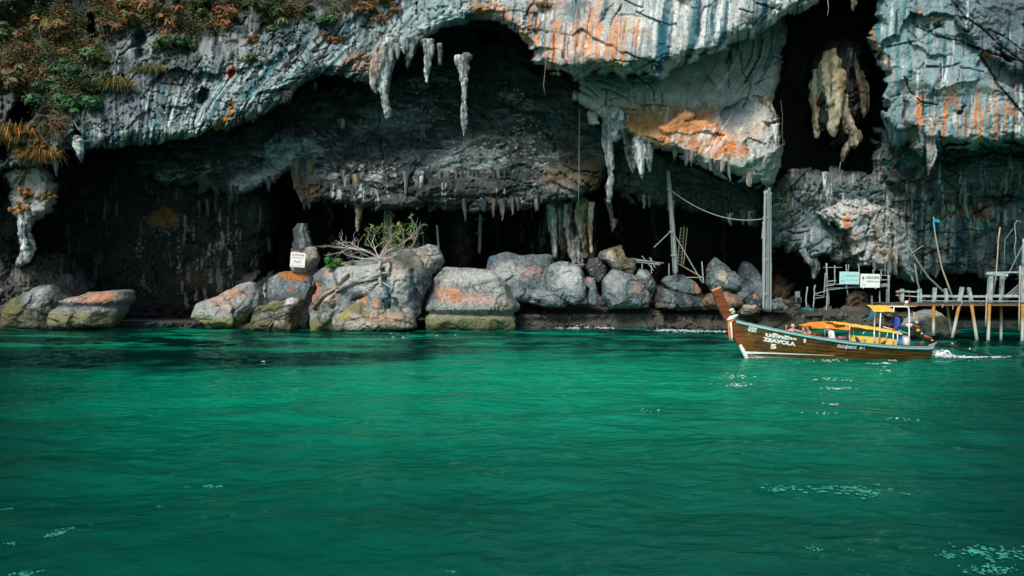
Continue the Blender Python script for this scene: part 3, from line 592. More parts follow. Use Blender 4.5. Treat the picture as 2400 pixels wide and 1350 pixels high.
# ================================================================== boulders along the waterline
STONE = rock_mat('boulder_stone', fine=6.0, bump=0.5)
BO = {}
def boulder(label, poly, Y, T, base='grey', paint=None, notch=None, lean=.35, res=84, rough=1.0, seed=0, pw=.72, bumps=(), name='boulder', cat='boulder', group=None, wet=.55, facet=1.0, creases=()):
    pl = np.asarray(poly, float); c0 = pl.mean(0)
    x0, x1 = pl[:, 0].min(), pl[:, 0].max(); y0, y1 = pl[:, 1].min(), pl[:, 1].max(); c0 = np.array(((x0 + x1) / 2 * .6 + c0[0] * .4, (y0 + y1) / 2 * .5 + c0[1] * .5))
    nth, nph = res * 2, res
    th = np.linspace(0, 2 * np.pi, nth, endpoint=False); ph = np.linspace(0.03, np.pi - .03, nph)
    R = np.zeros(nth); dx, dy = np.cos(th), np.sin(th)
    for a, b in zip(pl, np.roll(pl, -1, 0)):
        e = b - a; den = dx * e[1] - dy * e[0]; den = np.where(np.abs(den) < 1e-9, 1e-9, den)
        w_ = a - c0; t = (w_[0] * e[1] - w_[1] * e[0]) / den; u = (w_[0] * dy - w_[1] * dx) / den
        R = np.where((t > 0) & (u >= -1e-6) & (u <= 1 + 1e-6), np.maximum(R, t), R)
    R = np.where(R == 0, np.median(R[R > 0]), R); R = (R + np.roll(R, 1) + np.roll(R, -1)) / 3 if res > 30 else R
    PH, TH = np.meshgrid(ph, th, indexing='ij'); RR = np.broadcast_to(R, PH.shape)
    sn = np.sin(PH) ** pw; cs = np.sign(np.cos(PH)) * np.abs(np.cos(PH)) ** pw
    rg = np.random.default_rng(900 + seed); un = np.stack([sn * np.cos(TH), cs, sn * np.sin(TH)], -1); ln = np.linalg.norm(un, axis=-1); sc_ = np.ones(TH.shape)
    for _ in range(26 if res > 30 else 12):
        pd = rg.normal(size=3); pd /= np.linalg.norm(pd); pd[1] = abs(pd[1]) * (1 if rg.random() < .8 else -1); dd = rg.uniform(.80, 1.0) * (1 + .28 * abs(pd[1]))
        sc_ = np.minimum(sc_, dd / np.maximum(un @ pd, 1e-3))
    sc_ = np.clip(sc_, .5, 1) * 1.07
    u = c0[0] + RR * sn * np.cos(TH) * sc_; v = c0[1] + RR * sn * np.sin(TH) * sc_
    k = Y / FPX
    yy = Y - T * cs * sc_
    X3 = (u - 1200) * k; Z3 = CAM_H - (v - HOR) * k
    size = (x1 - x0 + y1 - y0) / 2 * k
    nx, ny, nz = sn * np.cos(TH), -cs, -sn * np.sin(TH)
    q = 1.6 / max(size, 1.2)
    d = .09 * size * .5 * fbm(X3 * q * 1.2, yy * q * 1.2, Z3 * q * 1.2, 4, .55, seed=seed + 80) + .06 * size * .5 * fbm(X3 * q * 2.2, yy * q * 2.2, Z3 * q * 2.6, 4, .5, seed=seed + 90, ridged=True)
    f1, f2, cid, ox, oy = worley(X3 * q * 1.5 + .6 * yy * q + .3 * fbm(X3, Z3, 0, 2), Z3 * q * 1.5 + .5 * yy * q, seed + 4)
    d = d * rough + facet * size * (.05 * (cid - .5) + .07 * (ox * (cid - .4) + oy * (.5 - cid)) - .018 * (1 - sstep(0, .08, f2 - f1)))
    crv = np.clip(1 - np.abs(fbm(X3 * .9 + seed, yy * .9 + Z3 * .3, Z3 * 1.1, 4, .55, seed=seed + 44)) * 8, 0, 1) ** 2
    d = d - .07 * crv * min(1, size / 3) + .022 * size * .5 * fbm(X3 * q * 5, yy * q * 5, Z3 * q * 6, 4, .6, seed=seed + 46, ridged=True)
    d = d + .06 * rough * fbm(X3 * 3.1, yy * 3.1, Z3 * 3.1, 4, .6, seed=seed + 7)
    edge = np.abs(np.cos(PH))                        # keep the outline close to what the photograph shows
    d = d * (.35 + .65 * edge)
    X3 = X3 + nx * d; yy2 = yy + ny * d; Z3b = Z3 + nz * d
    yy2 = yy2 + lean * (Z3 - (CAM_H - (c0[1] - HOR) * k))
    for (bx, by, rx, ry, am) in bumps:
        g = np.exp(-((u - bx) / rx) ** 2 - ((v - by) / ry) ** 2); yy2 = yy2 - am * g * (np.cos(PH) > -.3)
    rc = random.Random(seed + 500); span = x1 - x0; crm = np.zeros(u.shape); fzz = fbm(u / 7., v / 7., seed, 3, .6, seed=seed + 71)
    lines = [(c_, w_, dp_) for c_, w_, dp_ in creases]
    for _ in range(int(2 + span / 22) if res > 30 else 1):
        x_, y_, a_ = rc.uniform(x0, x1), rc.uniform(y0, y1), rc.choice((.5, -.4, 1.4, 2.0)) + rc.gauss(0, .3); q_ = [(x_, y_)]
        for _k in range(rc.randint(3, 8)): a_ += rc.gauss(0, .4); x_ += 8 * math.cos(a_); y_ += 8 * math.sin(a_); q_.append((x_, y_))
        lines.append((q_, rc.uniform(1.2, 2.4), .10))
    for q_, w_, dp_ in lines:
        g = (1 - sstep(.55, 1.25, seg_dist(u, v, q_, w_, w_ * .5) + .6 * fzz)) * (np.cos(PH) > -.2); yy2 = yy2 + dp_ * g; crm = np.maximum(crm, g * min(1, .5 + dp_))
    if notch:
        zn, zw, am = notch; g = am * np.exp(-((Z3 - zn) / zw) ** 2); yy2 = yy2 + g * np.cos(PH).clip(0, 1); 
        cx = (c0[0] - 1200) * k; X3 = X3 - .55 * g * np.cos(TH) * np.sin(PH)
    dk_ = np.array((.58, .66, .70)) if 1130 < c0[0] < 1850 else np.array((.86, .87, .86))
    pt = Paint(u, v, K[base] if isinstance(base, str) else base, wob=5, scale=28, seed=seed)
    pt.c = pt.c * .80; pt.put(sstep(-.0, .4, pt.n1 + .5 * pt.f) * .38, 'light'); pt.put(sstep(.05, .35, fbm(u / 7., v / 9., seed, 3, .65, seed=seed + 31)) * .55, 'dark'); pt.put(sstep(.10, .4, fbm(u / 12., v / 16., seed + 5, 3, .6, seed=seed + 32)) * .45, 'brown'); pt.put(sstep(.0, .4, -pt.n2 + .4 * pt.f) * .5, 'blue')
    pt.put(sstep(.30, .55, 1 - (f2 - f1) * 6 + .3 * pt.f) * .25, 'dark')
    pt.put(crv * .3, 'black'); pt.put(crm * .8, 'black')
    pt.put(sstep(.20, .30, fbm(u / 4., v / 5., seed, 3, .65, seed=seed + 73) + .3 * pt.n2) * .6, (.05, .055, .06)); pt.put(sstep(.24, .32, fbm(u / 5., v / 9., seed + 3, 3, .65, seed=seed + 74) + .25 * pt.n1) * .6, (.50, .50, .48))
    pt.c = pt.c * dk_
    if paint: paint(pt, Z3)
    zz = Z3 + .35 * pt.n1 + .3 * pt.f
    if wet: pt.put(sstep(wet + .35, wet - .1, zz), 'olive', .75); pt.put(sstep(.45, .1, zz), 'black', .9)
    fc = grid_faces(nph, nth, True)
    vv_ = np.stack([X3, yy2, Z3b], -1)
    v1 = vv_.reshape(-1, 3); col = pt.c.reshape(-1, 3)
    pole0 = vv_[0].mean(0); pole1 = vv_[-1].mean(0); n0 = len(v1)
    v1 = np.concatenate([v1, [pole0, pole1]]); col = np.concatenate([col, col[:1], col[-1:]])
    j = np.arange(nth); jn = (j + 1) % nth; b0 = (nph - 1) * nth
    caps = np.concatenate([np.stack([jn, j, np.full(nth, n0), np.full(nth, n0)], -1), np.stack([b0 + j, b0 + jn, np.full(nth, n0 + 1), np.full(nth, n0 + 1)], -1)])
    me = bpy.data.meshes.new(name)
    fl = [tuple(r) for r in fc.tolist()] + [tuple(r[:3]) for r in caps.tolist()]
    org = np.array([(c0[0] - 1200) * k, Y, max(0, CAM_H - (y1 - HOR) * k)])
    me.from_pydata((v1 - org).tolist(), [], fl); me.polygons.foreach_set('use_smooth', [True] * len(me.polygons))
    at_ = me.color_attributes.new('Col', 'FLOAT_COLOR', 'POINT'); c4 = np.ones((len(v1), 4), np.float32); c4[:, :3] = np.clip(col, .012, .9); at_.data.foreach_set('color', c4.ravel())
    me.materials.append(STONE); me.update()
    bm_ = bmesh.new(); bm_.from_mesh(me); bmesh.ops.recalc_face_normals(bm_, faces=bm_.faces); bm_.to_mesh(me); bm_.free()
    o = bpy.data.objects.new(name, me); COL.objects.link(o); o.location = org
    BO[label] = o; return tag(o, label, cat, group)

def pE(*cmds):
    def f(pt, z):
        for c in cmds:
            if c[0] == 'e': pt.ell(*c[1:6], k=c[6] if len(c) > 6 else .85)
            elif c[0] == 'l': pt.line(c[1], c[2], c[3], c[4] if len(c) > 4 else .85)
            elif c[0] == 'o': pt.put(sstep(c[2] + .3, c[2] - .3, z + .5 * pt.n1 + .3 * pt.f), c[1], c[3] if len(c) > 3 else .8)
    return f
boulder('round mossy dark boulder at the far left end of the waterline', [(20, 728), (38, 702), (70, 682), (105, 670), (135, 678), (150, 706), (146, 740), (135, 775), (30, 775)], 74, 2.0, (.13, .13, .10),
        pE(('e', 110, 695, 26, 30, 'grey', .7), ('e', 60, 725, 40, 20, 'olive', .8), ('e', 112, 690, 6, 24, 'light', .7)), seed=1)
boulder('flat topped boulder with an orange top beside the round mossy one', [(130, 745), (152, 700), (205, 688), (290, 682), (298, 706), (280, 740), (262, 772), (140, 772)], 73.5, 2.2, 'grey',
        pE(('e', 255, 698, 44, 14, 'orange', .65), ('e', 225, 700, 60, 14, 'pink', .6), ('o', (.20, .19, .09), 1.45, .85), ('e', 200, 715, 80, 6, 'black', .6)), notch=(1.95, .28, .5), seed=2, wet=.2)
boulder('slanted wedge boulder with a pink and orange crest', [(465, 742), (472, 712), (520, 688), (560, 668), (585, 664), (604, 690), (606, 718), (570, 768), (520, 768)], 73.5, 2.0, 'light',
        pE(('e', 565, 690, 24, 14, 'orange', .6), ('e', 540, 705, 44, 24, 'pink', .45), ('e', 590, 740, 30, 30, 'dark', .6), ('o', (.2, .19, .07), 1.2, .8)), seed=3, lean=.5)
boulder('low boulder of tilted olive slabs beside the big carved rock', [(598, 745), (610, 718), (640, 708), (690, 696), (705, 704), (700, 740), (694, 778), (600, 778)], 72.5, 1.7, (.19, .17, .09),
        pE(('e', 690, 706, 14, 10, 'white', .8), ('e', 640, 722, 40, 10, 'olive', .8), ('e', 650, 755, 30, 12, 'cream', .5), ('l', [(605, 735), (690, 715)], 4, 'black', .8), ('l', [(612, 760), (690, 735)], 4, 'black', .7)), seed=4, facet=1.8)
boulder('dark grey boulder with a rust orange top behind the sign', [(632, 700), (634, 650), (655, 634), (735, 632), (748, 660), (745, 720), (735, 775), (650, 775)], 75.5, 2.2, 'blue',
        pE(('e', 695, 646, 40, 12, (.36, .14, .03), .95), ('e', 695, 676, 7, 6, 'rust', .9), ('e', 690, 705, 50, 20, 'dark', .6)), seed=5)
boulder('knobbly pale rock that the white sign leans against', [(684, 612), (686, 588), (706, 576), (738, 582), (746, 604), (738, 630), (712, 640), (690, 636)], 75.2, .9, 'cream',
        pE(('e', 700, 582, 22, 8, 'black', .8), ('e', 728, 612, 10, 12, 'pink', .7)), seed=6, res=40, wet=0)
# the big carved rock under the little tree
boulder('biggest carved rock at the centre left with the bare tree on top', [(737, 690), (740, 650), (760, 632), (790, 620), (830, 618), (870, 604), (905, 598), (950, 588), (985, 612), (1002, 640), (1000, 690), (1004, 740), (960, 782), (745, 782), (738, 730)],
        72.5, 3.0, 'grey',
        pE(('e', 870, 650, 90, 40, 'light', .55), ('e', 945, 625, 50, 26, 'cream', .6), ('e', 950, 700, 26, 60, 'light', .6), ('l', [(905, 640), (930, 690), (925, 730)], 10, 'teal', .6), ('l', [(975, 640), (980, 700)], 9, 'blue', .8),
           ('e', 750, 680, 14, 34, 'orange', .6), ('e', 806, 690, 18, 20, 'pink', .7), ('e', 872, 700, 8, 14, 'orange', .7), ('e', 900, 706, 10, 10, 'pink', .8), ('e', 765, 645, 16, 16, 'slate', .8), ('e', 790, 640, 26, 12, 'pink', .5),
           ('l', [(810, 650), (815, 680), (850, 690)], 8, 'slate', .8), ('l', [(760, 720), (800, 690), (840, 650)], 9, 'cream', .6), ('e', 770, 715, 24, 20, 'brown', .6), ('e', 985, 725, 14, 40, 'dark', .7), ('o', (.20, .18, .09), 1.1, .8)),
        seed=8, res=150, bumps=[(805, 690, 36, 40, .8), (900, 690, 40, 60, .9), (948, 660, 30, 50, .7), (765, 650, 20, 18, .5), (850, 740, 60, 30, .5), (985, 720, 14, 30, -.6), (825, 665, 20, 24, .5), (915, 655, 22, 26, -.5), (780, 705, 24, 20, .5), (870, 690, 18, 40, -.4)], lean=.42, rough=1.3, creases=[([(762, 722), (786, 700), (810, 682), (842, 652)], 5, .5), ([(905, 640), (922, 670), (930, 700), (926, 735)], 5, .5), ([(972, 636), (980, 680), (990, 710), (1000, 735)], 5, .5), ([(850, 700), (880, 690), (900, 665)], 4, .35), ([(745, 700), (770, 735), (790, 752)], 4, .35), ([(800, 640), (812, 660), (806, 690)], 3.5, .3), ([(940, 700), (955, 730), (968, 745)], 4, .4)])
boulder('yellowish weathered foot rock in front of the big carved rock', [(785, 775), (795, 735), (815, 715), (850, 704), (885, 718), (930, 728), (962, 740), (967, 768), (900, 778), (880, 790), (800, 790)], 68.7, 1.7, 'cream',
        pE(('e', 840, 722, 40, 14, 'olive', .8), ('e', 820, 735, 18, 14, (.3, .27, .06), .7), ('e', 900, 750, 50, 12, 'pink', .4), ('e', 810, 770, 26, 16, 'dark', .75), ('e', 860, 765, 40, 12, 'white', .4)), seed=9, res=90, rough=1.5, wet=.12)
boulder('smooth grey block perched at the right of the carved rock', [(945, 606), (968, 584), (1000, 574), (1024, 580), (1036, 606), (1034, 630), (1008, 646), (980, 636), (962, 618)], 74.0, 1.2, 'light', pE(('e', 990, 605, 24, 18, 'cream', .4)), seed=10, lean=.5, wet=0)
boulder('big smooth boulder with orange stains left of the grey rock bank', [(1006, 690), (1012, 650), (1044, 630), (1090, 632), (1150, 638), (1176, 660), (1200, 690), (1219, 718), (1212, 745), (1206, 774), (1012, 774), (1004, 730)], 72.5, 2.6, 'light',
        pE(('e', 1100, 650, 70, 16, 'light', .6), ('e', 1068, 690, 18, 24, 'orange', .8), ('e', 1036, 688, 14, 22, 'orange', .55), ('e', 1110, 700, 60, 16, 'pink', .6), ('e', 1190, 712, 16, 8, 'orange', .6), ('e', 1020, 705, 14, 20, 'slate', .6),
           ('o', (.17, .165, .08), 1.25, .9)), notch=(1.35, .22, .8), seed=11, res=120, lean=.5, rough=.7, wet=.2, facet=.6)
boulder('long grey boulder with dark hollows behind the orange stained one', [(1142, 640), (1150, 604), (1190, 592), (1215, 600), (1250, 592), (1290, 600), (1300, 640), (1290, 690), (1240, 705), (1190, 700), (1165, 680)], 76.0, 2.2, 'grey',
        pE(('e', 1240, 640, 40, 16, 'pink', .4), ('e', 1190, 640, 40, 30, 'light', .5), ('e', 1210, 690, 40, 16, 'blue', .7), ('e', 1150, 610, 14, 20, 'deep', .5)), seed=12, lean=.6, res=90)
boulder('pale rounded boulder with a white top beside the dark hollows', [(1280, 650), (1290, 622), (1320, 616), (1360, 626), (1370, 660), (1366, 700), (1340, 712), (1306, 700), (1285, 680)], 74.6, 1.6, 'light', pE(('e', 1330, 650, 30, 30, 'white', .5), ('e', 1345, 690, 20, 14, 'blue', .5)), seed=13, lean=.5)
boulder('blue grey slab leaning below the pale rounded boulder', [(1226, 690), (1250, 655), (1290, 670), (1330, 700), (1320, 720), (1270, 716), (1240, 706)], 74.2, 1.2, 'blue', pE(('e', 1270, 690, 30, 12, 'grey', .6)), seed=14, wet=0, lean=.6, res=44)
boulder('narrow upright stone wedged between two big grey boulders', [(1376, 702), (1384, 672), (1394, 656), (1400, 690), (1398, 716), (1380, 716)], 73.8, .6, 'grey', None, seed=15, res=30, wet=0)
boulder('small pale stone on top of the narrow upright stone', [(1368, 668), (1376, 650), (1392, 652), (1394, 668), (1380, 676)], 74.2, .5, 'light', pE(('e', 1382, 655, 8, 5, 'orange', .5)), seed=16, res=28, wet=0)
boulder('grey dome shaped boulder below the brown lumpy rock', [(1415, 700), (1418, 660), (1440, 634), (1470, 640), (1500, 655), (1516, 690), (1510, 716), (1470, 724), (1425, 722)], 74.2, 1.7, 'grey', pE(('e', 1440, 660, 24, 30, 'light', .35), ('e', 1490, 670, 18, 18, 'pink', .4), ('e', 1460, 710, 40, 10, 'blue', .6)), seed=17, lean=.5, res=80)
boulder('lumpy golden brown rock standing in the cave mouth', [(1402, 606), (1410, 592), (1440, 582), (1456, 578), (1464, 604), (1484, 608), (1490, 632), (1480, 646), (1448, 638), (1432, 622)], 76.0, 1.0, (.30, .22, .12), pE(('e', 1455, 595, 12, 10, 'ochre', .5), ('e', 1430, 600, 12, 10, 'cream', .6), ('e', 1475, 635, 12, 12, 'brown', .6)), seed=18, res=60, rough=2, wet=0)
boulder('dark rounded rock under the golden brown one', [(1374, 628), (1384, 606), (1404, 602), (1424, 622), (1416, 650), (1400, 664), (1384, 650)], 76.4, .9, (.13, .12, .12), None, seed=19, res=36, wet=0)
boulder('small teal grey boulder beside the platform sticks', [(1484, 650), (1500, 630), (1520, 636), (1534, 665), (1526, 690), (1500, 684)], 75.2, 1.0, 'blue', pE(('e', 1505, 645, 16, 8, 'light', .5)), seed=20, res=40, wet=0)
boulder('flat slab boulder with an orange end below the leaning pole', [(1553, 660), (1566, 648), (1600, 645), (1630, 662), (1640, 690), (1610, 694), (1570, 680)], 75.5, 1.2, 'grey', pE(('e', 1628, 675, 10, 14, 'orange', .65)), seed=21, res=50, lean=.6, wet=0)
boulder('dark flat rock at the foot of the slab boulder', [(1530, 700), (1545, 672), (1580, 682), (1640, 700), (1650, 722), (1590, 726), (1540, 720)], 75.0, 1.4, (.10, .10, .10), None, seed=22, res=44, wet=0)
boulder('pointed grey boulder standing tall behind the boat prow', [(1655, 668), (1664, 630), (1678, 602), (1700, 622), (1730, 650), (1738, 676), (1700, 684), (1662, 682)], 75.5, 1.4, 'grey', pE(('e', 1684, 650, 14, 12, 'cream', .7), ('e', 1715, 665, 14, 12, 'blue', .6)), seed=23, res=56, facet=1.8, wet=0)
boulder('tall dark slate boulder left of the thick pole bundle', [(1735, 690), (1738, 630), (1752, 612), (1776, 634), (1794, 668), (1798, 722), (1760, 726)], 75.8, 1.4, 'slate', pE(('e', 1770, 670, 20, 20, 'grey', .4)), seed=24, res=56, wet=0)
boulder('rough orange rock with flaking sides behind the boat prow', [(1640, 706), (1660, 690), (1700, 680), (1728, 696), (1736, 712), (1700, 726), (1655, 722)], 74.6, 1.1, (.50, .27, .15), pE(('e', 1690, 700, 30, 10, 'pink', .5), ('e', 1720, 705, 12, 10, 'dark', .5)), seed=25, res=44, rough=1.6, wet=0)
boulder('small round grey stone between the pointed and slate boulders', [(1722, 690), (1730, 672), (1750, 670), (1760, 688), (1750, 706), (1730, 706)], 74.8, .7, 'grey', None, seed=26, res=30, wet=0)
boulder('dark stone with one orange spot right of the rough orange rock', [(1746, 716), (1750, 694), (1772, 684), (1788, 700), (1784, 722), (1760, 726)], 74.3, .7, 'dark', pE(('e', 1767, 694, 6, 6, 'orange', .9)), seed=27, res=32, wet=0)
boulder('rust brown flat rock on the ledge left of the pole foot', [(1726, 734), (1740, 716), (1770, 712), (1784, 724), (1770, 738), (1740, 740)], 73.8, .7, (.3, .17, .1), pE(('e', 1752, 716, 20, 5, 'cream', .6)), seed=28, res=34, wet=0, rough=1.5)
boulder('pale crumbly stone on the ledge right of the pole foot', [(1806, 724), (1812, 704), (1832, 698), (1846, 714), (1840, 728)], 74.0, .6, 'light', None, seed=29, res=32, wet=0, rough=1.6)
boulder('pale peaked boulder in the water below the jetty', [(2128, 762), (2150, 738), (2184, 728), (2204, 740), (2222, 766), (2238, 785), (2200, 796), (2140, 796)], 60.0, 1.5, 'light', pE(('e', 2185, 742, 26, 12, 'cream', .6), ('e', 2170, 752, 26, 4, 'orange', .5), ('e', 2180, 770, 40, 12, (.26, .25, .18), .8)), seed=30, res=72, wet=.15)
boulder('low dark rock awash at the left of the olive slabs', [(545, 772), (560, 760), (600, 756), (612, 768), (600, 778), (556, 778)], 72.6, .8, 'dark', None, seed=31, res=28)

_rb = random.Random(21); _rub = None
for i in range(30):
    x = _rb.choice([_rb.uniform(1370, 1660), _rb.uniform(1640, 1870), _rb.uniform(1000, 1050), _rb.uniform(700, 760)]); yb = (_rb.uniform(712, 724) if x > 1100 else _rb.uniform(735, 765)); r_ = _rb.uniform(7, 17)
    pts = [(x + r_ * math.cos(a) * _rb.uniform(.8, 1.25), yb - r_ * .55 + r_ * .62 * math.sin(a) * _rb.uniform(.8, 1.2)) for a in [j * .785 for j in range(8)]]
    cn, cc_ = _rb.choice([('grey', 'grey'), ('dark', 'dark'), ('slate blue', 'slate'), ('brownish', (.24, .19, .15)), ('rusty', (.3, .2, .14))])
    zn = 'beside the sign boulder' if x < 800 else 'at the foot of the orange stained boulder' if x < 1100 else 'below the grey dome boulder' if x < 1540 else 'under the leaning dark pole' if x < 1655 else 'behind the boat prow' if x < 1780 else 'right of the thick pole bundle'
    boulder('small %s rubble stone %s' % (cn, zn), pts, 73.6 + _rb.uniform(-.2, .6), r_ * .03, cc_, None, seed=60 + i, res=20, wet=0, name='stone', cat='stone', group='small %s rubble stones %s' % (cn, zn), facet=1.6)
# ================================================================== stalactites hanging from the cliff
DRIP = rock_mat('drip_stone', fine=9.0, bump=0.35)
TONES = {'light': ((.30, .325, .325), 'white', 'slate', 'blue'), 'grey': ((.15, .165, .17), 'grey', 'dark', 'blue'), 'brown': ((.085, .065, .045), (.2, .16, .11), 'dark', 'brown'), 'orange': ((.66, .56, .40), (.46, .34, .2), (.74, .66, .52), (.62, .26, .06)),
          'cream': ((.30, .26, .20), 'cream', (.10, .085, .065), 'brown'), 'dark': ('dark', 'grey', 'black', 'brown'), 'pink': ((.36, .27, .22), 'light', (.15, .13, .12), 'grey')}
def drip_bundle(pts, Y, tone, seed, fix):
    """a drip stone grown from several fused strands"""
    r = random.Random(seed); pts = np.asarray(pts, float); k = Y / FPX; rmax = pts[:, 2].max(); mb = MB()
    def C(x, y, dy=0): q = P(x, y, Y); q.y += dy; return q
    def strand(pp, dy):
        q = [C(x, y, dy) for x, y, _ in pp]; rr = [max(rad * k, .03) for *_, rad in pp]; mb.tube(q, rr, 9); mb.ball(q[-1], rr[-1], 8, 6)
    t_ = np.concatenate([[0], np.cumsum(np.hypot(*np.diff(pts[:, :2], axis=0).T))]); T_ = t_[-1]; m = max(5, int(T_ / 7)); q = np.linspace(0, T_, m); cx, cy_, rr = (np.interp(q, t_, pts[:, i]) for i in range(3))
    strand([(x + r.gauss(0, .10) * a, y, a * .74 * r.uniform(.86, 1.14)) for x, y, a in zip(cx, cy_, rr)], 0)
    for j in range(int(4 + rmax / 3)):
        side = r.uniform(-.75, .75); s0 = r.uniform(0, .35) * (j > 1); s1 = min(1, s0 + r.uniform(.22, .8)); n_ = max(3, int(m * (s1 - s0))); dep = -abs(r.gauss(.35, .25)) * rmax * k; pp = []
        for i in range(n_):
            u_ = s0 + (s1 - s0) * i / (n_ - 1); a = np.interp(u_ * T_, t_, pts[:, 2]); pp.append((np.interp(u_ * T_, t_, pts[:, 0]) + side * a + r.gauss(0, .05) * a, np.interp(u_ * T_, t_, pts[:, 1]), max(1.0, a * r.uniform(.28, .48) * (1 - .65 * i / (n_ - 1)))))
        strand(pp, dep * r.uniform(.4, 1.2))
    me = bpy.data.meshes.new('src'); me.from_pydata([tuple(v) for v in mb.v], [], mb.f); o = bpy.data.objects.new('src', me); COL.objects.link(o); md = o.modifiers.new('r', 'REMESH'); md.mode = 'VOXEL'; md.voxel_size = max(.05, rmax * k * .13); md.use_smooth_shade = True
    bpy.context.view_layer.update(); nm = bpy.data.meshes.new_from_object(o.evaluated_get(bpy.context.evaluated_depsgraph_get())); bpy.data.objects.remove(o)
    n = len(nm.vertices); co = np.empty(n * 3, np.float32); nm.vertices.foreach_get('co', co); co = co.reshape(-1, 3); no = np.empty(n * 3, np.float32); nm.vertices.foreach_get('normal', no); no = no.reshape(-1, 3)
    x, y, z = co.T; R_ = rmax * k
    co = co + no * (R_ * (.34 * fbm(x / R_ / 1.4, y / R_ / 1.4, z / R_ / 3, 4, .6, seed=seed + 1) + .16 * fbm(x / R_ * 1.3, y / R_ * 1.3, z / R_ * .9, 3, .6, seed=seed + 2, ridged=True)))[:, None]
    nm.vertices.foreach_set('co', co.ravel()); s = fbm(x * 2.4, y * 2.4, z * .35, 4, .6, seed=seed + 9)[:, None]; s2 = fbm(x * 1.1, y * 1.1, z * .8, 4, .6, seed=seed + 12)[:, None]; s3 = fbm(x * 4, y * 4, z * 1.2, 3, .6, seed=seed + 14)[:, None]
    c_ = [np.asarray(K[a] if isinstance(a, str) else a) for a in TONES[tone]]
    col = c_[0] + 0 * s; col = col + (c_[1] - col) * sstep(.05, .18, s); col = col + (c_[2] - col) * sstep(.02, .15, -s + .3 * s3); col = col + (c_[3] - col) * sstep(.12, .28, s2) * .8; col = col + (np.array((.03, .035, .035)) - col) * sstep(.22, .32, s3 - .3 * s) * .8
    at_ = nm.color_attributes.new('Col', 'FLOAT_COLOR', 'POINT'); c4 = np.ones((n, 4), np.float32); c4[:, :3] = np.clip(col, .012, .85); at_.data.foreach_set('color', c4.ravel()); nm.materials.clear(); nm.materials.append(DRIP); nm.update()
    nm.name = 'stalactite'; o = bpy.data.objects.new('stalactite', nm); COL.objects.link(o); o.parent = cliff; return o
def stal(pts, Y, tone='light', seed=0, n=14, flut=.22, wide=1.0, name='stalactite', fix=False):
    pts = np.asarray(pts, float); big_ = pts[:, 2].max() > 11; n = 34 if big_ else n; m = max(8, int(np.hypot(*(np.diff(pts[:, :2], axis=0)).T).sum() / (2.2 if big_ else 4)))
    if name == 'stalactite':
        c_ = min(cliff_depth(pts[0, 0] + a, pts[0, 1] + b) for a in (-4, 0, 4) for b in (-8, -3, 3))
        if not fix and -4.5 < c_ - Y < 11: Y = c_ + .05
        if pts[:, 2].max() > 7.5: return drip_bundle(np.concatenate([[[pts[0, 0], pts[0, 1] - 6, pts[0, 2] * 1.1]], pts]), Y, tone, seed, fix)
        pts = np.concatenate([[[pts[0, 0], pts[0, 1] - 8 - pts[0, 2] * .5, pts[0, 2] * 1.25]], pts])
    tt = np.concatenate([[0], np.cumsum(np.hypot(*(np.diff(pts[:, :2], axis=0)).T))]); q = np.linspace(0, tt[-1], m)
    cx, cyy, r = (np.interp(q, tt, pts[:, i]) for i in range(3))
    th = np.linspace(0, 2 * np.pi, n, endpoint=False); TH, Q = np.meshgrid(th, np.arange(m)); k = Y / FPX
    qn = q[Q] * k
    rr = r[Q] * (1 + .30 * fbm(np.cos(TH) * 1.6 + seed, qn * .35, np.sin(TH) * 1.6, 3, seed=seed) + flut * fbm(np.cos(TH) * 3 + seed, qn * .12, np.sin(TH) * 3, 2, seed=seed + 3)
                 + .30 * fbm(qn * 1.2, np.cos(TH), np.sin(TH), 2, seed=seed + 5) + (.34 * fbm(np.cos(TH) * 2.2, qn * 1.5, np.sin(TH) * 2.2, 4, .6, seed=seed + 8, ridged=True) if big_ else 0))
    wob = 2.0 * perlin(qn * .5, qn * 0 + seed, 0, seed)
    u = cx[Q] + wob + rr * np.cos(TH); v = cyy[Q] + 0 * TH
    pos = np.stack([(u - 1200) * k, Y + rr * k * np.sin(TH) * wide, CAM_H - (v - HOR) * k], -1)
    s = fbm(np.cos(TH) * 2 + seed * .7, qn * .25, np.sin(TH) * 2, 3, seed=seed + 9)[..., None]
    t_ = TONES[tone]
    c_ = [np.asarray(K[x] if isinstance(x, str) else x) for x in t_]
    col = c_[0] * (1 - sstep(.08, .4, s)) + c_[1] * sstep(.08, .4, s); g = sstep(.02, .35, -s); col = col * (1 - g) + c_[2] * g
    g2 = sstep(.2, .4, fbm(np.cos(TH) * 1.5, qn * .4, np.sin(TH) * 1.5, 3, seed=seed + 12))[..., None]; col = col * (1 - g2 * .7) + c_[3] * g2 * .7
    o = mesh_np(name, pos.reshape(-1, 3), grid_faces(m, n, True), DRIP, np.clip(col, .012, .85).reshape(-1, 3), parent=cliff)
    return o
S_ = stal
S_([(916, 90, 20), (910, 130, 16), (906, 165, 15), (896, 205, 21), (900, 218, 10), (904, 238, 11), (908, 262, 10), (906, 279, 2)], 70.2, 'light', 1, 22)
S_([(890, 120, 16), (884, 165, 18), (878, 205, 11), (882, 216, 3)], 70.6, 'pink', 2, 18)
S_([(1086, 138, 18), (1086, 155, 13), (1088, 185, 8), (1088, 230, 6.5), (1087, 262, 8), (1089, 292, 7), (1087, 318, 1)], 73.5, 'light', 3, 18)
S_([(738, 200, 8), (737, 240, 5), (736, 280, 6.5), (735, 318, 2)], 75.0, 'cream', 4); S_([(1006, 100, 14), (1003, 140, 10), (1001, 165, 8), (1001, 192, 3)], 72.5, 'light', 5)
S_([(1030, 110, 8), (1030, 148, 4)], 73, 'grey', 6); S_([(965, 95, 16), (958, 140, 8), (955, 160, 2)], 72, 'grey', 7)
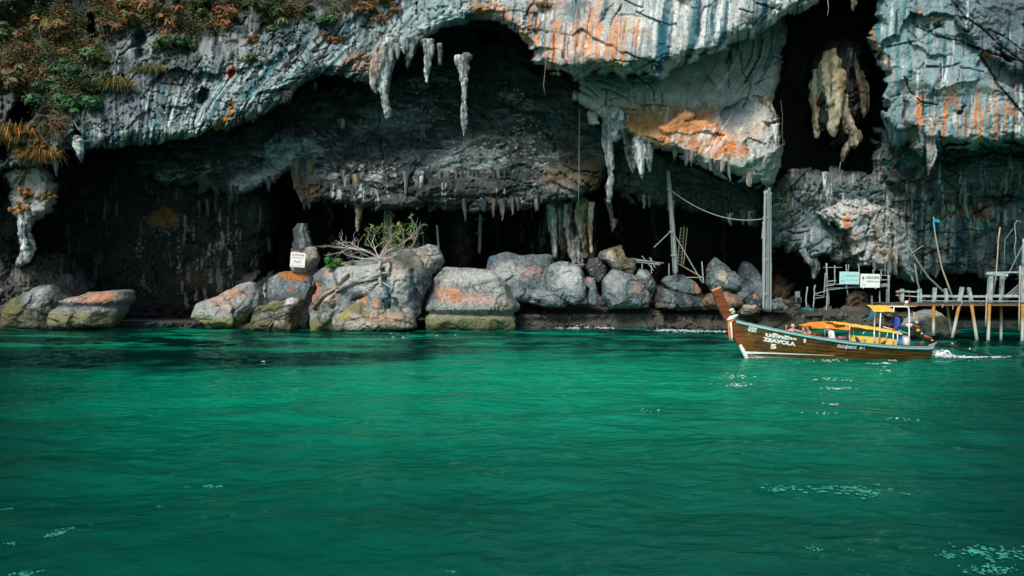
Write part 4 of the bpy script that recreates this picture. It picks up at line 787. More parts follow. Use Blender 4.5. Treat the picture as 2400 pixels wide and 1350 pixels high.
S_([(800, 285, 8), (802, 310, 7), (803, 335, 2)], 76.5, 'cream', 8); S_([(842, 285, 8), (845, 320, 5), (846, 347, 1.5)], 76.5, 'brown', 9); S_([(990, 300, 9), (992, 350, 3)], 77, 'grey', 10)
S_([(700, 380, 16), (704, 440, 14), (712, 470, 7), (714, 490, 2)], 75.0, 'brown', 11, 16); S_([(722, 385, 16), (724, 430, 11), (726, 470, 7), (724, 490, 2)], 74.7, 'brown', 12, 16)
S_([(838, 415, 14), (842, 450, 10), (841, 490, 9), (840, 520, 6), (838, 541, 1)], 74.6, 'cream', 13, 16); S_([(816, 418, 9), (812, 450, 7), (810, 485, 2)], 74.8, 'grey', 14)
S_([(984, 410, 16), (982, 440, 11), (979, 470, 8), (977, 490, 2)], 74.9, 'light', 15, 16); S_([(905, 415, 9), (907, 450, 3)], 74.9, 'brown', 16); S_([(950, 415, 6), (950, 455, 2)], 75, 'grey', 17)
S_([(1440, 262, 30), (1446, 285, 28), (1444, 312, 20), (1440, 326, 10)], 70.8, 'light', 18, 20); S_([(1424, 285, 12), (1420, 320, 12), (1426, 360, 11), (1432, 395, 9), (1434, 420, 8), (1428, 440, 11), (1430, 458, 8), (1427, 474, 2)], 71.0, 'light', 19, 18)
S_([(1458, 290, 8), (1464, 320, 5), (1464, 338, 2)], 71, 'grey', 20)
S_([(1474, 325, 14), (1478, 360, 13), (1482, 392, 8), (1484, 408, 2)], 71.5, 'grey', 21, 16); S_([(1496, 330, 16), (1498, 370, 14), (1503, 405, 6), (1504, 415, 2)], 71.3, 'light', 22, 16); S_([(1518, 340, 12), (1520, 375, 9), (1524, 402, 3)], 71.4, 'grey', 23)
S_([(1790, 235, 12), (1800, 275, 22), (1806, 330, 22), (1808, 365, 20), (1800, 392, 22), (1803, 420, 14), (1801, 448, 4)], 70.0, 'cream', 24, 22); S_([(1815, 300, 10), (1818, 360, 8), (1816, 400, 3)], 70.4, 'light', 25)
S_([(1940, 128, 12), (1944, 148, 26), (1950, 190, 30), (1952, 235, 27), (1954, 270, 20), (1952, 300, 16), (1955, 318, 6)], 73.5, 'orange', 26, 22); S_([(1912, 170, 8), (1914, 195, 19), (1912, 235, 17), (1918, 280, 15), (1917, 302, 11), (1915, 320, 3)], 73.3, 'orange', 27, 18)
S_([(1976, 230, 12), (1982, 275, 10), (1994, 305, 16), (2002, 325, 12), (1984, 345, 12), (1976, 368, 7), (1974, 380, 2)], 73, 'cream', 28, 18); S_([(2004, 130, 5), (2012, 180, 9), (2024, 215, 12), (2026, 255, 8), (2025, 278, 1.5)], 74, 'brown', 29, 16)
S_([(2000, 345, 9), (2010, 325, 12), (2012, 310, 6)], 73, 'cream', 30); S_([(1990, 120, 8), (1986, 180, 6), (1984, 240, 3)], 76, 'dark', 31)
S_([(2180, 285, 12), (2178, 330, 11), (2184, 360, 12), (2178, 388, 8), (2176, 410, 2)], 66.2, 'pink', 32, 18); S_([(2160, 300, 8), (2162, 340, 3)], 66.4, 'grey', 33)
for i, (a, b) in enumerate((([(1296, 468, 14), (1294, 510, 12), (1298, 560, 10), (1300, 600, 6)], 'light'), ([(1330, 470, 12), (1326, 530, 9), (1340, 590, 10), (1346, 616, 5)], 'pink'), ([(1362, 470, 14), (1360, 520, 12), (1366, 560, 9), (1372, 600, 5)], 'cream'), ([(1385, 480, 8), (1384, 540, 6), (1386, 590, 4)], 'orange'),
    ([(1312, 470, 9), (1316, 520, 7), (1310, 570, 3)], 'grey'), ([(1352, 560, 8), (1356, 600, 10), (1362, 622, 8)], 'light'))): S_(a, 80.6 + .2 * (i % 3), b, 40 + i, 14, fix=True)
S_([(2110, 585, 14), (2118, 620, 11), (2136, 640, 8), (2142, 662, 2)], 74.2, 'light', 50); S_([(2090, 590, 12), (2096, 625, 7), (2100, 645, 2)], 74.4, 'cream', 51); S_([(1860, 405, 14), (1862, 445, 15), (1858, 470, 10), (1864, 488, 4)], 76.5, 'pink', 52, 16)
S_([(1936, 410, 10), (1942, 450, 15), (1946, 478, 12), (1944, 500, 3)], 76.0, 'light', 53, 16); S_([(1908, 612, 10), (1912, 635, 11), (1906, 650, 4)], 77, 'light', 54); S_([(1880, 590, 8), (1894, 610, 9), (1908, 622, 9)], 77, 'grey', 55)
S_([(182, 325, 14), (186, 352, 10), (191, 378, 2)], 70.6, 'light', 56); S_([(130, 380, 8), (133, 412, 2)], 70.8, 'pink', 57); S_([(1200 + 800, -20, 10), (2002, 8, 7), (2000, 24, 2)], 69, 'cream', 58)
S_([(60, 500, 12), (58, 545, 14), (66, 585, 18), (62, 612, 6)], 71.0, 'light', 59, 16); S_([(1440, 520, 8), (1434, 545, 2)], 79, 'brown', 60); S_([(1424, 470, 8), (1432, 500, 5), (1436, 540, 2)], 79.5, 'brown', 61)
o_ = stal([(711, 524, 9), (706, 540, 14), (710, 560, 16), (712, 585, 20), (714, 604, 24)], 76.4, 'dark', 66, 30, name='drip_rock'); o_.parent = None; tag(o_, 'dark knobbly drip stone standing behind the sign rock', 'rock')
_r = random.Random(77)
def fringe(path, Y, n, l0, l1, r0, r1, tones):
    path = np.asarray(path, float); tt = np.concatenate([[0], np.cumsum(np.hypot(*np.diff(path, axis=0).T))])
    for i in range(n):
        q = _r.random() * tt[-1]; x = np.interp(q, tt, path[:, 0]); y = np.interp(q, tt, path[:, 1]); l = l0 + (l1 - l0) * _r.random() ** 2.2; r = r0 + (r1 - r0) * _r.random()
        S_([(x, y - 10, r * 1.5), (x + _r.uniform(-2, 2), y + l * .4, r), (x + _r.uniform(-3, 3), y + l * .8, r * .6), (x + _r.uniform(-3, 3), y + l, 1)], Y + _r.uniform(-.3, .3), _r.choice(tones), 100 + i + int(x), 9)
fringe([(690, 420), (760, 418), (900, 420), (1010, 424), (1200, 418)], 75.6, 15, 3, 40, 1.0, 4, ['dark', 'grey', 'brown', 'dark'])
fringe([(160, 342), (240, 345), (400, 330), (560, 290), (690, 225)], 70.8, 5, 5, 16, 3, 7, ['dark'])
fringe([(1080, 490), (1280, 485)], 76.4, 9, 8, 44, 2, 4.5, ['dark', 'grey', 'brown'])
fringe([(1550, 350), (1640, 385), (1700, 402), (1780, 436)], 70.6, 12, 4, 26, 1.5, 5, ['pink', 'dark', 'dark', 'grey'])
fringe([(2040, 630), (2150, 640), (2240, 640)], 75.0, 8, 5, 26, 1.5, 5, ['dark', 'grey'])
fringe([(2120, 480), (2200, 466), (2300, 480)], 75.6, 10, 10, 50, 2, 6, ['dark', 'brown', 'grey', 'dark'])
fringe([(440, 500), (520, 480), (610, 500)], 83.0, 8, 15, 60, 2, 5, ['dark', 'brown'])
fringe([(880, 180), (930, 125), (1000, 95)], 71.2, 8, 8, 24, 4, 8, ['grey', 'light'])
fringe([(1480, 470), (1700, 515), (1780, 515)], 80.0, 9, 8, 28, 3, 6, ['grey', 'light'])
fringe([(500, 450), (570, 458), (640, 430)], 79.5, 5, 8, 34, 2, 6, ['dark'])
# ================================================================== scrub, bushes, bare shrubs
def leaf_mat():
    m, t, b = new_mat('leaf'); at = nd(t, 'ShaderNodeVertexColor', layer_name='Col'); tc = nd(t, 'ShaderNodeTexCoord')
    n = nd(t, 'ShaderNodeTexNoise', Scale=5.0, Detail=3.0); t.links.new(tc.outputs['Object'], n.inputs['Vector'])
    v = ramp(t, n.outputs['Fac'], [(.3, .6), (.7, 1.4)]); t.links.new(mix_rgb(t, at.outputs[0], v, .8, 'MULTIPLY'), b.inputs['Base Color'])
    b.inputs['Roughness'].default_value = .6; b.inputs['Specular IOR Level'].default_value = .3; return m
LEAF = leaf_mat(); TWIG = plain('pale_bark', (.42, .38, .35), .9, .25, 14); BARK = plain('brown_bark', (.16, .11, .08), .9, .25, 14)
def leaves_mesh(C, N, size, col, rng, long=1.8, droop=0.0):
    """one bent diamond per point C facing about N"""
    n = len(C); t = rng.normal(size=(n, 3)); t[:, 2] -= droop; t -= (t * N).sum(1, keepdims=True) * N; t /= np.linalg.norm(t, axis=1, keepdims=True) + 1e-6
    b = np.cross(N, t); s = size[:, None]
    v = np.stack([C - t * s * .5 * long, C + b * s * .35 + N * s * .06, C + t * s * .5 * long - N * s * .12, C - b * s * .35 + N * s * .06], 1)
    return v.reshape(-1, 3), np.arange(4 * n).reshape(-1, 4), np.repeat(col, 4, 0)
GREEN = [(.012, .062, .018), (.022, .085, .020), (.010, .040, .016)]; OLIVE = [(.085, .095, .025), (.06, .08, .025), (.12, .11, .03)]; RUST = [(.18, .065, .014), (.26, .10, .02), (.09, .045, .018), (.07, .06, .022)]; DARK = [(.02, .04, .02), (.035, .05, .02), (.06, .05, .02)]
BRIGHT = [(.05, .19, .035), (.03, .13, .03), (.08, .22, .04)]; YEL = [(.17, .17, .04), (.12, .14, .04), (.22, .15, .04)]; ORANGE = [(.42, .15, .02), (.30, .10, .02), (.20, .13, .03)]
def bush_meshes(seed, pal, n=900, clumps=14, leaf=.16, flat=.7, grass=False):
    rng = np.random.default_rng(seed); cc = rng.normal(size=(clumps, 3)) * (.42, .36, .42 * flat); cr = rng.uniform(.20, .42, clumps); tone = rng.uniform(.7, 1.3, clumps)
    k = rng.integers(0, clumps, n); d = rng.normal(size=(n, 3)); d /= np.linalg.norm(d, axis=1, keepdims=True); r = cr[k] * rng.random(n) ** .4
    C = cc[k] + d * r[:, None] * (1, 1, .6); N = d + (0, -.4, .5); N /= np.linalg.norm(N, axis=1, keepdims=True)
    col = np.asarray(pal)[rng.integers(0, len(pal), n)] * (tone[k] * rng.uniform(.75, 1.25, n))[:, None]
    if grass:
        C = rng.normal(size=(n, 3)) * (.35, .25, .1); dr = C * (1.2, 1.2, 0) + (0, -.3, .25) + rng.normal(size=(n, 3)) * .25
        L_ = rng.uniform(.5, 1.0, n)[:, None]; side = np.cross(dr, rng.normal(size=(n, 3))); side /= np.linalg.norm(side, axis=1, keepdims=True) + 1e-6; side *= .022
        p1 = C + dr * L_ * .5 + (0, 0, .12); p2 = C + dr * L_ - np.stack([0 * L_[:, 0], 0 * L_[:, 0], .55 * L_[:, 0]], -1)
        v = np.stack([C - side, C + side, p1 + side, p1 - side, p2, p2], 1)
        f = np.concatenate([np.stack([6 * np.arange(n) + q for q in qq], -1) for qq in ((0, 1, 2, 3), (3, 2, 4, 5))]); vv_, ff, cc_ = v.reshape(-1, 3), f, np.repeat(col, 6, 0)
    else: vv_, ff, cc_ = leaves_mesh(C, N, leaf * rng.uniform(.6, 1.4, n), col, rng)
    br = MB()
    for j in range(min(clumps, 9)): br.tube([(0, .1, -.45), tuple(cc[j] * .5 + (0, 0, -.2)), tuple(cc[j])], [.035, .025, .008], 5)
    return vv_, ff, cc_, br
def bush(label, px, py, rpx, pal, seed, Y=None, n=900, grass=False, flat=.7, leaf=.16, group=None, name='bush', cat='bush', lift=.3, twigmat=None):
    if Y is None: Y = cliff_depth(px, py) - lift
    r = rpx * Y / FPX
    v, f, c, br = bush_meshes(seed, pal, n, leaf=leaf, flat=flat, grass=grass)
    root = empty(name, P(px, py, Y)); tag(root, label, cat, group)
    o = mesh_np('leaves' if not grass else 'blades', v, f, LEAF, c, smooth=False, parent=root); o.scale = (r, r, r)
    if not grass: b = br.build('branches', twigmat or BARK, root, True); b.scale = (r, r, r)
    return root
def twig_shrub(label, px, py, Y, hpx, seed, spread=1.0, mat=None, name='bare_shrub', cat='shrub', lean=(0, 0), levels=4, rad=.035, group=None, droop=.0, parent=None, up=1.0):
    r = random.Random(seed); h = hpx * Y / FPX; mb = MB(); tips = []
    def grow(p, d, ln, rd, lv):
        pts = [p]; q = p.copy(); dd = d.copy()
        for s in range(4):
            dd = (dd + Vector((r.gauss(0, .22), r.gauss(0, .22), r.gauss(0, .18) - droop * .1))).normalized(); q = q + dd * ln / 4; pts.append(q.copy())
        mb.tube(pts, [rd, rd * .85, rd * .7, rd * .6, rd * .45], 5 if lv > 1 else 4, False)
        if lv <= 0: tips.append(q); return
        for k in range(r.choice((2, 3, 3))):
            s = r.choice((2, 3, 4)); nd_ = (dd + Vector((r.gauss(0, .75 * spread), r.gauss(0, .5), r.gauss(.1, .45)))).normalized(); grow(pts[s], nd_, ln * r.uniform(.55, .85), rd * .55, lv - 1)
    for k in range(3): grow(Vector((0, 0, 0)), Vector((lean[0] + r.gauss(0, .6 * spread), r.gauss(-.2, .3), up)).normalized(), h * .42, rad, levels - 1)
    o = mb.build(name, mat or TWIG, None, True, P(px, py, Y)); tag(o, label, cat, group)
    return o, tips
B = bush
B('bright green feathery bush hanging at the lower edge of the scrub', 172, 240, 62, GREEN + BRIGHT[1:2], 1, n=1600, flat=.6, leaf=.13)
B('bright green bush tucked to the right below the feathery one', 214, 250, 40, GREEN + BRIGHT[1:2], 2, n=900, flat=.6, leaf=.14)
B('dark green tree like bush with a thin pale trunk', 148, 185, 58, GREEN, 3, n=1500, flat=.9, leaf=.14)
B('dark green bush at the edge of bare grey rock', 215, 200, 50, GREEN + DARK, 4, n=1200)
B('olive green bush spreading over pale fluted rock', 232, 132, 50, OLIVE + GREEN, 5, n=1100, flat=.5)
B('olive bush at the left frame edge high on the cliff', 16, 90, 48, OLIVE + DARK, 6, n=1100)
B('rust and olive bush high in the corner scrub', 110, 60, 60, RUST + OLIVE, 7, n=1300)
B('dark green bush in the top corner of the scrub', 50, 20, 70, DARK + OLIVE, 8, n=1400)
B('golden brown bush in the middle of the corner scrub', 150, 100, 50, RUST + YEL, 9, n=1100)
B('brown bush low in the corner scrub beside the dark hole', 60, 190, 60, RUST + OLIVE + DARK, 10, n=1300)
B('dark bush above the dark hole in the rock', 30, 240 - 50, 46, DARK + RUST, 11, n=900)
B('green bush on the ledge left of the pale square rock face', 410, 98, 52, GREEN + OLIVE, 12, n=1300, flat=.55)
B('rust orange bush above the ledge with the green bush', 400, 55, 50, RUST, 13, n=1100)
B('green bush at the top edge above the rust orange one', 465, 12, 44, GREEN + OLIVE, 14, n=1000)
B('brown bush at the top edge left of the green one', 330, 20, 60, RUST + OLIVE, 15, n=1200)
B('rust bush on the ledge above the pale square rock face', 520, 40, 52, RUST + ORANGE[1:2], 16, n=1100)
B('olive bush with tall stems at the top edge', 630, 20, 52, OLIVE + GREEN, 17, n=1200, flat=1.0)
B('small green bush beside the red patch of rock', 588, 140, 28, GREEN + OLIVE, 18, n=700)
B('rust tuft on the right of the pale square rock face', 596, 90, 22, RUST + ORANGE, 19, n=500)
B('fresh green bush above the bare white twigs', 762, 46, 34, BRIGHT[1:2] + GREEN, 20, n=900, flat=.5)
B('rust red bush below the fresh green one', 782, 94, 28, RUST + [(.3, .06, .02)], 21, n=700, flat=.5)
B('dark brown bush in the hollow at the top centre', 870, 12, 46, DARK + RUST, 22, n=1000)
B('orange brown tuft hanging in the top centre hollow', 932, 22, 18, ORANGE + RUST, 23, n=500)
B('orange brown tuft left of the top centre hollow', 890, 46, 18, ORANGE + RUST, 24, n=500)
B('orange tuft at the top edge above the orange streaks', 1272, 10, 22, ORANGE + YEL, 25, n=600)
B('dark moss cushion on the blue grey right wall', 2192, 52, 20, OLIVE + DARK, 26, n=600, flat=.4, name='moss_cushion', cat='moss')
B('yellowish grass tuft spilling over the grey rock edge', 272, 200, 40, YEL, 27, n=420, grass=True, name='grass_tuft', cat='grass')
B('yellow green grass tuft on the ridge beside an ochre stain', 364, 164, 28, YEL + BRIGHT[1:2], 28, n=320, grass=True, name='grass_tuft', cat='grass')
B('small grass tuft left of the one on the ridge', 325, 165, 20, YEL + OLIVE, 29, n=240, grass=True, name='grass_tuft', cat='grass')
B('orange dry grass clump at the left frame edge', 30, 315, 52, ORANGE + YEL, 30, n=500, grass=True, name='grass_clump', cat='grass')
B('olive grass clump draped over the top of the left pillar', 100, 368, 40, YEL + ORANGE + RUST, 31, n=460, grass=True, name='grass_clump', cat='grass')
B('rust bush on the shoulder above the left pillar', 78, 335, 44, RUST + OLIVE, 32, n=1000)
B('rust orange growth on the upper part of the left pillar', 58, 455, 28, ORANGE + RUST, 33, n=650, flat=.6)
B('orange growth on the middle of the left pillar', 52, 492, 30, ORANGE, 34, n=650, flat=.45)
B('olive growth on the right side of the left pillar', 112, 462, 20, OLIVE + ORANGE, 35, n=400, flat=.5)
B('bright green bush on top of the carved rock beside the sign', 781, 612, 27, BRIGHT, 36, Y=70.3, n=900, leaf=.15, flat=.8)
B('sprig of green leaves right of the bright green bush', 822, 618, 13, BRIGHT + RUST[:1], 37, Y=70.0, n=180, leaf=.2)
B('green creeper hanging from the drip column above the pole bundle', 1832, 482, 22, GREEN, 38, Y=70.5, n=420, flat=1.2, name='creeper', cat='creeper')
B('brown dry bush between the green bushes on the left', 260, 60, 46, RUST + DARK, 39, n=1000)
B('dark bush on the far side of the tall stems', 700, 10, 44, DARK + OLIVE, 40, n=900)
for i, (lb, x, y, h, sd) in enumerate((('bare white twig shrub beside the dark hole in the rock', 120, 300, 66, 1), ('bare white twig shrub hanging above the first lip teeth', 185, 305, 60, 2), ('bare white twigs spread over pale rock below the fresh green bush', 735, 92, 60, 3),
     ('bare twigs on the ledge under the pale square rock face', 545, 122, 46, 4), ('pale bare twigs in the left scrub by the frame edge', 40, 150, 70, 5), ('thin bare shrub among the brown bushes above the ledge', 455, 70, 70, 6), ('thin grey twigs rising from the rust bush on the ledge', 505, 70, 60, 7),
     ('pale twigs beside the yellowish grass tuft', 195, 180, 50, 8), ('bare stems at the top edge beside the olive bush', 665, 40, 60, 9), ('grey twigs at the top left of the centre hollow', 815, 40, 56, 10), ('fine twigs across the pale fluted rock', 110, 125, 70, 11))):
    twig_shrub(lb, x, y, cliff_depth(x, y) - .5, h, sd, 1.2, rad=.028)
# scrub that reads as one mass
def scrub():
    rng = np.random.default_rng(9); reg = sdf_poly(U, V, [(-60, -70), (960, -70), (900, 20), (700, 40), (600, 50), (460, 90), (330, 60), (270, 90), (250, 190), (190, 260), (110, 360), (-60, 400)])
    dens = sstep(-20, 40, reg + 60 * p.n1) * sstep(-.22, .18, p.n2 + .5 * p.n1 + .25 * sstep(300, 120, U)); dens[V < -70] = 0; dens[(U < -60)] = 0; dens *= sstep(-6, 14, -sdf_poly(U, V, [(-60, 215), (60, 222), (88, 262), (80, 300), (-60, 306)]))
    w_ = dens.ravel(); w_ = w_ / w_.sum(); idx = rng.choice(w_.size, 62000, p=w_)
    C = Pn(U, V, D).reshape(-1, 3)[idx]; off = rng.random(len(idx)) ** 1.5 * 1.1 * (.4 + np.clip(p.n1.ravel()[idx] + .5, 0, 1.2))
    C = C + np.stack([rng.normal(size=len(idx)) * .15, -off, rng.normal(size=len(idx)) * .15 + .2 * off], -1)
    N = rng.normal(size=C.shape) + (0, -.8, .8); N /= np.linalg.norm(N, axis=1, keepdims=True)
    pn = p.n2.ravel()[idx] + .35 * fbm(U / 22, V / 22, 2, 2, seed=91).ravel()[idx]; pals = np.array(RUST + OLIVE + DARK); k = rng.integers(0, 4, len(idx))
    col = np.where((pn > .13)[:, None], np.array(RUST)[k], np.where((pn > -.10)[:, None], np.array(OLIVE)[k % 3], np.array(DARK)[k % 3])) * rng.uniform(.6, 1.3, len(idx))[:, None]
    v, f, c = leaves_mesh(C, N, rng.uniform(.06, .17, len(idx)), col, rng); o = mesh_np('scrub', v, f, LEAF, c, smooth=False); o['kind'] = 'stuff'; return o
scrub()
# the little tree on the carved rock: pale trunk, roots over the stone, thin yellowing crown
def little_tree():
    rock = BO['biggest carved rock at the centre left with the bare tree on top']; bpy.context.view_layer.update()
    def Yat(px, py):
        d = P(px, py, 1.0) - P(1200, 680, 0); d.normalize(); o_ = Vector((0, 0, CAM_H)) - rock.location; ok, h, n_, i_ = rock.ray_cast(o_, d); return (h + rock.location).y if ok else None
    Y = (Yat(892, 634) or 70.0) - .05; Y0 = Y; root = empty('small_tree', P(892, 640, Y)); tag(root, 'small bare tree with pale roots gripping the big carved rock', 'tree')
    o0 = P(892, 640, Y); rr = random.Random(5)
    def L_(pts): return [P(x, y, (Yat(x, y) or Y) - .06) - o0 for x, y, d in pts]
    t = MB(); t.tube(L_([(893, 672, -.1), (890, 650, -.1), (889, 634, -.05)]), [.15, .13, .11], 8); t.tube([P(889, 634, Y - .06) - o0, P(890, 622, Y) - o0, P(891, 612, Y) - o0], [.11, .10, .09], 8)
    t.build('trunk', TWIG, root, True)
    r = MB()
    for pts in ([(890, 655, -.1), (870, 664, -.25), (845, 668, -.2), (835, 670, -.1)], [(890, 650, -.1), (868, 655, -.2), (842, 660, -.1)], [(892, 668, -.1), (898, 690, -.4), (904, 706, -.5)], [(888, 645, -.1), (860, 646, -.1), (838, 652, 0)], [(893, 660, -.1), (916, 674, -.3), (918, 700, -.4)], [(895, 640, 0), (918, 640, -.1), (934, 628, 0)],
                [(889, 660, -.1), (866, 672, -.3), (850, 668, -.2), (840, 664, -.1)], [(886, 632, 0), (866, 636, 0), (846, 630, .1)], [(890, 640, 0), (872, 650, -.2), (850, 650, -.1), (836, 644, 0)], [(897, 676, -.3), (888, 692, -.5)]): r.tube(L_(pts), [.06, .042, .028, .014][:len(pts)], 6)
    r.build('roots', TWIG, root, True)
    b = MB(); tips = []
    def grow(p_, d, ln, rd, lv):
        pts = [p_]; q = p_.copy(); dd = d.copy()
        for s in range(5):
            dd = (dd + Vector((rr.gauss(0, .20), rr.gauss(0, .15), rr.gauss(0, .16)))).normalized(); q = q + dd * ln / 5; pts.append(q.copy())
        b.tube(pts, [rd, rd * .9, rd * .8, rd * .7, rd * .6, rd * .45], 5, False)
        if lv <= 0: tips.append(q); return
        if lv <= 1: tips.append(pts[3])
        for k in range(3):
            s = (2, 3, 5)[k]; grow(pts[s], (dd + Vector((rr.gauss(0, .6), rr.gauss(0, .4), rr.gauss(.0, .22)))).normalized(), ln * rr.uniform(.5, .75), rd * .58, lv - 1)
    base = P(890, 614, Y) - o0
    for dx, dz, ln, up in ((-1.0, .42, 2.3, 0), (-.75, .62, 1.9, 0), (.3, .8, 1.5, 0), (.8, .6, 1.8, 0), (-1.0, .12, 1.3, 0), (1, .3, 2.1, 0), (-.1, .9, 1.4, 0), (.5, .9, 1.5, 0)): grow(base, Vector((dx, rr.uniform(-.3, .3), dz)).normalized(), ln * .95, .055, 3)
    b.build('branches', TWIG, root, True).scale = (1.3, 1.2, 1.3)
    rng = np.random.default_rng(3); T = np.array([tuple(q) for q in tips]); w_ = np.exp(-((T[:, 0] - .6) / 1.8) ** 2) * sstep(1.2, 2.0, T[:, 2]); w_ /= w_.sum()
    k = rng.choice(len(T), 420, p=w_); C = T[k] + rng.normal(size=(420, 3)) * .13; N = rng.normal(size=C.shape) + (0, -.6, .8); N /= np.linalg.norm(N, axis=1, keepdims=True)
    pal = np.array([(.05, .12, .03), (.08, .15, .03), (.35, .27, .03), (.04, .10, .03), (.30, .12, .03)]); col = pal[rng.choice(5, 420, p=[.35, .3, .14, .16, .05])] * rng.uniform(.7, 1.3, 420)[:, None]
    v, f, c = leaves_mesh(C, N, rng.uniform(.09, .18, 420), col, rng); mesh_np('crown', v, f, LEAF, c, smooth=False, parent=root).scale = (1.3, 1.2, 1.3)
little_tree()
# hanging aerial roots and lines on the cliff
VINE = plain('dry_vine', (.26, .17, .10), .9, .2)
def vine(label, pts, r=.02, mat=None, name='hanging_vine', cat='vine'):
    o = MB().tube([P(*q) - P(*pts[0]) for q in pts], r, 5).build(name, mat or VINE, None, True, P(*pts[0])); return tag(o, label, cat)
vine('long brown vine hanging into the arch from the orange tuft', [(1278, 20, 66.5), (1276, 90, 66.3), (1279, 150, 66.2), (1274, 200, 66.3), (1277, 222, 66.4)], .03)
vine('thin white root hanging in the tall dark cleft', [(1830, 235, 75), (1834, 270, 75), (1833, 310, 75), (1836, 358, 75)], .02, TWIG)
vine('knotted pale root below the bright drip rocks in the cleft', [(1970, 380, 76), (1966, 410, 76), (1972, 405, 76), (1965, 440, 76)], .025, TWIG)
vine('short pale vine under the top lip of the cleft', [(1940, 0, 68), (1942, 20, 68), (1939, 38, 68)], .02, TWIG)
# ================================================================== bamboo poles, ladder, ropes, signs, platform
BAMB = plain('weathered_bamboo', (.29, .32, .32), .75, .25, 9, stretch=(6, 6, .8)); BAMD = plain('dark_bamboo', (.16, .19, .20), .8, .25, 9, stretch=(6, 6, .8)); BAMB2 = plain('tan_bamboo', (.40, .33, .24), .75, .25, 9, stretch=(6, 6, .8))
ROPE = plain('grey_rope', (.36, .37, .35), .9, .2, 30); BROPE = plain('blue_rope', (.03, .20, .26), .9, .2, 30)
def pole_pts(a, b, Ya, Yb=None, sag=0, n=9, jit=0, rr=None):
    Yb = Ya if Yb is None else Yb; out = []
    for i in range(n):
        t = i / (n - 1); x = a[0] + (b[0] - a[0]) * t; y = a[1] + (b[1] - a[1]) * t + sag * 4 * t * (1 - t)
        if rr and jit: x += rr.uniform(-jit, jit)
        out.append(P(x, y, Ya + (Yb - Ya) * t))
    return out
def bamboo(mb, pts, r):
    pts2 = []; rad = []
    for i in range(len(pts) - 1):
        for k in range(4):
            t = k / 4; pts2.append(pts[i].lerp(pts[i + 1], t)); rad.append(r * (1.16 if k == 0 else 1.0))
    pts2.append(pts[-1]); rad.append(r); mb.tube(pts2, rad, 7)
def pole_bundle(label, poles, Y, mats, ties=(), seed=0, name='pole_bundle', cat='poles'):
    rr = random.Random(seed); root = empty(name, P(*poles[0][1], Y)); tag(root, label, cat); o0 = root.location.copy()
    for i, (a, b, r) in enumerate(poles):
        Yi = Y + rr.uniform(-.14, .14); mb = MB(); pts = [q - o0 for q in pole_pts(a, b, Yi, jit=.5, rr=rr)]; bamboo(mb, pts, r); mb.build('bamboo_pole', mats[i % len(mats)], root, True)
    for (x, y, wpx) in ties:
        c = P(x, y, Y) - o0; hw = wpx * Y / FPX / 2; mb = MB()
        for k in range(3): mb.tube([c + Vector((hw * math.cos(q), .24 * math.sin(q), .05 * k)) for q in [j * math.pi / 6 for j in range(13)]], .018, 5, False)
        mb.build('rope_lashing', ROPE, root, True)
    return root
pole_bundle('thick bundle of pale bamboo poles from the drip column down to the ledge', [((1793, 448), (1790, 726), .10), ((1799, 446), (1796, 728), .11), ((1803, 440), (1801, 730), .11), ((1806, 450), (1806, 730), .09), ((1795, 470), (1786, 560), .07), ((1789, 520), (1789, 724), .07), ((1798, 460), (1803, 726), .08)],
            70.2, [BAMB, BAMB, BAMD, BAMB], [(1798, 512, 22), (1797, 610, 22), (1797, 690, 20)], 1)
pole_bundle('tall dark pole of lashed bamboo leaning under the orange lip', [((1564, 398), (1580, 645), .10), ((1568, 402), (1584, 645), .10), ((1571, 420), (1588, 640), .08), ((1573, 520), (1578, 640), .06)], 74.0, [BAMD, BAMB, BAMD], [(1569, 445, 12), (1575, 545, 16), (1580, 600, 16)], 2)
pole_bundle('bundle of tan poles standing behind the little tree', [((902, 494), (899, 598), .07), ((908, 490), (905, 600), .09), ((914, 492), (911, 600), .08), ((917, 496), (918, 598), .07), ((906, 500), (902, 600), .06)], 80.0, [BAMB2, BAMB, BAMB2], [(908, 540, 18)], 3)
pole_bundle('pair of pale poles with crossbars in the middle of the black cave', [((1124, 500), (1122, 592), .08), ((1128, 504), (1125, 594), .07), ((1112, 514), (1138, 514), .03), ((1113, 548), (1132, 540), .03), ((1116, 544), (1130, 545), .03)], 84.0, [BAMB, BAMB], [(1125, 514, 8)], 4)
for lb, a, b, Y_, r_, m_ in (('single knotted pale pole right of the little tree', (1024, 528), (1030, 606), 80, .11, BAMB), ('thin pole leaning beside the little tree', (988, 535), (996, 584), 81, .05, BAMD), ('second thin pole leaning behind the little tree crown', (978, 530), (981, 580), 81.5, .04, BAMD),
    ('slanting long stick between the tan poles and the slab', (912, 532), (972, 521), 80.5, .04, BAMB2), ('brace stick from the dark pole down to the left', (1569, 545), (1533, 580), 74.2, .045, BAMB), ('brace stick from the dark pole down to the right', (1575, 540), (1647, 664), 74.0, .05, BAMB),
    ('upright stick right of the dark pole among the boulders', (1645, 613), (1649, 664), 74.0, .06, BAMB), ('flat stick on the rocks at the foot of the upright stick', (1608, 650), (1650, 651), 74.2, .04, BAMB), ('short stick sloping down from the foot of the ladder', (1586, 616), (1645, 650), 75.5, .05, BAMB2),
    ('upright stick below the drip column cluster in the cave', (1342, 600), (1342, 618), 79, .045, BAMB), ('stick lying on the long grey boulder', (1288, 619), (1372, 620), 76, .03, BAMB)):
    mb = MB(); o0 = P(*b, Y_); bamboo(mb, [q - o0 for q in pole_pts(a, b, Y_, n=6)], r_); tag(mb.build('bamboo_stick', m_, None, True, o0), lb, 'stick')
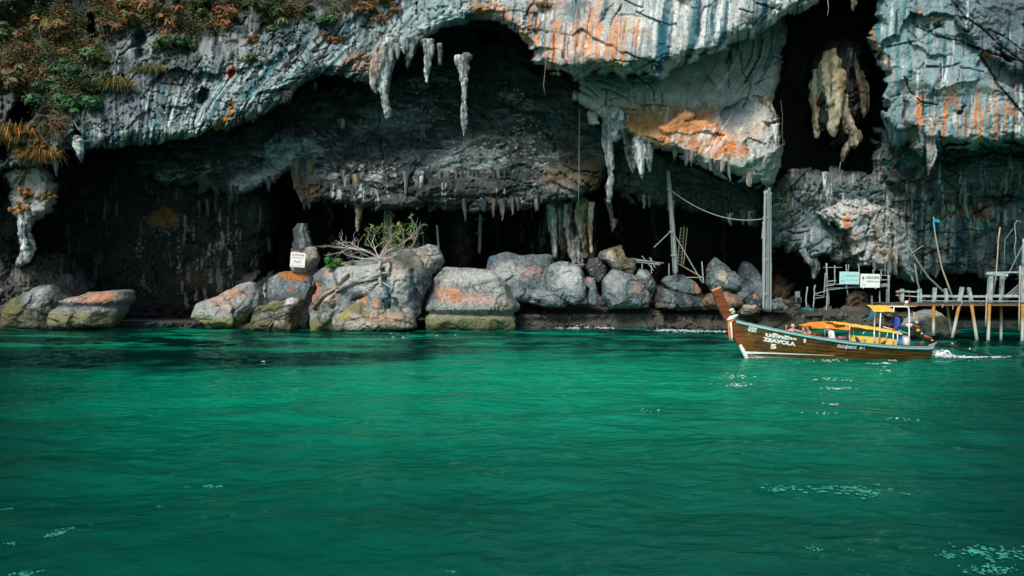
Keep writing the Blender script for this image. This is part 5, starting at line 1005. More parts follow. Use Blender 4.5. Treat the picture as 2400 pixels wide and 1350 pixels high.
# ladder in the cave
ld = empty('ladder', P(1596, 624, 78)); tag(ld, 'slim bamboo ladder leaning in the dark cave behind the poles', 'ladder'); o0 = ld.location
for a, b in (((1596, 532), (1587, 622)), ((1604, 530), (1597, 624)), ((1611, 534), (1602, 622))):
    mb = MB(); bamboo(mb, [q - o0 for q in pole_pts(a, b, 78, n=6)], .055); mb.build('rail', BAMB2, ld, True)
for i in range(11):
    t = .05 + i / 11 * .92; mb = MB(); mb.tube([P(1596 - 9 * t - .5, 532 + 90 * t, 77.95) - o0, P(1604 - 7 * t + .5, 531 + 92 * t, 77.95) - o0], .03, 6); mb.build('rung', BAMB2, ld, True)
# stick platform behind the golden brown rock
pf = empty('stick_platform', P(1520, 622, 76)); tag(pf, 'rough platform of pale sticks beside the golden brown rock', 'platform'); o0 = pf.location
for a, b, r_ in (((1462, 607), (1556, 617), .05), ((1470, 611), (1548, 621), .045), ((1480, 606), (1536, 614), .04), ((1490, 616), (1546, 618), .04), ((1505, 600), (1532, 634), .045), ((1522, 603), (1536, 628), .04), ((1527, 606), (1527, 642), .05), ((1505, 614), (1505, 632), .05), ((1568, 618), (1568, 646), .05)):
    mb = MB(); bamboo(mb, [q - o0 for q in pole_pts(a, b, 76, 75.6, n=4)], r_); mb.build('stick', BAMB, pf, True)
def rope(label, pts, r, mat, name='rope', cat='rope'):
    o0 = pts[0].copy(); return tag(MB().tube([q - o0 for q in pts], r, 5).build(name, mat, None, True, o0), label, cat)
rope('slack rope slung from the dark pole to the thick pole bundle', pole_pts((1570, 444), (1788, 513), 74, 70.2, sag=26, n=18), .035, ROPE)
rope('thin line hanging straight down beside the bone shaped drip rock', pole_pts((1358, 255), (1356, 478), 73, n=6), .022, ROPE, 'hanging_line', 'line')
# ---------------------------------------------------------------- lettering
def text_mesh(body, size, bold=0.0, shear=0.0, space=1.0):
    cu = bpy.data.curves.new('lettering', 'FONT'); cu.body = body; cu.size = size; cu.offset = bold; cu.shear = shear; cu.space_character = space; cu.align_x = 'CENTER'; cu.resolution_u = 3
    o = bpy.data.objects.new('lettering', cu); COL.objects.link(o); bpy.context.view_layer.update()
    dg = bpy.context.evaluated_depsgraph_get(); me = bpy.data.meshes.new_from_object(o.evaluated_get(dg)); bpy.data.objects.remove(o); bpy.data.curves.remove(cu); return me
def letter(body, size, mat, parent, x, z, y=-.028, bold=.0, shear=0.0, fit=None, name='lettering'):
    me = text_mesh(body, size, bold, shear); me.materials.clear(); me.materials.append(mat)
    o = bpy.data.objects.new(name, me); COL.objects.link(o); o.parent = parent; o.location = (x, y, z); o.rotation_euler = (math.radians(90), 0, 0)
    if fit and len(me.vertices):
        xs = [v.co.x for v in me.vertices]; w_ = max(xs) - min(xs); o.scale = (fit / max(w_, 1e-6), 1, 1)
    return o
RED = plain('red_paint', (.45, .05, .05), .6, .1); GRN = plain('green_paint', (.02, .22, .15), .6, .1); BLK = plain('black_paint', (.03, .04, .04), .6, .1); WHITE = plain('white_board', (.78, .80, .80), .5, .06, 3); TEALB = plain('pale_teal_board', (.42, .68, .66), .5, .06, 3); TLET = plain('teal_paint', (.05, .35, .33), .6, .1)
sg = empty('sign', P(698, 609, 73.7)); tag(sg, 'white warning sign with faded red lettering leaning on the rocks', 'sign'); sg.rotation_euler = (0, math.radians(4.5), 0)
bd = MB().box((0, 0, 0), (1.28, .04, 1.26)).build('board', WHITE, sg, bevel=.006)
letter('DO NOT ENTER', .2, RED, bd, 0, .34, fit=1.02, bold=.006); letter('RESTRICTED AREA', .13, GRN, bd, 0, .13, fit=.95); letter('ห้ามเข้า', .3, RED, bd, 0, -.27, fit=.62, bold=.004)
MB().box((0, -.023, -.5), (1.1, .006, .03)).build('rule_line', GRN, bd)
# platform with two boards
YP = 69.0
pl = empty('bamboo_platform', P(2010, 720, YP)); tag(pl, 'rickety bamboo platform on stilts that carries the two sign boards', 'platform'); o0 = pl.location
for a, b, r_, m_ in (((1937, 617), (1940, 720), .07, BAMB), ((1935, 640), (1931, 690), .05, BAMB), ((1957, 622), (1956, 668), .05, BAMB), ((1983, 620), (1984, 678), .05, BAMB), ((1990, 620), (1987, 640), .04, BAMB), ((2012, 618), (2014, 640), .05, BAMB), ((2046, 632), (2048, 645), .045, BAMB), ((2065, 634), (2064, 660), .05, BAMB), ((2081, 634), (2083, 650), .04, BAMB),
    ((2083, 645), (2081, 720), .10, BAMB), ((2079, 678), (2078, 720), .07, BAMD), ((1941, 680), (1943, 714), .06, BAMD), ((1938, 696), (1937, 728), .05, BAMB), ((2062, 682), (2062, 720), .05, BAMB), ((2043, 693), (2045, 732), .08, BAMD), ((1930, 627), (1974, 627), .03, BAMB), ((1936, 666), (2082, 668), .05, BAMB), ((1938, 660), (1960, 658), .05, BAMB), ((1932, 671), (1955, 668), .045, BAMB), ((2060, 671), (2081, 670), .045, BAMB), ((2060, 666), (2082, 665), .04, BAMB),
    ((1933, 676), (2080, 672), .05, BAMD), ((1940, 680), (2014, 671), .05, BAMD), ((2066, 645), (2080, 646), .04, BAMB), ((2064, 656), (2082, 656), .04, BAMB), ((2060, 632), (2083, 633), .03, BAMD), ((1907, 690), (1940, 680), .035, BAMB), ((1908, 700), (1932, 696), .03, BAMB), ((1912, 692), (1934, 694), .03, BAMB), ((1936, 645), (1941, 672), .05, BAMD)):
    mb = MB(); bamboo(mb, [q - o0 for q in pole_pts(a, b, YP + rnd.uniform(-.3, .3), n=4, jit=.4, rr=rnd)], r_); mb.build('pole', m_, pl, True)
for lb, x0_, y0_, x1_, y1_, mat_, Ys in (('pale teal sign board with two faded Thai lines', 1967.5, 637, 2014, 666, TEALB, 68.6), ('white sign board with a red emblem and bold Thai heading', 2016.5, 642, 2062, 674, WHITE, 68.4)):
    k = Ys / FPX; wd, ht = (x1_ - x0_) * k, (y1_ - y0_) * k; s = empty('sign', P((x0_ + x1_) / 2, (y0_ + y1_) / 2, Ys)); tag(s, lb, 'sign'); s.rotation_euler = (0, math.radians(1.0), 0)
    root_ = s; s = MB().box((0, 0, 0), (wd, .05, ht)).build('board', mat_, s, bevel=.008)
    if mat_ is TEALB:
        letter('เขตสัมปทานรังนก', .26, TLET, s, .20, .10, fit=.98, bold=.004); letter('ห้ามเข้าก่อนได้รับอนุญาต', .18, TLET, s, .20, -.22, fit=1.0)
        MB().box((-.55, -.03, -.26), (.26, .006, .05)).build('green_bar', GRN, s); MB().box((-.55, -.03, .02), (.04, .006, .14)).build('mark', TLET, s)
    else:
        letter('การสัมปทานรังนก', .30, GRN, s, .20, .16, fit=1.05, bold=.012); letter('โบจฟฟ โบง ออกทะ', .2, BLK, s, .20, -.12, fit=1.0, bold=.004)
        m_ = MB(); m_.ball((-.56, -.03, .22), .12, 12, 8, (.8, .12, 1)); m_.tube([(-.56, -.03, .12), (-.555, -.03, -.02)], .012, 5); m_.build('emblem', RED, s); MB().box((-.52, -.03, -.34), (.26, .006, .05)).build('green_bar', GRN, s)
        for sx in (-.55, .45): MB().box((sx, 0, -ht / 2 - .04), (.06, .05, .08)).build('foot', mat_, s)
for lb, a, b in (('pale forked stake on the ledge left of the platform', (1892, 672), (1889, 722)), ('tall pale stake on the ledge beside the platform', (1910, 668), (1906, 724))):
    o0 = P(*b, 71.5); mb = MB(); mb.tube([q - o0 for q in pole_pts(a, b, 71.5, n=7, jit=1.2, rr=rnd)], .06, 7); tag(mb.build('stake', BAMB, None, True, o0), lb, 'stake')
ch = empty('plastic_chair', P(1871, 709, 74.2)); tag(ch, 'small grey chair left on the ledge in the shade', 'chair'); GP = plain('grey_plastic', (.22, .25, .26), .5)
MB().box((0, 0, .42), (.42, .42, .04)).build('seat', GP, ch, bevel=.01); MB().box((0, .2, .72), (.42, .04, .5)).build('backrest', GP, ch, bevel=.01)
for sx in (-1, 1):
    for sy in (-1, 1): MB().tube([(sx * .19, sy * .19, 0), (sx * .18, sy * .18, .41)], .022, 6).build('leg', GP, ch)
tp = MB(); tp_o = P(1880, 724, 72); rr_ = random.Random(3); g = [(i, j) for i in range(9) for j in range(4)]
tp.add([Vector((-1.0 + .28 * i, -.3 + .2 * j, .10 * math.sin(i * .9 + j) - .07 * abs(i - 4) * .3 + rr_.uniform(-.03, .03))) for i, j in g], [(i * 4 + j, i * 4 + j + 1, (i + 1) * 4 + j + 1, (i + 1) * 4 + j) for i in range(8) for j in range(3)])
tag(tp.build('tarpaulin', plain('blue_tarp', (.03, .20, .27), .6), None, True, tp_o), 'crumpled blue tarpaulin lying on the ledge', 'tarpaulin')
rg = MB()
for k in range(16): rg.tube([Vector((rr_.uniform(-.2, .3), rr_.uniform(-.1, .1), .1)), Vector((rr_.uniform(-.5, .2), 0, -.25)), Vector((rr_.uniform(-.8, .0), 0, -.6))], .03, 5)
tag(rg.build('blue_net', BROPE, None, True, P(2050, 732, 68.6)), 'blue net rag hanging off the platform post', 'net')
tag(MB().tube([(0, 0, 0), (.03, 0, -.3), (.08, 0, -.62)], [.04, .05, .02], 6).build('green_cloth', GRN, None, True, P(1986, 680, 68.6)), 'strip of green cloth hanging under the teal sign', 'cloth')
# ================================================================== the jetty on the right
PAINTW = plain('faded_white_paint', (.33, .40, .41), .7, .3, 5, stretch=(1, 1, .5)); DECKM = plain('grey_deck_board', (.14, .13, .12), .85, .3, 8)
def pile_mat():
    m, t, b = new_mat('stained_pile'); tc = nd(t, 'ShaderNodeTexCoord'); sx = nd(t, 'ShaderNodeSeparateXYZ'); t.links.new(tc.outputs['Object'], sx.inputs[0])
    n = nd(t, 'ShaderNodeTexNoise', Scale=3.0, Detail=5.0); t.links.new(tc.outputs['Object'], n.inputs['Vector'])
    a = nd(t, 'ShaderNodeMath', operation='MULTIPLY_ADD'); a.inputs[1].default_value = 1.1; t.links.new(n.outputs['Fac'], a.inputs[0]); t.links.new(sx.outputs['Z'], a.inputs[2])
    mr = nd(t, 'ShaderNodeMapRange'); mr.inputs[1].default_value = -.2; mr.inputs[2].default_value = 3.2; t.links.new(a.outputs[0], mr.inputs[0])
    c = ramp(t, mr.outputs[0], [(.10, (.05, .06, .04)), (.2, (.42, .46, .42)), (.5, (.48, .48, .40)), (.68, (.42, .22, .05)), (.95, (.36, .16, .03))]); t.links.new(c, b.inputs['Base Color']); b.inputs['Roughness'].default_value = .7; return m
PILE = pile_mat()
jt = empty('jetty', P(2240, 795, 57)); tag(jt, 'wooden jetty on stained piles with faded white posts and rails', 'jetty'); j0 = jt.location.copy(); JY = 57.0; kj = JY / FPX
zd = P(0, 710, JY).z
# deck: boards side by side, beams below, edge strip
x = P(2062, 0, JY).x - j0.x; x_end = P(2440, 0, JY).x - j0.x; rr = random.Random(4)
dm = None
while x < x_end:
    wd = .20
    o = MB().box((0, 0, 0), (wd - .012, 1.7 + rr.uniform(-.06, .06), .045)).build('deck_plank', DECKM, jt) if dm is None else bpy.data.objects.new('deck_plank', dm)
    if dm is None: dm = o.data
    else: COL.objects.link(o); o.parent = jt
    o.location = (x, .3 + rr.uniform(-.04, .04), zd - j0.z + rr.uniform(-.012, .012)); x += wd
for yy in (-.45, 1.0): MB().box(((P(2062, 0, JY).x + P(2440, 0, JY).x) / 2 - j0.x, yy, zd - j0.z - .11), (10.8, .10, .15)).build('beam', plain('rusty_beam', (.20, .12, .06), .85, .3), jt)
def mem(a, b, r, mat, name, dy=0.0, n=2, square=True, lo=None):
    p0, p1 = P(*a, JY + dy) - j0, P(*b, JY + dy) - j0
    mb = MB()
    if square:
        d = p1 - p0; q = d.to_track_quat('Z', 'Y').to_matrix(); mb.box((0, 0, 0), (2 * r, 2 * r, d.length), q); o = mb.build(name, mat, jt, loc=(p0 + p1) / 2, bevel=.01)
    else: mb.tube([p0.lerp(p1, i / 4) for i in range(5)], r, 10); o = mb.build(name, mat, jt, True)
    return o
for a, b, dy in (((2188, 714), (2188, 772), -.4), ((2220, 714), (2228, 768), 1.2), ((2249, 712), (2234, 778), -.4), ((2277, 714), (2289, 790), -.5), ((2319, 712), (2316, 797), -.55), ((2347, 714), (2346, 792), .9), ((2397, 712), (2396, 798), -.55)):
    k = 1.25; mem(a, (b[0] + (b[0] - a[0]) * .15, b[1] + 14), .105 if dy < 0 else .09, PILE, 'pile', dy, square=False)
for a, b, r_, dy in (((2114, 677), (2114, 708), .10, -.4), ((2152, 678), (2152, 709), .05, -.4), ((2157, 677), (2158, 709), .07, -.4), ((2191, 674), (2189, 709), .10, -.4), ((2216, 676), (2219, 709), .09, -.4), ((2255, 673), (2248, 709), .105, -.45), ((2270, 674), (2277, 709), .10, -.45), ((2322, 638), (2319, 709), .13, -.5), ((2349, 645), (2346, 709), .105, .2), ((2394, 626), (2396, 709), .12, -.5), ((2131, 682), (2132, 706), .035, -.3)):
    mem(a, b, r_, PAINTW if r_ > .04 else RED, 'post', dy)
for a, b, r_, dy in (((2100, 684), (2156, 684), .045, -.45), ((2156, 694), (2320, 695), .075, -.32), ((2320, 694), (2396, 694), .09, -.35), ((2100, 692), (2156, 696), .035, -.4), ((2160, 705), (2400, 706), .03, -.6), ((2312, 641), (2361, 645), .09, -.6), ((2312, 639), (2396, 638), .05, -.35), ((2104, 682), (2131, 682), .03, -.6)): mem(a, b, r_, PAINTW, 'rail', dy)
for a, b in (((2348, 702), (2392, 664)), ((2352, 704), (2394, 670)), ((2356, 704), (2396, 678))): mem(a, b, .045, BAMD, 'brace', -.1)
for a, b in (((2313, 690), (2310, 765)), ((2391, 622), (2388, 775))): mem(a, b, .05, BAMB2, 'fender_pole', -.75, square=False)
def jpole(label, pts, r, mat, dy=0.0, name='bamboo_pole', cat='pole'):
    o0 = P(*pts[0], JY + dy); mb = MB(); mb.tube([P(*q, JY + dy) - o0 for q in pts], r, 7); return tag(mb.build(name, mat, None, True, o0), label, cat)
fp = empty('flag_pole', P(2237, 708, JY - .2)); tag(fp, 'bent bamboo pole with a small blue flag leaning off the jetty', 'flag pole'); o0 = fp.location
MB().tube([P(x_, y_, JY - .2) - o0 for x_, y_ in ((2237, 708), (2222, 668), (2208, 630), (2199, 588), (2191, 545), (2188, 508))], [.06, .055, .05, .045, .045, .03], 7).build('pole', BAMB2, fp, True)
MB().add([P(x_, y_, JY - .25 - .1 * (i % 2)) - o0 for i, (x_, y_) in enumerate(((2187, 511), (2196, 513), (2203, 516), (2203, 522), (2196, 521), (2189, 519)))], [(0, 1, 4, 5), (1, 2, 3, 4)]).build('flag', plain('blue_flag', (.04, .36, .50), .8), fp)
MB().tube([P(2188, 518, JY - .2) - o0, P(2190, 536, JY - .2) - o0], .055, 8).build('blue_sleeve', plain('blue_tape', (.10, .42, .55), .6), fp)
jpole('long dark pole slanting from the cliff down to the jetty rail', [(2126, 572), (2150, 612), (2176, 650), (2212, 684), (2258, 712)], .07, BAMD, .2)
jpole('second dark pole dropping steeply to the jetty deck', [(2144, 618), (2150, 660), (2158, 688), (2170, 708)], .06, BAMD, .3)
jpole('short stick tied across the long slanting pole', [(2130, 598), (2164, 575)], .03, BAMB, .1)
jpole('tall tan mooring pole inside the jetty frame', [(2327, 698), (2334, 650), (2338, 600), (2340, 560), (2344, 533)], .045, BAMB2, .3)
jpole('dark crooked stem hanging behind the jetty frame', [(2354, 633), (2354, 590), (2356, 560), (2368, 545), (2374, 536)], .03, BAMD, 3)
jpole('pale thin root bent over at the right edge of the frame', [(2382, 622), (2378, 580), (2381, 560), (2378, 525), (2384, 517), (2396, 522)], .03, BAMB, 3)
jpole('thin brace stick rising to the right frame edge behind the post', [(2340, 680), (2370, 630), (2400, 568)], .04, BAMD, .6)
jpole('blunt pole standing at the right edge of the frame', [(2398, 640), (2400, 590), (2402, 560)], .14, PAINTW, 1.0)
for lb, a, b in (('orange rope tied round the left jetty post', (2104, 680), (2110, 706)), ('frayed grey rope knot at the middle of the jetty deck', (2256, 706), (2250, 718)), ('rope end hanging below the jetty deck by the stained pile', (2211, 714), (2209, 722)), ('short rope dangling below the deck beside the blue flag pole', (2232, 714), (2234, 726))):
    o0 = P(*a, JY - .7); mb = MB(); mb.tube([q - o0 for q in pole_pts(a, b, JY - .7, n=5, jit=1.5, rr=rr)], .03, 6); tag(mb.build('rope', plain('orange_rope', (.5, .14, .05), .9) if 'orange' in lb else ROPE, None, True, o0), lb, 'rope')
# ================================================================== the long-tail boat
BYC = 41.9; BK = 41.0 / FPX                           # centre line distance, metres per photo pixel at the near side
def bx(px): return (px - 1200) * BK
def bz(py): return CAM_H - (py - HOR) * BK
boat = empty('longtail_boat', (bx(1960), BYC, 0)); tag(boat, 'varnished wooden longtail boat with yellow awnings and a tall raked prow', 'boat'); b0 = boat.location.copy()
gw = np.array([(1735, 752), (1780, 763), (1850, 777.5), (1900, 787), (1960, 796.5), (2000, 802), (2060, 808), (2120, 812.5), (2180, 814.5), (2196, 813)], float)
GX, GZ = bx(gw[:, 0]), bz(gw[:, 1]) - .05
def zg(x): return np.interp(x, GX, GZ)
SX = np.array([-.45, 0, .25, .6, 1.2, 2.0]); STX = np.array([bx(1778), bx(1764), bx(1758), bx(1751), bx(1743), bx(1729)])
def xstem(z): return np.interp(z, SX, STX)
def xstern(z): return bx(2192) + .12 * z
ZK = -.45
def hw(s, t):
    g = np.interp(s, [0, .08, .2, .4, .6, .8, 1.0], [.07, .30, .62, .92, .98, .90, .62]); return g * (.30 + .70 * np.clip(t, 0, 1) ** .62) * np.interp(s, [0, .15], [1, 1])
def hull(s, t, side=-1, off=0.0):
    x = xstem(0.) * (1 - s) + xstern(0.) * s
    for _ in range(4):
        z = ZK + t * (zg(x) - ZK); x = xstem(z) * (1 - s) + xstern(z) * s
    z = ZK + t * (zg(x) - ZK)
    return np.stack([x - b0.x, side * (hw(s, t) + off), z], -1)
def hull_y(x, z):
    """half width of the near side at world x, height z"""
    xs, xe = xstem(z), xstern(z); s = (x - xs) / (xe - xs); t = (z - ZK) / (zg(x) - ZK); return hw(np.clip(s, 0, 1), t)
def wood_mat(name, c1, c2, c3, rough=.3):
    m, t, b = new_mat(name); tc = nd(t, 'ShaderNodeTexCoord'); mp = nd(t, 'ShaderNodeMapping'); mp.inputs['Scale'].default_value = (.35, 2, 5); mp.inputs['Rotation'].default_value = (0, .10, 0); t.links.new(tc.outputs['Object'], mp.inputs[0])
    n = nd(t, 'ShaderNodeTexNoise', Scale=2.6, Detail=8.0, Roughness=.68, Distortion=.8); t.links.new(mp.outputs[0], n.inputs['Vector']); c = ramp(t, n.outputs['Fac'], [(.30, c1), (.47, c2), (.62, c3), (.8, c2)]); t.links.new(c, b.inputs['Base Color']); b.inputs['Roughness'].default_value = rough
    bp = nd(t, 'ShaderNodeBump', Strength=.3, Distance=.02); t.links.new(n.outputs['Fac'], bp.inputs['Height']); t.links.new(bp.outputs[0], b.inputs['Normal']); return m
VARN = wood_mat('varnished_plank', (.014, .006, .003), (.070, .029, .005), (.21, .09, .010)); VARD = wood_mat('dark_plank', (.018, .008, .004), (.075, .032, .008), (.20, .09, .014), .4); BOTT = wood_mat('worn_bottom', (.10, .08, .06), (.17, .14, .11), (.24, .2, .16), .6)
REDW = wood_mat('red_stem_wood', (.05, .012, .006), (.15, .035, .014), (.27, .085, .02), .3); GREYW = wood_mat('grey_rail_wood', (.09, .08, .075), (.19, .17, .16), (.32, .30, .28), .7)
CYAN = plain('turquoise_paint', (.22, .58, .62), .4, .1, 8, stretch=(.3, 1, 1)); WHT = plain('white_paint', (.78, .78, .76), .45, .08, 6); YEL_ = plain('yellow_canvas', (.80, .44, .045), .75, .10, 3.0, bump=.3); YEL2 = plain('pale_yellow_canvas', (.80, .50, .10), .75, .12, 2.5, bump=.3); ORC = plain('orange_and_shaded_canvas', (.70, .20, .015), .75, .12, 3.0, bump=.3)
SS = np.linspace(0, 1, 70)
edges = [0, .28, .42, .55, .68, .80, .90, 1.0]
for side in (-1, 1):
    for i in range(7):
        a, b = edges[i], edges[i + 1]; rows = [hull(SS, np.full(70, a), side, -.006), hull(SS, np.full(70, a + .012), side, .001), hull(SS, np.full(70, (a + b) / 2), side, .002), hull(SS, np.full(70, b - .012), side, .001), hull(SS, np.full(70, b), side, -.006)]
        f = grid_faces(5, 70); mesh_np('hull_plank', np.concatenate(rows), f if side < 0 else f[:, ::-1], (BOTT if i == 0 else (VARD if i in (1, 4) else VARN)), None, True, boat)
    rows = [hull(SS, np.full(70, t), side, -.028) for t in np.linspace(0, 1, 8)]; mesh_np('inner_hull', np.concatenate(rows), grid_faces(8, 70), VARD, None, True, boat)
    r0 = hull(SS, np.full(70, 1.0), side, .035); rr0 = []
    for dz, oo in ((-.075, .004), (-.075, .03), (.035, .03), (.035, .004)): q = hull(SS, np.full(70, 1.0), side, oo); q[:, 2] += dz; rr0.append(q)
    q = rr0[0]; mesh_np('gunwale_stripe', np.concatenate(rr0 + [rr0[0]]), grid_faces(5, 70), CYAN, None, False, boat)
    rr0 = []
    for dz, oo in ((.036, .05), (.085, .05), (.085, -.10), (.036, -.10)): q = hull(SS, np.full(70, 1.0), side, oo); q[:, 2] += dz; rr0.append(q)
    mesh_np('gunwale_rail', np.concatenate(rr0 + [rr0[0]]), grid_faces(5, 70), GREYW, None, False, boat)
    # white boot stripe, wide at the bow and thinning aft
    s2 = np.linspace(0.0, .46, 40); xx = xstem(.2) * (1 - s2) + xstern(.2) * s2; w2 = np.interp(s2, [0, .1, .46], [.13, .07, .02]); zt = np.interp(s2, [0, .46], [.30, .16])
    up = np.stack([xx - b0.x, side * (hull_y(xx, zt) + .022), zt], -1); dn = np.stack([xx - b0.x, side * (hull_y(xx, zt - w2) + .022), zt - w2], -1); mesh_np('boot_stripe', np.concatenate([up, dn]), grid_faces(2, 40), WHT, None, False, boat)
# transom, floor, thwarts, stern tips
tt = np.linspace(0, 1, 8); le_, ri_ = hull(np.ones(8), tt, -1, .01), hull(np.ones(8), tt, 1, .01); mesh_np('transom', np.concatenate([le_, ri_]), grid_faces(2, 8), VARD, None, False, boat)
fz = .22; xs_ = np.linspace(bx(1800), bx(2180), 40); hwf = hull_y(xs_, np.full(40, fz)) - .05; fl = np.concatenate([np.stack([xs_ - b0.x, -hwf, np.full(40, fz)], -1), np.stack([xs_ - b0.x, hwf, np.full(40, fz)], -1)]); mesh_np('floor_boards', fl, grid_faces(2, 40), VARD, None, False, boat)
dk = np.linspace(0.02, .16, 12); d1, d2 = hull(dk, np.full(12, .97), -1, -.04), hull(dk, np.full(12, .97), 1, -.04); mesh_np('bow_deck', np.concatenate([d1, d2]), grid_faces(2, 12), VARD, None, False, boat)
for px in (1880, 1925, 1975, 2140):
    w_ = float(hull_y(np.array(bx(px)), np.array(.45))); MB().box((bx(px) - b0.x, 0, .47 if px > 1900 else .62), (.24, 2 * w_ - .08, .04)).build('thwart', VARD, boat)
for side in (-1, 1):
    MB().tube([(bx(2184) - b0.x, side * .62, bz(812)), (bx(2195) - b0.x, side * .60, bz(809)), (bx(2204) - b0.x, side * .58, bz(803))], [.08, .07, .03], 6).build('stern_horn', GREYW, boat)
# stem post
post_o = [(1677.5, 680), (1689, 714), (1708, 750), (1726, 785), (1744, 815), (1757, 838), (1768, 856)]; post_i = [(1699, 672), (1712, 706), (1733, 746), (1751, 785), (1764, 815), (1772, 838), (1784, 856)]; th = [.13, .13, .12, .10, .08, .06, .05]
mb = MB(); vs_ = []
for (xo, yo), (xi, yi), h in zip(post_o, post_i, th):
    for (qx, qy) in ((xo, yo), (xi, yi)):
        for sd in (-1, 1): vs_.append((bx(qx) - b0.x, sd * h, bz(qy)))
fs = []
for i in range(len(post_o) - 1):
    a = 4 * i; b = a + 4; fs += [(a, b, b + 2, a + 2), (a + 1, a + 3, b + 3, b + 1), (a, a + 1, b + 1, b), (a + 2, b + 2, b + 3, a + 3)]
fs += [(0, 2, 3, 1)]; mb.add(vs_, fs).build('stem_post', REDW, boat, bevel=.012)
mb = MB(); mb.add([(bx(1676) - b0.x, -.14, bz(680.5)), (bx(1676) - b0.x, .14, bz(680.5)), (bx(1698.5) - b0.x, .14, bz(671)), (bx(1698.5) - b0.x, -.14, bz(671)), (bx(1679) - b0.x, -.14, bz(683)), (bx(1679) - b0.x, .14, bz(683)), (bx(1700) - b0.x, .14, bz(674)), (bx(1700) - b0.x, -.14, bz(674))], [(0, 1, 2, 3), (4, 7, 6, 5), (0, 4, 5, 1), (1, 5, 6, 2), (2, 6, 7, 3), (3, 7, 4, 0)]).build('prow_cap', plain('end_grain', (.62, .30, .13), .6, .15), boat)
mb = MB(); mb.tube([(bx(1746) - b0.x, 0, bz(810)), (bx(1754) - b0.x, 0, bz(825)), (bx(1761) - b0.x, 0, bz(840)), (bx(1768) - b0.x, 0, bz(852))], [.10, .11, .11, .1], 8).build('stem_band', WHT, boat, True)
# lettering laid on the planks
def hull_text(body, px, py, wpx, size, bold=0.0, slope=None, mat=WHT, shear=0.0):
    me = text_mesh(body, size, bold, shear); n = len(me.vertices); co = np.empty(n * 3); me.vertices.foreach_get('co', co); co = co.reshape(-1, 3); wd = co[:, 0].max() - co[:, 0].min(); sc = wpx * BK / wd
    x0_, x1_ = co[:, 0].min(), co[:, 0].max(); X = bx(px) + (co[:, 0] - (x0_ + x1_) / 2) * sc; dz = -slope * (X - bx(px)); Zc = bz(py) + co[:, 1] * 1.0 + dz
    Yc = -(hull_y(X, Zc) + .030); out = np.stack([X - b0.x, Yc, Zc], -1); me.vertices.foreach_set('co', out.ravel().astype(np.float32)); me.update(); me.materials.clear(); me.materials.append(mat)
    o = bpy.data.objects.new('lettering', me); COL.objects.link(o); o.parent = boat; return o
hull_text('บลั๊กลิษ  1', 1846, 796.0, 90, .235, .014, .165); hull_text('ZEAVOLA', 1832.5, 806.0, 73, .25, .016, .165); hull_text('5', 1820, 818.5, 13, .30, .018, .1)
hull_text('5258', 1773, 772.5, 18, .17, .008, .20); hull_text('81551', 1771, 779, 18, .17, .008, .20); hull_text('จำนวนผู้โดยสาร', 1985, 816, 44, .22, .008, .07, shear=.2); hull_text('8+1', 2020, 818.5, 12, .17, .008, .05)
# awnings
def L3(px, py, dy): return Vector((bx(px) - b0.x, dy, bz(py)))
n = 22; rows = []
ridge = np.array([(1945, 755), (1985, 757), (2050, 766), (2090, 772), (2119, 778)], float); xr = np.linspace(1950, 2119, n)
for i in range(n):
    yr = np.interp(xr[i], ridge[:, 0], ridge[:, 1])
    for k in range(9):
        a = -1 + k / 4; zz = bz(yr) - .10 * a * a - .012 * math.sin(i * 1.9) * (1 - a * a); rows.append((bx(xr[i] + (10 if k < 3 and i < 2 else 0)) - b0.x, a * .72 , zz))
awn = o = mesh_np('awning', np.array(rows), grid_faces(n, 9), YEL_, None, True, boat); md = o.modifiers.new('solid', 'SOLIDIFY'); md.thickness = .02
rows = []
for i in range(14):
    t = i / 13
    for k in range(7):
        a = k / 6; x_ = 1897 + (1993 - 1897) * t; yt = np.interp(x_, [1897, 1920, 1945, 1975, 1993], [765, 757.5, 755, 757, 760]); yb = np.interp(x_, [1897, 1925, 1960, 1993], [765.6, 768.5, 771, 774]); rows.append((bx(x_) - b0.x, .50 - 1.2 * t + .5 * (a - .5) * -1, bz(yt + (yb - yt) * a)))
o = mesh_np('awning_hood', np.array(rows), grid_faces(14, 7), ORC, None, True, boat); md = o.modifiers.new('solid', 'SOLIDIFY'); md.thickness = .015  # orange paints the shaded, light-through tone of the yellow canvas hood
rows = []
for i in range(18):
    x_ = 1900 + (2112 - 1900) * i / 17; yt = np.interp(x_, [1900, 1990, 2112], [768, 771.5, 780]); rows += [(bx(x_) - b0.x, .73, bz(yt)), (bx(x_) - b0.x, .74 + .02 * math.sin(i), bz(yt + 4.5 + math.sin(i * 1.3)))]
mesh_np('awning_valance', np.array(rows), grid_faces(18, 2), YEL2, None, True, awn)
rows = []
for i in range(18):
    x_ = 1988 + (2119 - 1988) * i / 17; yt = np.interp(x_, [1988, 2050, 2119], [760.5, 770, 781]); rows += [(bx(x_) - b0.x, -.722, bz(yt)), (bx(x_) - b0.x, -.735, bz(yt + 3.6 + .7 * math.sin(i * 1.3)))]
mesh_np('awning_valance', np.array(rows), grid_faces(18, 2), YEL2, None, True, awn)
for x_, yt, dy in ((1995, 766, -.70), (2012, 770, -.3), (2025, 769, .70), (2053, 772, -.70), (2098, 779, -.70), (2108, 780, -.70), (2075, 775, .7), (1962, 762, .7)): MB().tube([L3(x_, yt, dy), L3(x_, 806 if dy < 0 else 800, dy)], .028, 7).build('awning_post', WHT, boat, True)
for a, b in (((1985, 763), (1994, 774)), ((2030, 778), (2026, 784)), ((2086, 778), (2080, 798))): MB().tube([L3(*a, -.69), L3(*b, -.69)], .016, 6).build('awning_brace', WHT, boat, True)
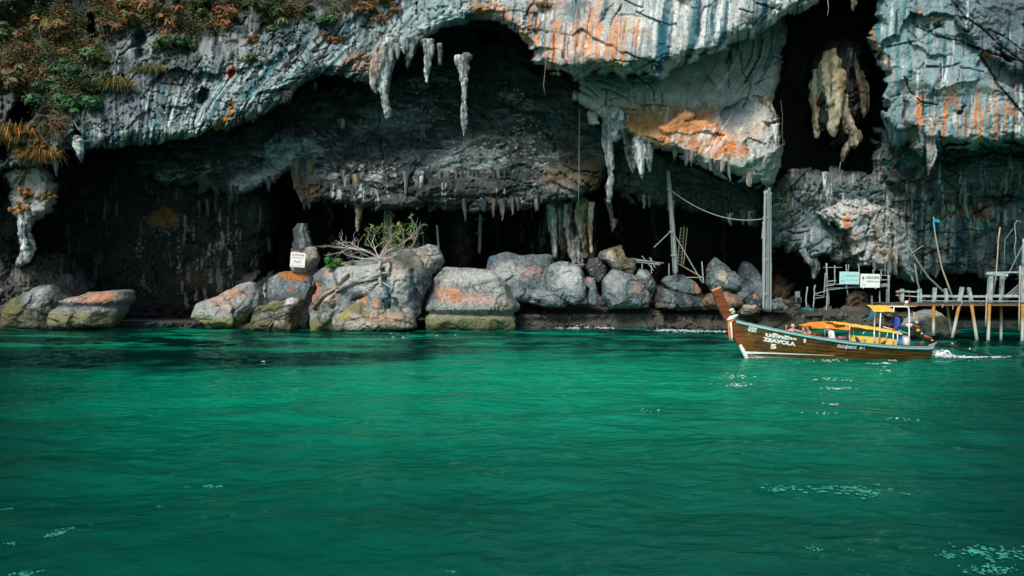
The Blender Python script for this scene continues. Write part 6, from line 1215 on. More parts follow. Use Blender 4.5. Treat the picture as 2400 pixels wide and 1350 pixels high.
def panel(name, pts, dy, mat, th=.025, parent=None):
    v = [L3(x_, y_, dy + s_ * th / 2) for s_ in (-1, 1) for x_, y_ in pts]; m_ = len(pts); q_ = MB().add(v, [tuple(range(m_)), tuple(range(2 * m_ - 1, m_ - 1, -1))] + [(i, (i + 1) % m_, m_ + (i + 1) % m_, m_ + i) for i in range(m_)]); return q_.build(name, mat, parent or boat)
tarp = panel('side_tarp', [(1996, 787), (2030, 788.5), (2082, 793), (2109, 796.5), (2109, 812), (1996, 806)], -.60, YEL2)
panel('tarp_opening', [(2009, 789), (2013, 790), (2025, 804), (2012, 803)], -.62, BLK, .03, tarp); panel('tarp_opening', [(2069, 806), (2080, 798.5), (2082, 800), (2081, 806.5)], -.62, BLK, .03, tarp); panel('tarp_opening', [(1997, 787), (2003, 787), (2003, 790), (1997, 790)], -.62, ORC, .03, tarp)
panel('tarp_mark', [(2024, 797), (2036, 796), (2033, 802.5), (2031, 802.5), (2031, 799)], -.62, TLET, .03, tarp)
rows = []
for i in range(10):
    for k in range(6):
        a = k / 5; rows.append((bx(2052 + i / 9 * 48 + 8 * a) - b0.x, -.75 + 1.3 * a, bz(731.5) + .29 * (1 - (1 - a) ** 1.6) + .012 * math.sin(i * 1.4)))
o = mesh_np('rear_awning', np.array(rows), grid_faces(10, 6), YEL_, None, True, boat); md = o.modifiers.new('solid', 'SOLIDIFY'); md.thickness = .03
fr = [((2109, 719, -.1), (2140, 719, -.1)), ((2100, 731, -.72), (2109, 719, -.1))]
MB().tube([L3(2098, 732, -.74), L3(2103, 726, -.5), L3(2109, 719.5, -.3), L3(2136, 719.5, -.3), L3(2143, 722, -.3), L3(2143.5, 735, -.35), L3(2140, 780, -.5), L3(2137.5, 814, -.55)], .035, 8).build('awning_frame', WHT, boat, True)
for x_, dy in ((2068, -.68), (2073, .2)): MB().tube([L3(x_ + 1, 731, dy), L3(x_ - 3 + (x_ - 2068) * .1, 802, dy)], .030, 7).build('awning_post', WHT, boat, True)
MB().tube([L3(2096, 718.4, -.3), L3(2162, 718.6, -.3)], .022, 7).build('top_rod', WHT, boat, True)
m_ = MB(); m_.ball(L3(2138, 709, -.3), .085, 12, 8, (1, .8, 1)); m_.tube([L3(2139, 717, -.3), L3(2142, 705, -.3)], .022, 6); m_.build('mast_lamp', WHT, boat, True); MB().ball(L3(2157, 714.5, -.3), .06, 10, 6, (1.2, 1, .8)).build('red_lamp', plain('red_plastic', (.55, .02, .06), .35), boat, True)
MB().tube([L3(2133, 718, -.3), L3(2135, 713, -.3)], .02, 6).build('lamp_bracket', plain('tan_metal', (.6, .4, .2), .5), boat)
# engine and long tail shaft
eng = empty('longtail_engine', L3(2165, 790, 0) + b0); tag(eng, 'black longtail engine with a yellow cap and long propeller shaft on the stern', 'engine'); e0 = eng.location - b0
IRON = plain('black_iron', (.025, .027, .028), .45, .2, 20, metal=.3); STEEL = plain('worn_steel', (.28, .28, .28), .4, .2, 15, metal=.7)
def E3(px, py, dy=0): return L3(px, py, dy) - e0
MB().box(E3(2163, 777), (.42, .40, .42), Matrix.Rotation(.35, 3, 'Y')).build('engine_block', IRON, eng, bevel=.03); MB().box(E3(2171, 786, 0), (.40, .30, .26), Matrix.Rotation(.45, 3, 'Y')).build('gearbox', IRON, eng, bevel=.03)
m_ = MB(); m_.ball(E3(2149, 764, -.1), .15, 14, 9, (1.05, 1, .85)); m_.build('fuel_tank', WHT, eng, True); MB().tube([E3(2167, 776, -.20), E3(2167, 776, -.30)], .085, 14).build('air_cap', plain('yellow_plastic', (.75, .32, .01), .4), eng, True)
MB().box(E3(2165, 767, -.1), (.22, .2, .12), Matrix.Rotation(.3, 3, 'Y')).build('carburettor', plain('red_enamel', (.40, .06, .04), .4), eng, bevel=.02); MB().tube([E3(2144, 758, -.1), E3(2158, 757, -.1), E3(2172, 762, -.1), E3(2180, 763, -.1)], .035, 8).build('exhaust_pipe', IRON, eng, True)
MB().tube([E3(2159, 757, -.1), E3(2161, 746, -.1), E3(2161, 733, -.1)], [.03, .035, .045], 8).build('steering_grip', plain('tan_grip', (.55, .30, .16), .6), eng, True); m_ = MB(); m_.tube([E3(2165, 760, -.15), E3(2167, 754, -.15)], .07, 10); m_.build('cooling_cap', plain('pale_green_plastic', (.42, .55, .50), .5), eng, True)
MB().tube([E3(2176, 783, -.1), E3(2184, 788, -.1)], [.10, .05], 10).build('coupling', STEEL, eng, True); MB().tube([E3(2185, 789, -.05), E3(2191, 791, -.05), E3(2206, 796, -.05)], [.06, .07, .03], 8).build('clamp', plain('orange_rust', (.45, .12, .03), .7), eng, True)
shaft = MB().tube([E3(2160, 786), E3(2200, 800), E3(2230, 809), E3(2300, 827), E3(2372, 843)], [.08, .085, .06, .045, .03], 10).build('drive_shaft', IRON, eng, True); MB().tube([E3(2180, 800), E3(2204, 806)], .04, 7).build('shaft_brace', IRON, shaft, True)
for x_, y_ in ((2204, 800), (2252, 808), (2294, 820)): MB().ball(E3(x_, y_, -.1), .045, 8, 6).build('shaft_bolt', plain('pale_bolt', (.6, .58, .5), .5), shaft, True)
MB().tube([E3(2083, 767, -.25), E3(2110, 774, -.2), E3(2160, 787, -.05)], .024, 8).build('tiller', WHT, eng, True)
pr = MB()
for k in range(3):
    a = k * 2.09; pr.add([E3(2372, 843) + Vector((.02 * j, math.cos(a + .5 * (j > 0)) * r_, math.sin(a + .5 * (j > 0)) * r_)) for j, r_ in ((0, .02), (0, .13), (1, .13), (1, .02))], [(0, 1, 2, 3)])
pr.build('propeller', STEEL, shaft)
dr = MB(); dr.tube([(0, 0, 0), (0, 0, .05), (0, 0, .30), (0, 0, .36)], [.21, .23, .23, .18], 20); dro = dr.build('drum_body', WHT, None, True); root = empty('plastic_drum', L3(2143, 812, .05) + b0); tag(root, 'white plastic drum beside the steersman in the stern', 'drum'); dro.parent = root
MB().tube([(0, 0, .355), (0, 0, .41)], [.20, .20], 20).build('lid', WHT, root, True); MB().tube([(-.16, 0, .41), (-.1, 0, .45), (.1, 0, .45), (.16, 0, .41)], .015, 6).build('handle', WHT, root, True)
# ribbons and flowers on the prow
def rib(label, pts, wd, mat, dy=-.16):
    v = []; m2 = len(pts)
    for i, (x_, y_) in enumerate(pts):
        for s_ in (-1, 1):
            for q in (-1, 1): v.append(L3(x_ + s_ * wd / 2, y_ + .12 * i, dy - .03 * math.sin(i * 1.1) + q * .012) + b0)
    o_ = v[0].copy(); fs = []
    for i in range(m2 - 1):
        a = 4 * i; b = a + 4; fs += [(a, a + 2, b + 2, b), (a + 1, b + 1, b + 3, a + 3), (a, b, b + 1, a + 1), (a + 2, a + 3, b + 3, b + 2)]
    fs += [(0, 1, 3, 2), (4 * m2 - 4, 4 * m2 - 2, 4 * m2 - 1, 4 * m2 - 3)]
    tag(MB().add([p_ - o_ for p_ in v], fs).build('ribbon', mat, None, True, o_), label, 'ribbon')
def wrap(label, a, b, r, mat, name='ribbon', cat='ribbon'):
    m_ = MB(); c = L3(*a, 0) + b0; d = L3(*b, 0) - L3(*a, 0)
    for k in range(3): m_.tube([d * (k - 1) * .12 + Vector((d.x * (.5 - .5 * math.cos(q)) , .17 * -math.sin(q), d.z * (.5 - .5 * math.cos(q)))) + Vector((0, 0, .045 * (k - 1))) for q in [j * 2 * math.pi / 20 for j in range(21)]], r, 6, False)
    tag(m_.build(name, mat, None, True, c), label, cat)
ORR = plain('orange_ribbon', (.80, .19, .03), .6, .1); WHR = plain('white_ribbon', (.80, .76, .74), .6, .06); GRR = plain('green_ribbon', (.06, .36, .22), .6, .1)
wrap('white cloth sash tied round the prow of the boat', (1716, 748), (1737, 743), .055, WHR); wrap('orange sash knotted below the white one on the prow', (1717, 757), (1732, 753), .030, ORR); wrap('thin green band on the prow under the orange sash', (1716, 752), (1722, 761), .022, GRR)
rib('long orange ribbon hanging from the prow', [(1717, 758), (1717, 768), (1718, 778), (1719, 790), (1721, 802)], 5.5, ORR, -.20); rib('long white ribbon hanging beside the orange one on the prow', [(1721, 757), (1722, 768), (1723, 780), (1724, 790), (1724.5, 800)], 4.5, WHR, -.24)
gl = empty('flower_garland', L3(1724, 731, -.05) + b0); tag(gl, 'white and green flower garland looped on the prow', 'garland'); rr_ = random.Random(2)
for nm, mt, c_, k_ in (('white_flowers', WHR, (0, 0, .06), 14), ('green_leaves', plain('fresh_green', (.35, .62, .25), .7), (.06, -.03, -.08), 8)):
    m_ = MB()
    for k in range(k_): m_.ball(Vector(c_) + Vector((rr_.uniform(-.09, .09), rr_.uniform(-.12, .02), rr_.uniform(-.09, .09))), rr_.uniform(.03, .055), 7, 5)
    m_.build(nm, mt, gl, True)
m_ = MB(); m_.box((0, 0, 0), (.40, .5, .16)); o = m_.build('cushion', plain('patterned_cloth', (.40, .17, .20), .9, .4, 22), None, False, L3(1984, 793, -.2) + b0, bevel=.05); tag(o, 'pink patterned cushion behind the bald passenger', 'cushion')
lj = MB(); [lj.box((k * .16 - .2, .02 * k, .05 * math.sin(k)), (.15, .22, .12)) for k in range(4)]; tag(lj.build('life_jacket', ORR, None, False, L3(1932, 788, .35) + b0, bevel=.03), 'orange life jacket lying behind the bald passenger', 'life jacket')
bg_ = MB(); bg_.ball((0, 0, 0), .16, 10, 7, (1.5, .8, .6)); tag(bg_.build('white_bag', WHT, None, True, L3(2090, 793, .2) + b0), 'white bag lying under the rear end of the long awning', 'bag')
# ================================================================== people in the boat
def remesh(mb, name, mat, parent, vox, smooth_it=4, loc=None):
    me = bpy.data.meshes.new(name + '_src'); me.from_pydata([tuple(v) for v in mb.v], [], mb.f); o = bpy.data.objects.new(name, me); COL.objects.link(o)
    m1 = o.modifiers.new('r', 'REMESH'); m1.mode = 'VOXEL'; m1.voxel_size = vox; m1.use_smooth_shade = True
    m2 = o.modifiers.new('s', 'SMOOTH'); m2.factor = .5; m2.iterations = smooth_it
    bpy.context.view_layer.update(); dg = bpy.context.evaluated_depsgraph_get(); nm = bpy.data.meshes.new_from_object(o.evaluated_get(dg)); bpy.data.objects.remove(o); nm.name = name; nm.materials.clear(); nm.materials.append(mat)
    o = bpy.data.objects.new(name, nm); COL.objects.link(o); o.parent = parent
    if loc: o.location = loc
    return o
def cap(mb, pts, rs, n=10):
    pts = [Vector(p_) for p_ in pts]; mb.tube(pts, rs, n)
    for p_, r_ in zip(pts, rs): mb.ball(p_, r_, n, 7)
def hand(mb, wrist, d, pn, thumb, s=1.0, curl=.3, spread=.12):
    """palm from the wrist along d, palm normal pn, thumb side given"""
    d = Vector(d).normalized(); pn = Vector(pn); pn = (pn - d * pn.dot(d)).normalized(); side = d.cross(pn) * thumb; w_ = Vector(wrist)
    for k in range(4):
        o_ = (k - 1.5) * .020 * s; b_ = w_ + d * .085 * s - side * o_; cap(mb, [w_ + d * .01 * s - side * o_ * .6, b_], [.016 * s, .014 * s], 7)
        ln = (.066, .076, .072, .055)[k] * s; f = (d - side * (k - 1.5) * spread).normalized(); p1 = b_ + f * ln * .5; f2 = (f + pn * curl).normalized(); p2 = p1 + f2 * ln * .5; cap(mb, [b_, p1, p2], [.0105 * s, .0095 * s, .008 * s], 7)
    t0 = w_ + d * .02 * s + side * .028 * s; t1 = t0 + (d * .5 + side * .8).normalized() * .045 * s; t2 = t1 + (d * .9 + side * .35 + pn * .2).normalized() * .035 * s; cap(mb, [t0, t1, t2], [.015 * s, .012 * s, .009 * s], 7)
def head(mb, c, f, up, s=1.0):
    """skull, jaw, nose, ears and neck root; c centre, f facing"""
    c = Vector(c); f = Vector(f).normalized(); up = Vector(up); up = (up - f * up.dot(f)).normalized(); r_ = f.cross(up)
    mb.ball(c + up * .02 * s - f * .015 * s, .098 * s, 14, 10, (1, 1, 1)); mb.ball(c + f * .03 * s + up * .01 * s, .078 * s, 14, 10); cap(mb, [c - up * .06 * s + f * .035 * s, c - up * .088 * s + f * .055 * s], [.055 * s, .036 * s]); cap(mb, [c + f * .095 * s + up * .012 * s, c + f * .118 * s - up * .022 * s], [.010 * s, .015 * s], 8)
    cap(mb, [c + f * .092 * s - up * .058 * s - r_ * .012 * s, c + f * .092 * s - up * .058 * s + r_ * .012 * s], [.010 * s, .010 * s], 7); cap(mb, [c + f * .085 * s + up * .035 * s - r_ * .035 * s, c + f * .085 * s + up * .035 * s + r_ * .035 * s], [.014 * s] * 2, 7)
    for q in (-1, 1): cap(mb, [c + r_ * q * .09 * s - f * .01 * s + up * .018 * s, c + r_ * q * .098 * s - f * .022 * s - up * .02 * s], [.018 * s, .012 * s], 7)
    return c, f, up, r_
def face(parent, c, f, up, r_, s=1.0):
    for q in (-1, 1): MB().ball(c + f * .088 * s + up * .016 * s + r_ * q * .032 * s, .013 * s, 8, 6).build('eye', BLK, next(k_ for k_ in parent.children if k_.name.startswith('body')), True)
def skin(name, c, c2): return plain(name, c, .5, .12, 6, col2=c2)
SK1 = skin('fair_skin', (.62, .34, .26), (.50, .22, .16)); SK2 = skin('tanned_skin', (.50, .22, .14), (.38, .14, .08)); SK3 = skin('brown_skin', (.16, .06, .035), (.10, .035, .02))
def local(root): return lambda px, py, dy: L3(px, py, dy) + b0 - root.location
V3 = Vector
# boy waving, facing the viewer's left-front, both arms out
def boy():
    root = empty('person', L3(1872, 786, -.1) + b0); tag(root, 'fair haired bare chested child waving one raised hand near the bow', 'person'); q = local(root); s = .82
    mb = MB(); hc = q(1871, 769.5, -.12); c = head(mb, hc, (.55, -.75, -.08), (0, 0, 1), s); ch = q(1870, 780, -.1)
    cap(mb, [hc - V3((0, 0, .06)), ch + V3((0, 0, .06))], [.042, .05]); cap(mb, [ch + V3((0, 0, .02)), ch - V3((0, 0, .16)), ch - V3((0, 0, .36))], [.10, .105, .095]); cap(mb, [ch + V3((-.12, 0, .03)), ch + V3((.12, 0, .03))], [.062, .062])
    e1 = q(1855, 783, -.14); w1 = q(1853.5, 773, -.2); cap(mb, [ch + V3((-.13, 0, .02)), e1, w1], [.048, .038, .026]); hand(mb, w1, (.02, -.1, 1), (.2, -1, 0), 1, .95, .15, .25)
    e2 = q(1888, 782, -.16); w2 = q(1899, 786.5, -.2); cap(mb, [ch + V3((.13, 0, .02)), e2, w2], [.048, .038, .026]); hand(mb, w2, (1, -.1, -.3), (0, -.3, -1), -1, .9, .2)
    for sd in (-1, 1): cap(mb, [ch + V3((sd * .07, 0, -.38)), ch + V3((sd * .09, -.28, -.42)), ch + V3((sd * .09, -.30, -.72))], [.07, .06, .045]); cap(mb, [ch + V3((sd * .09, -.30, -.74)), ch + V3((sd * .09, -.40, -.76))], [.035, .028])
    remesh(mb, 'body', SK1, root, .009); h = MB(); cc, f, up, r_ = c; h.ball(cc + up * .035 * s - f * .022 * s, .104 * s, 14, 9, (1, 1, .92)); h.ball(cc + up * .082 * s + f * .04 * s, .055 * s, 10, 7); h.ball(cc - f * .05 * s, .09 * s, 10, 7); remesh(h, 'hair', plain('blond_hair', (.72, .47, .18), .7, .25, 30), root, .012, 2); face(root, *c, s)
    sh = MB(); cap(sh, [ch - V3((-.08, 0, .36)), ch - V3((.08, 0, .36))], [.105, .105]); [cap(sh, [ch + V3((sd * .07, 0, -.38)), ch + V3((sd * .09, -.26, -.42))], [.08, .075]) for sd in (-1, 1)]; remesh(sh, 'shorts', plain('blue_shorts', (.05, .12, .3), .8), root, .014, 3)
    root.location.z += .07
boy()
# woman filming with a phone, seen from behind-left
def woman():
    root = empty('person', L3(1909, 792, 0) + b0); tag(root, 'woman with dark red hair in an orange top filming with a phone', 'person'); q = local(root); s = .95
    mb = MB(); hc = q(1910.5, 771.5, 0); c = head(mb, hc, (-.95, -.25, 0), (0, 0, 1), s); ch = q(1912, 784, 0); cap(mb, [hc - V3((0, 0, .07)), ch + V3((0, 0, .08))], [.045, .055]); cap(mb, [ch + V3((0, 0, .02)), ch - V3((0, 0, .18)), ch - V3((0, 0, .40))], [.115, .11, .13]); cap(mb, [ch + V3((0, -.15, .03)), ch + V3((0, .15, .03))], [.065, .065])
    e1 = q(1903, 788, -.22); w1 = q(1898, 778, -.18); cap(mb, [ch + V3((0, -.16, .03)), e1, w1], [.05, .04, .027]); hand(mb, w1, (-.1, .3, 1), (-.6, .6, 0), -1, .95, .6); e2 = q(1902, 787, .24); w2 = q(1897, 779, .05); cap(mb, [ch + V3((0, .16, .03)), e2, w2], [.05, .04, .027]); hand(mb, w2, (-.1, -.3, 1), (-.6, -.6, 0), 1, .95, .6)
    for sd in (-1, 1): cap(mb, [ch + V3((-.02, sd * .09, -.42)), ch + V3((-.42, sd * .12, -.42)), ch + V3((-.44, sd * .12, -.82))], [.085, .07, .05]); cap(mb, [ch + V3((-.44, sd * .12, -.84)), ch + V3((-.56, sd * .12, -.86))], [.04, .03])
    remesh(mb, 'body', SK2, root, .009); cc, f, up, r_ = c; h = MB(); h.ball(cc + up * .035 - f * .025, .108, 14, 9); cap(h, [cc - f * .07 + up * .0, cc - f * .10 - up * .12, cc - f * .09 - up * .22], [.075, .06, .03]); h.ball(cc - f * .12 + up * .03, .05, 9, 7); remesh(h, 'hair', plain('auburn_hair', (.085, .022, .018), .5, .3, 30), root, .012, 2); face(root, *c, s)
    tp_ = MB(); cap(tp_, [ch + V3((.02, 0, -.04)), ch + V3((.02, 0, -.20)), ch + V3((.01, 0, -.40))], [.128, .122, .142]); cap(tp_, [ch + V3((.07, .1, .05)), ch + V3((.09, .08, -.25))], [.06, .07]); remesh(tp_, 'orange_top', ORR, root, .014, 3)
    st = MB(); st.tube([ch + V3((.0, -.14, .08)), ch + V3((.12, -.10, -.05)), ch + V3((.13, -.06, -.25))], .014, 6); st.build('black_strap', BLK, root, True)
    ph = MB(); ph.box((0, 0, 0), (.025, .085, .16)); o = ph.build('phone', WHT, None, False, (w1 + w2) / 2 + root.location + V3((-.03, .0, .12)), bevel=.006); tag(o, 'pale phone held up by the woman in orange', 'phone')
woman()
def bald():
    root = empty('person', L3(1957, 796, -.35) + b0); tag(root, 'bald man in a white t-shirt seated amidships facing the bow', 'person'); q = local(root)
    mb = MB(); hc = q(1950, 769.5, -.36); c = head(mb, hc, (-.97, -.12, -.1), (.05, 0, 1)); ch = q(1958, 783, -.36); cap(mb, [hc + V3((.02, 0, -.08)), ch + V3((-.03, 0, .10))], [.058, .068]); cap(mb, [ch, ch + V3((.06, 0, -.22)), ch + V3((.14, 0, -.42))], [.13, .14, .15]); cap(mb, [ch + V3((0, -.17, .03)), ch + V3((0, .17, .03))], [.075, .075])
    for sd in (-1, 1):
        e = ch + V3((.02, sd * .25, -.24)); w_ = ch + V3((-.22, sd * .20, -.36)); cap(mb, [ch + V3((0, sd * .19, .02)), e, w_], [.06, .048, .032]); hand(mb, w_, (-1, 0, -.2), (0, 0, -1), sd, 1.05, .4)
        cap(mb, [ch + V3((.12, sd * .10, -.44)), ch + V3((-.32, sd * .14, -.42)), ch + V3((-.34, sd * .14, -.84))], [.10, .08, .06]); cap(mb, [ch + V3((-.34, sd * .14, -.86)), ch + V3((-.48, sd * .14, -.88))], [.045, .035])
    remesh(mb, 'body', SK1, root, .009); face(root, *c); t = MB(); cap(t, [ch + V3((0, 0, .02)), ch + V3((.06, 0, -.22)), ch + V3((.15, 0, -.46))], [.150, .160, .172]); cap(t, [ch + V3((0, -.17, .03)), ch + V3((0, .17, .03))], [.095, .095]); [cap(t, [ch + V3((0, sd * .19, .02)), ch + V3((.015, sd * .235, -.17))], [.085, .076]) for sd in (-1, 1)]
    remesh(t, 'white_shirt', plain('white_cotton', (.80, .80, .80), .8, .04, 8), root, .014, 3); pn = MB(); [cap(pn, [ch + V3((.13, sd * .09, -.44)), ch + V3((-.30, sd * .14, -.42))], [.12, .095]) for sd in (-1, 1)]; remesh(pn, 'shorts', plain('grey_shorts', (.12, .12, .13), .8), root, .014, 3)
bald()
def steersman():
    root = empty('person', L3(2114, 812, -.35) + b0); tag(root, 'steersman in blue shirt and blue trousers standing at the tiller', 'person'); q = local(root)
    mb = MB(); hc = q(2109.5, 738.5, -.35); c = head(mb, hc, (-.93, -.1, -.28), (-.2, 0, 1), 1.0); ch = q(2114.5, 753, -.35); hp = q(2118, 777, -.35)
    cap(mb, [hc + V3((.03, 0, -.07)), ch + V3((-.02, 0, .12))], [.055, .065]); cap(mb, [ch + V3((0, 0, .04)), (ch + hp) / 2, hp], [.125, .125, .135]); cap(mb, [ch + V3((-.01, -.17, .06)), ch + V3((-.01, .17, .06))], [.072, .072])
    sN, sF = ch + V3((0, -.19, .05)), ch + V3((-.02, .19, .05)); eN, wN = q(2113, 764, -.62), q(2105, 772, -.48); eF, wF = q(2100, 757, -.1), q(2099.5, 770, -.22)
    cap(mb, [sN, eN, wN], [.058, .046, .032]); hand(mb, wN, (-.8, .2, -.35), (.1, .4, -1), 1, 1.0, .9); cap(mb, [sF, eF, wF], [.058, .046, .032]); hand(mb, wF, (-.4, -.1, -1), (.3, -.4, -.2), -1, 1.0, .9)
    for sd in (-1, 1):
        k_ = hp + V3((-.03 + .03 * sd, sd * .11, -.36)); an = V3((k_.x + .04, sd * .12, .64 - root.location.z - .02)); cap(mb, [hp + V3((0, sd * .09, -.04)), k_, an], [.10, .072, .045]); cap(mb, [an - V3((.0, 0, .02)), an + V3((-.15, 0, -.04))], [.042, .030])
    remesh(mb, 'body', SK3, root, .009); cc, f, up, r_ = c; h = MB(); h.ball(cc + up * .038 - f * .022, .105, 14, 9); remesh(h, 'hair', plain('black_hair', (.012, .010, .010), .5, .2, 30), root, .012, 2); face(root, *c)
    BL = plain('royal_blue_cotton', (.012, .075, .42), .8, .3, 5); t = MB(); cap(t, [ch + V3((0, 0, .05)), (ch + hp) / 2, hp + V3((0, 0, .0))], [.148, .148, .158]); cap(t, [ch + V3((-.01, -.17, .06)), ch + V3((-.01, .17, .06))], [.09, .09]); [cap(t, [a, a.lerp(b, .75)], [.085, .072]) for a, b in ((sN, eN), (sF, eF))]; t.ball(hp + V3((.10, -.02, -.02)), .08, 10, 7); remesh(t, 'blue_shirt', BL, root, .014, 3)
    tr = MB(); cap(tr, [hp + V3((0, -.06, -.05)), hp + V3((0, .06, -.05))], [.150, .150])
    for sd in (-1, 1): cap(tr, [hp + V3((-.01, sd * .085, -.06)), hp + V3((-.02, sd * .10, -.36)), hp + V3((.02, sd * .11, -.60))], [.128, .112, .112])
    remesh(tr, 'blue_trousers', plain('bright_blue_cloth', (.015, .27, .58), .8, .25, 5), root, .014, 3)
    bl = MB(); bl.tube([hp + V3((.16 * math.cos(a), .16 * math.sin(a), -.005)) for a in [j * math.pi / 10 for j in range(21)]], .014, 6, False); bl.build('pale_waistband', plain('pale_blue_band', (.45, .65, .8), .7), root, True)
steersman()
# ================================================================== the sea
def waves(X, Y, seed=2):
    r = np.random.default_rng(seed); z = np.zeros(X.shape)
    for k in range(46):
        lam = 0.35 * (14.0 ** r.random()); th = r.normal(0.0, 1.05) - 1.45; a = 0.0030 * lam ** 0.75
        kx, ky = math.cos(th) * 2 * math.pi / lam, math.sin(th) * 2 * math.pi / lam
        wob = 0.8 * np.sin(X * .13 * (1 + k % 5) + k) + 0.8 * np.sin(Y * .11 * (1 + k % 7) + 2 * k)
        s = np.sin(kx * X + ky * Y + r.random() * 6.28 + wob)
        z += a * (1 - 2 * np.abs(np.sin((kx * X + ky * Y) / 2 + r.random() * 6.28 + wob / 2)) if k % 3 == 0 else s)
    for lam, th, a in ((5.2, -1.2, .045), (3.4, -1.75, .03), (7.5, -1.5, .05)):
        kx, ky = math.cos(th) * 6.283 / lam, math.sin(th) * 6.283 / lam; z += a * np.sin(kx * X + ky * Y + 1.2 * np.sin(X * .21 + Y * .05) + lam) * (.6 + .4 * np.sin(X * .09 - Y * .13 + lam))
    return z
def build_water():
    m, t, b = new_mat('sea_water')
    at = nd(t, 'ShaderNodeVertexColor', layer_name='Col')
    tc = nd(t, 'ShaderNodeTexCoord'); mp = nd(t, 'ShaderNodeMapping'); mp.inputs['Scale'].default_value = (.7, 1.3, 1)
    t.links.new(tc.outputs['Object'], mp.inputs[0])
    n1 = nd(t, 'ShaderNodeTexNoise', Scale=.9, Detail=7.0, Roughness=0.58, Distortion=0.9); t.links.new(mp.outputs[0], n1.inputs['Vector'])
    n2 = nd(t, 'ShaderNodeTexNoise', Scale=.5, Detail=5.0, Roughness=0.6); t.links.new(mp.outputs[0], n2.inputs['Vector'])
    v = ramp(t, n2.outputs['Fac'], [(.3, .72), (.5, 1.), (.7, 1.18)])
    c = mix_rgb(t, at.outputs[0], v, .8, 'MULTIPLY'); 
    pm = nd(t, 'ShaderNodeTexNoise', Scale=.09, Detail=3.0); t.links.new(tc.outputs['Object'], pm.inputs['Vector']); ps = ramp(t, pm.outputs['Fac'], [(.38, .25), (.62, 1.0)])
    n3 = nd(t, 'ShaderNodeTexNoise', Scale=5.0, Detail=5.0, Roughness=.6, Distortion=.4); t.links.new(mp.outputs[0], n3.inputs['Vector'])
    hh = nd(t, 'ShaderNodeMath', operation='MULTIPLY_ADD'); hh.inputs[1].default_value = .18; t.links.new(n3.outputs['Fac'], hh.inputs[0]); t.links.new(n1.outputs['Fac'], hh.inputs[2])
    bp = nd(t, 'ShaderNodeBump', Distance=.15); t.links.new(ps, bp.inputs['Strength']); t.links.new(hh.outputs[0], bp.inputs['Height'])
    df = nd(t, 'ShaderNodeBsdfDiffuse'); gl = nd(t, 'ShaderNodeBsdfGlossy', Roughness=.06); gl.inputs['Color'].default_value = (.22, .72, .62, 1)
    fr = nd(t, 'ShaderNodeFresnel', IOR=1.30); ms = nd(t, 'ShaderNodeMixShader')
    t.links.new(c, df.inputs['Color']); t.links.new(bp.outputs[0], df.inputs['Normal']); t.links.new(bp.outputs[0], gl.inputs['Normal']); t.links.new(bp.outputs[0], fr.inputs['Normal'])
    t.links.new(fr.outputs[0], ms.inputs[0]); t.links.new(df.outputs[0], ms.inputs[1]); t.links.new(gl.outputs[0], ms.inputs[2]); t.nodes.remove(b)
    t.links.new(ms.outputs[0], t.nodes['Material Output'].inputs[0])
    ys = np.concatenate([[-3000, -400, -60, 0, 4], np.geomspace(6.5, 96, 620), [130]])
    xs = np.concatenate([[-3000, -400], np.linspace(-1, 1, 620), [400, 3000]])
    X = np.empty((len(ys), len(xs))); Y = np.repeat(ys[:, None], len(xs), 1)
    for i, y in enumerate(ys):
        half = max(y, 6.5) * .64 + 1.5; X[i] = xs; X[i, 2:-2] = xs[2:-2] * half
    Z = waves(X, Y); inn = (np.abs(X) < 70) & (Y > 6) & (Y < 97); Z = np.where(inn, Z, 0) * sstep(6, 8, Y)
    # sea bed seen through the water: pale sand, weed and reef patches, deeper water towards the viewer; lens vignetting painted dark at the sides
    n = fbm(X / 9, Y / 7, 0, 4, seed=71); n2_ = fbm(X / 2.4, Y / 2.0, 0, 4, seed=72)
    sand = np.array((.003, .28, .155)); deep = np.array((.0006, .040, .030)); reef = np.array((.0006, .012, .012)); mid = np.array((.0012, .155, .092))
    c = np.empty(X.shape + (3,)); c[:] = mid
    def mx(msk, col): 
        nonlocal c
        k = np.clip(msk, 0, 1)[..., None]; c = c * (1 - k) + col * k
    mx(np.exp(-((X - 1.5) / 13) ** 2 - ((Y - 33) / 11) ** 2) * 1.0, sand)
    mx(sstep(25, 9, Y) * .82, deep); mx(sstep(2, 14, X) * sstep(34, 20, Y) * .5, deep); mx(sstep(.40, .66, np.abs(X / np.maximum(Y, 5) - .0) + .10 * n) * .95, deep)  # last term paints vignetting into the water colour by view angle
    edge = 47 - 11 * sstep(0, -9, X) + 5 * n
    wl = sstep(2, -9, X + 3 * n)
    mx(sstep(-2.5, 2.5, Y - edge + 5 * n2_) * (sstep(-.30, .06, n + .7 * n2_ + .30 * wl)) * .97, reef)
    n4 = fbm(X / 7, Y / 1.9, 4, 4, .6, seed=75)
    mx(sstep(44, 54, Y) * sstep(.02, .16, n4) * .9, sand * .9); mx(sstep(30, 44, Y) * sstep(.12, .3, -n4) * .6, reef)
    mx(np.exp(-((X + 11) / 3.4) ** 2 - ((Y - 48) / 2.0) ** 2 + n2_) * .9, sand)
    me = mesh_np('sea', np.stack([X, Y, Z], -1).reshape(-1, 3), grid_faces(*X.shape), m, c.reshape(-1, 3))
    me['kind'] = 'structure'
    return me
sea = build_water()
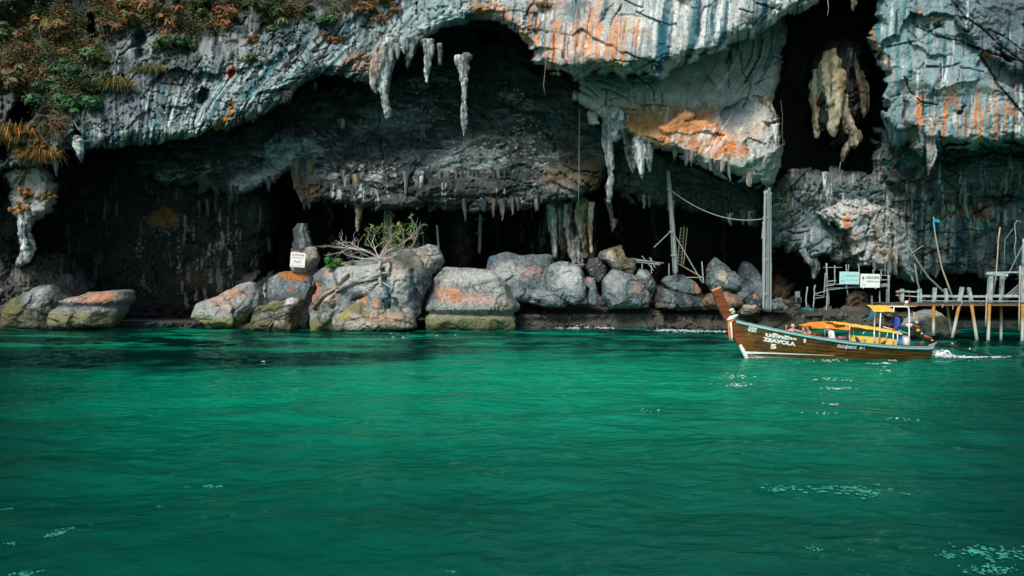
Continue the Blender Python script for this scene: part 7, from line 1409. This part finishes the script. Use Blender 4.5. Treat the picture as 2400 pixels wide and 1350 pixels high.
# ================================================================== foam along the rocks and the wake
FOAM = plain('foam_and_glint', (.80, .84, .83), .6, .06, 4)  # real foam, and also the painted glints on the water
def foam(name, spots, seed, zoff=.03):
    r = random.Random(seed); mb = MB()
    for (x, y, sx, sy, n, h) in spots:
        for k in range(n):
            px, py = r.gauss(x, sx), r.gauss(y, sy); Yw = CAM_H * FPX / max(py - HOR, 20); c = P(px, py, Yw); c.z = zoff + h * r.random(); s = r.uniform(.02, .07) * Yw / 60; m = r.randint(5, 7)
            a0 = r.random() * 6; mb.add([c + Vector((math.cos(a0 + q * 6.283 / m) * s * r.uniform(1.0, 2.6), math.sin(a0 + q * 6.283 / m) * s * r.uniform(.5, 1.0), r.uniform(0, .3) * s)) for q in range(m)] + [c + Vector((0, 0, s * .5))], [(q, (q + 1) % m, m) for q in range(m)])
    o = mb.build(name, FOAM, None, True); o['kind'] = 'stuff'; return o
foam('shore_foam', [(1392, 769, 14, 1.0, 90, .30), (1350, 771, 12, .8, 30, .1), (1420, 771, 12, .8, 30, .1), (1560, 777, 16, 1.0, 60, .12), (1600, 778, 24, 1.0, 80, .12), (1660, 779, 26, 1.0, 70, .08), (1225, 768, 8, .7, 18, .1), (1312, 771, 5, .5, 10, .05), (556, 770, 6, .7, 16, .1), ], 1)
foam('boat_wake', [(2204, 836, 9, 3.0, 160, .22), (2222, 839, 12, 1.6, 120, .10), (2255, 840, 18, 1.2, 110, .03), (2300, 840, 20, 1.0, 70, .02), (2340, 840, 16, .8, 30, .02), (1945, 848, 16, 2, 26, .02), (2060, 855, 16, 1.2, 30, .02), (2092, 849, 10, 1.2, 10, .02), (1775, 842, 10, 1.2, 12, .02)], 2, .05)
sp_ = MB(); r5 = random.Random(8)
for (x0_, x1_, hh) in ((2192, 2205, 8), (2206, 2232, 13), (2200, 2222, 9), (2196, 2212, 5)): sp_.tube([P(x0_ + (x1_ - x0_) * t, 836 - 4 * hh * t * (1 - t) + r5.uniform(-.5, .5), 41.2) for t in [i / 10 for i in range(11)]], [.02 + .03 * math.sin(i * .31) for i in range(11)], 6)
o = sp_.build('propeller_splash', FOAM, None, True); o['kind'] = 'stuff'

# ragged flecks of foam and painted glints close to the viewer, glints as white pieces beside the boat
FLECK = plain('thin_foam_glint', (.03, .27, .20), .5, .5, 9)
def flecks(spots, seed):
    r = random.Random(seed); mb = MB()
    for (px, py, wpx, hpx, n) in spots:
        Yw = CAM_H * FPX / (py - HOR)
        for k in range(n * 6):
            c = P(px + r.gauss(0, wpx * .35), py + r.gauss(0, hpx * .35), Yw); Yc = CAM_H * FPX / max(20, (py + r.gauss(0, hpx * .35) - HOR)); c = Vector(((c.x), Yc, .0)); c.z = float(waves(np.array([c.x]), np.array([c.y]))[0]) + .012
            s = r.uniform(.03, .16) * wpx * Yw / FPX * (.5 if n > 9 else 1); m = 9; a0 = r.random() * 6
            rim = [c + Vector((math.cos(a0 + q * 6.283 / m) * s * r.uniform(.35, 1.1), math.sin(a0 + q * 6.283 / m) * s * r.uniform(.3, 1.0) * 1.4, 0)) for q in range(m)]
            mb.add(rim + [c + Vector((0, 0, .008))], [(q, (q + 1) % m, m) for q in range(m)])
    o = mb.build('foam_glint_flecks', FLECK, None, True); o['kind'] = 'stuff'
flecks([(34, 1188, 18, 8, 2), (4, 1195, 14, 12, 2), (123, 1179, 8, 5, 1), (379, 1192, 16, 7, 2), (618, 1210, 20, 7, 2), (215, 1237, 12, 7, 1), (135, 1252, 44, 12, 5), (60, 1340, 40, 12, 6), (30, 1268, 24, 6, 3), (1905, 1287, 26, 16, 4), (2330, 1300, 110, 24, 16), (2320, 1334, 90, 14, 12), (2225, 1303, 40, 14, 5), (500, 1137, 36, 5, 5), (440, 1139, 12, 4, 2), (158, 936, 10, 4, 2), (305, 962, 10, 3, 2), (285, 962, 14, 3, 2), (755, 961, 16, 3, 2), (2250, 1056, 12, 6, 2), (2000, 1150, 120, 14, 14), (2030, 1155, 40, 10, 8), (1840, 1140, 60, 10, 6), (1990, 1290, 16, 6, 1), (1060, 1335, 20, 5, 2)], 5)
foam('water_glints', [(1718, 885, 16, 2.5, 22, .02), (1730, 905, 20, 3, 26, .02), (1955, 892, 22, 2, 22, .02), (1965, 913, 22, 1.6, 26, .02), (1950, 950, 16, 1.6, 14, .02), (1940, 972, 22, 1.6, 12, .02), (2110, 985, 20, 1.6, 10, .02), (1500, 964, 30, 2, 6, .02), (2060, 872, 26, 5, 12, .02), (940, 790, 60, 4, 12, .02), (620, 850, 5, 1, 4, .02)], 7, .03)  # sky glints on the waves, built as white floating pieces
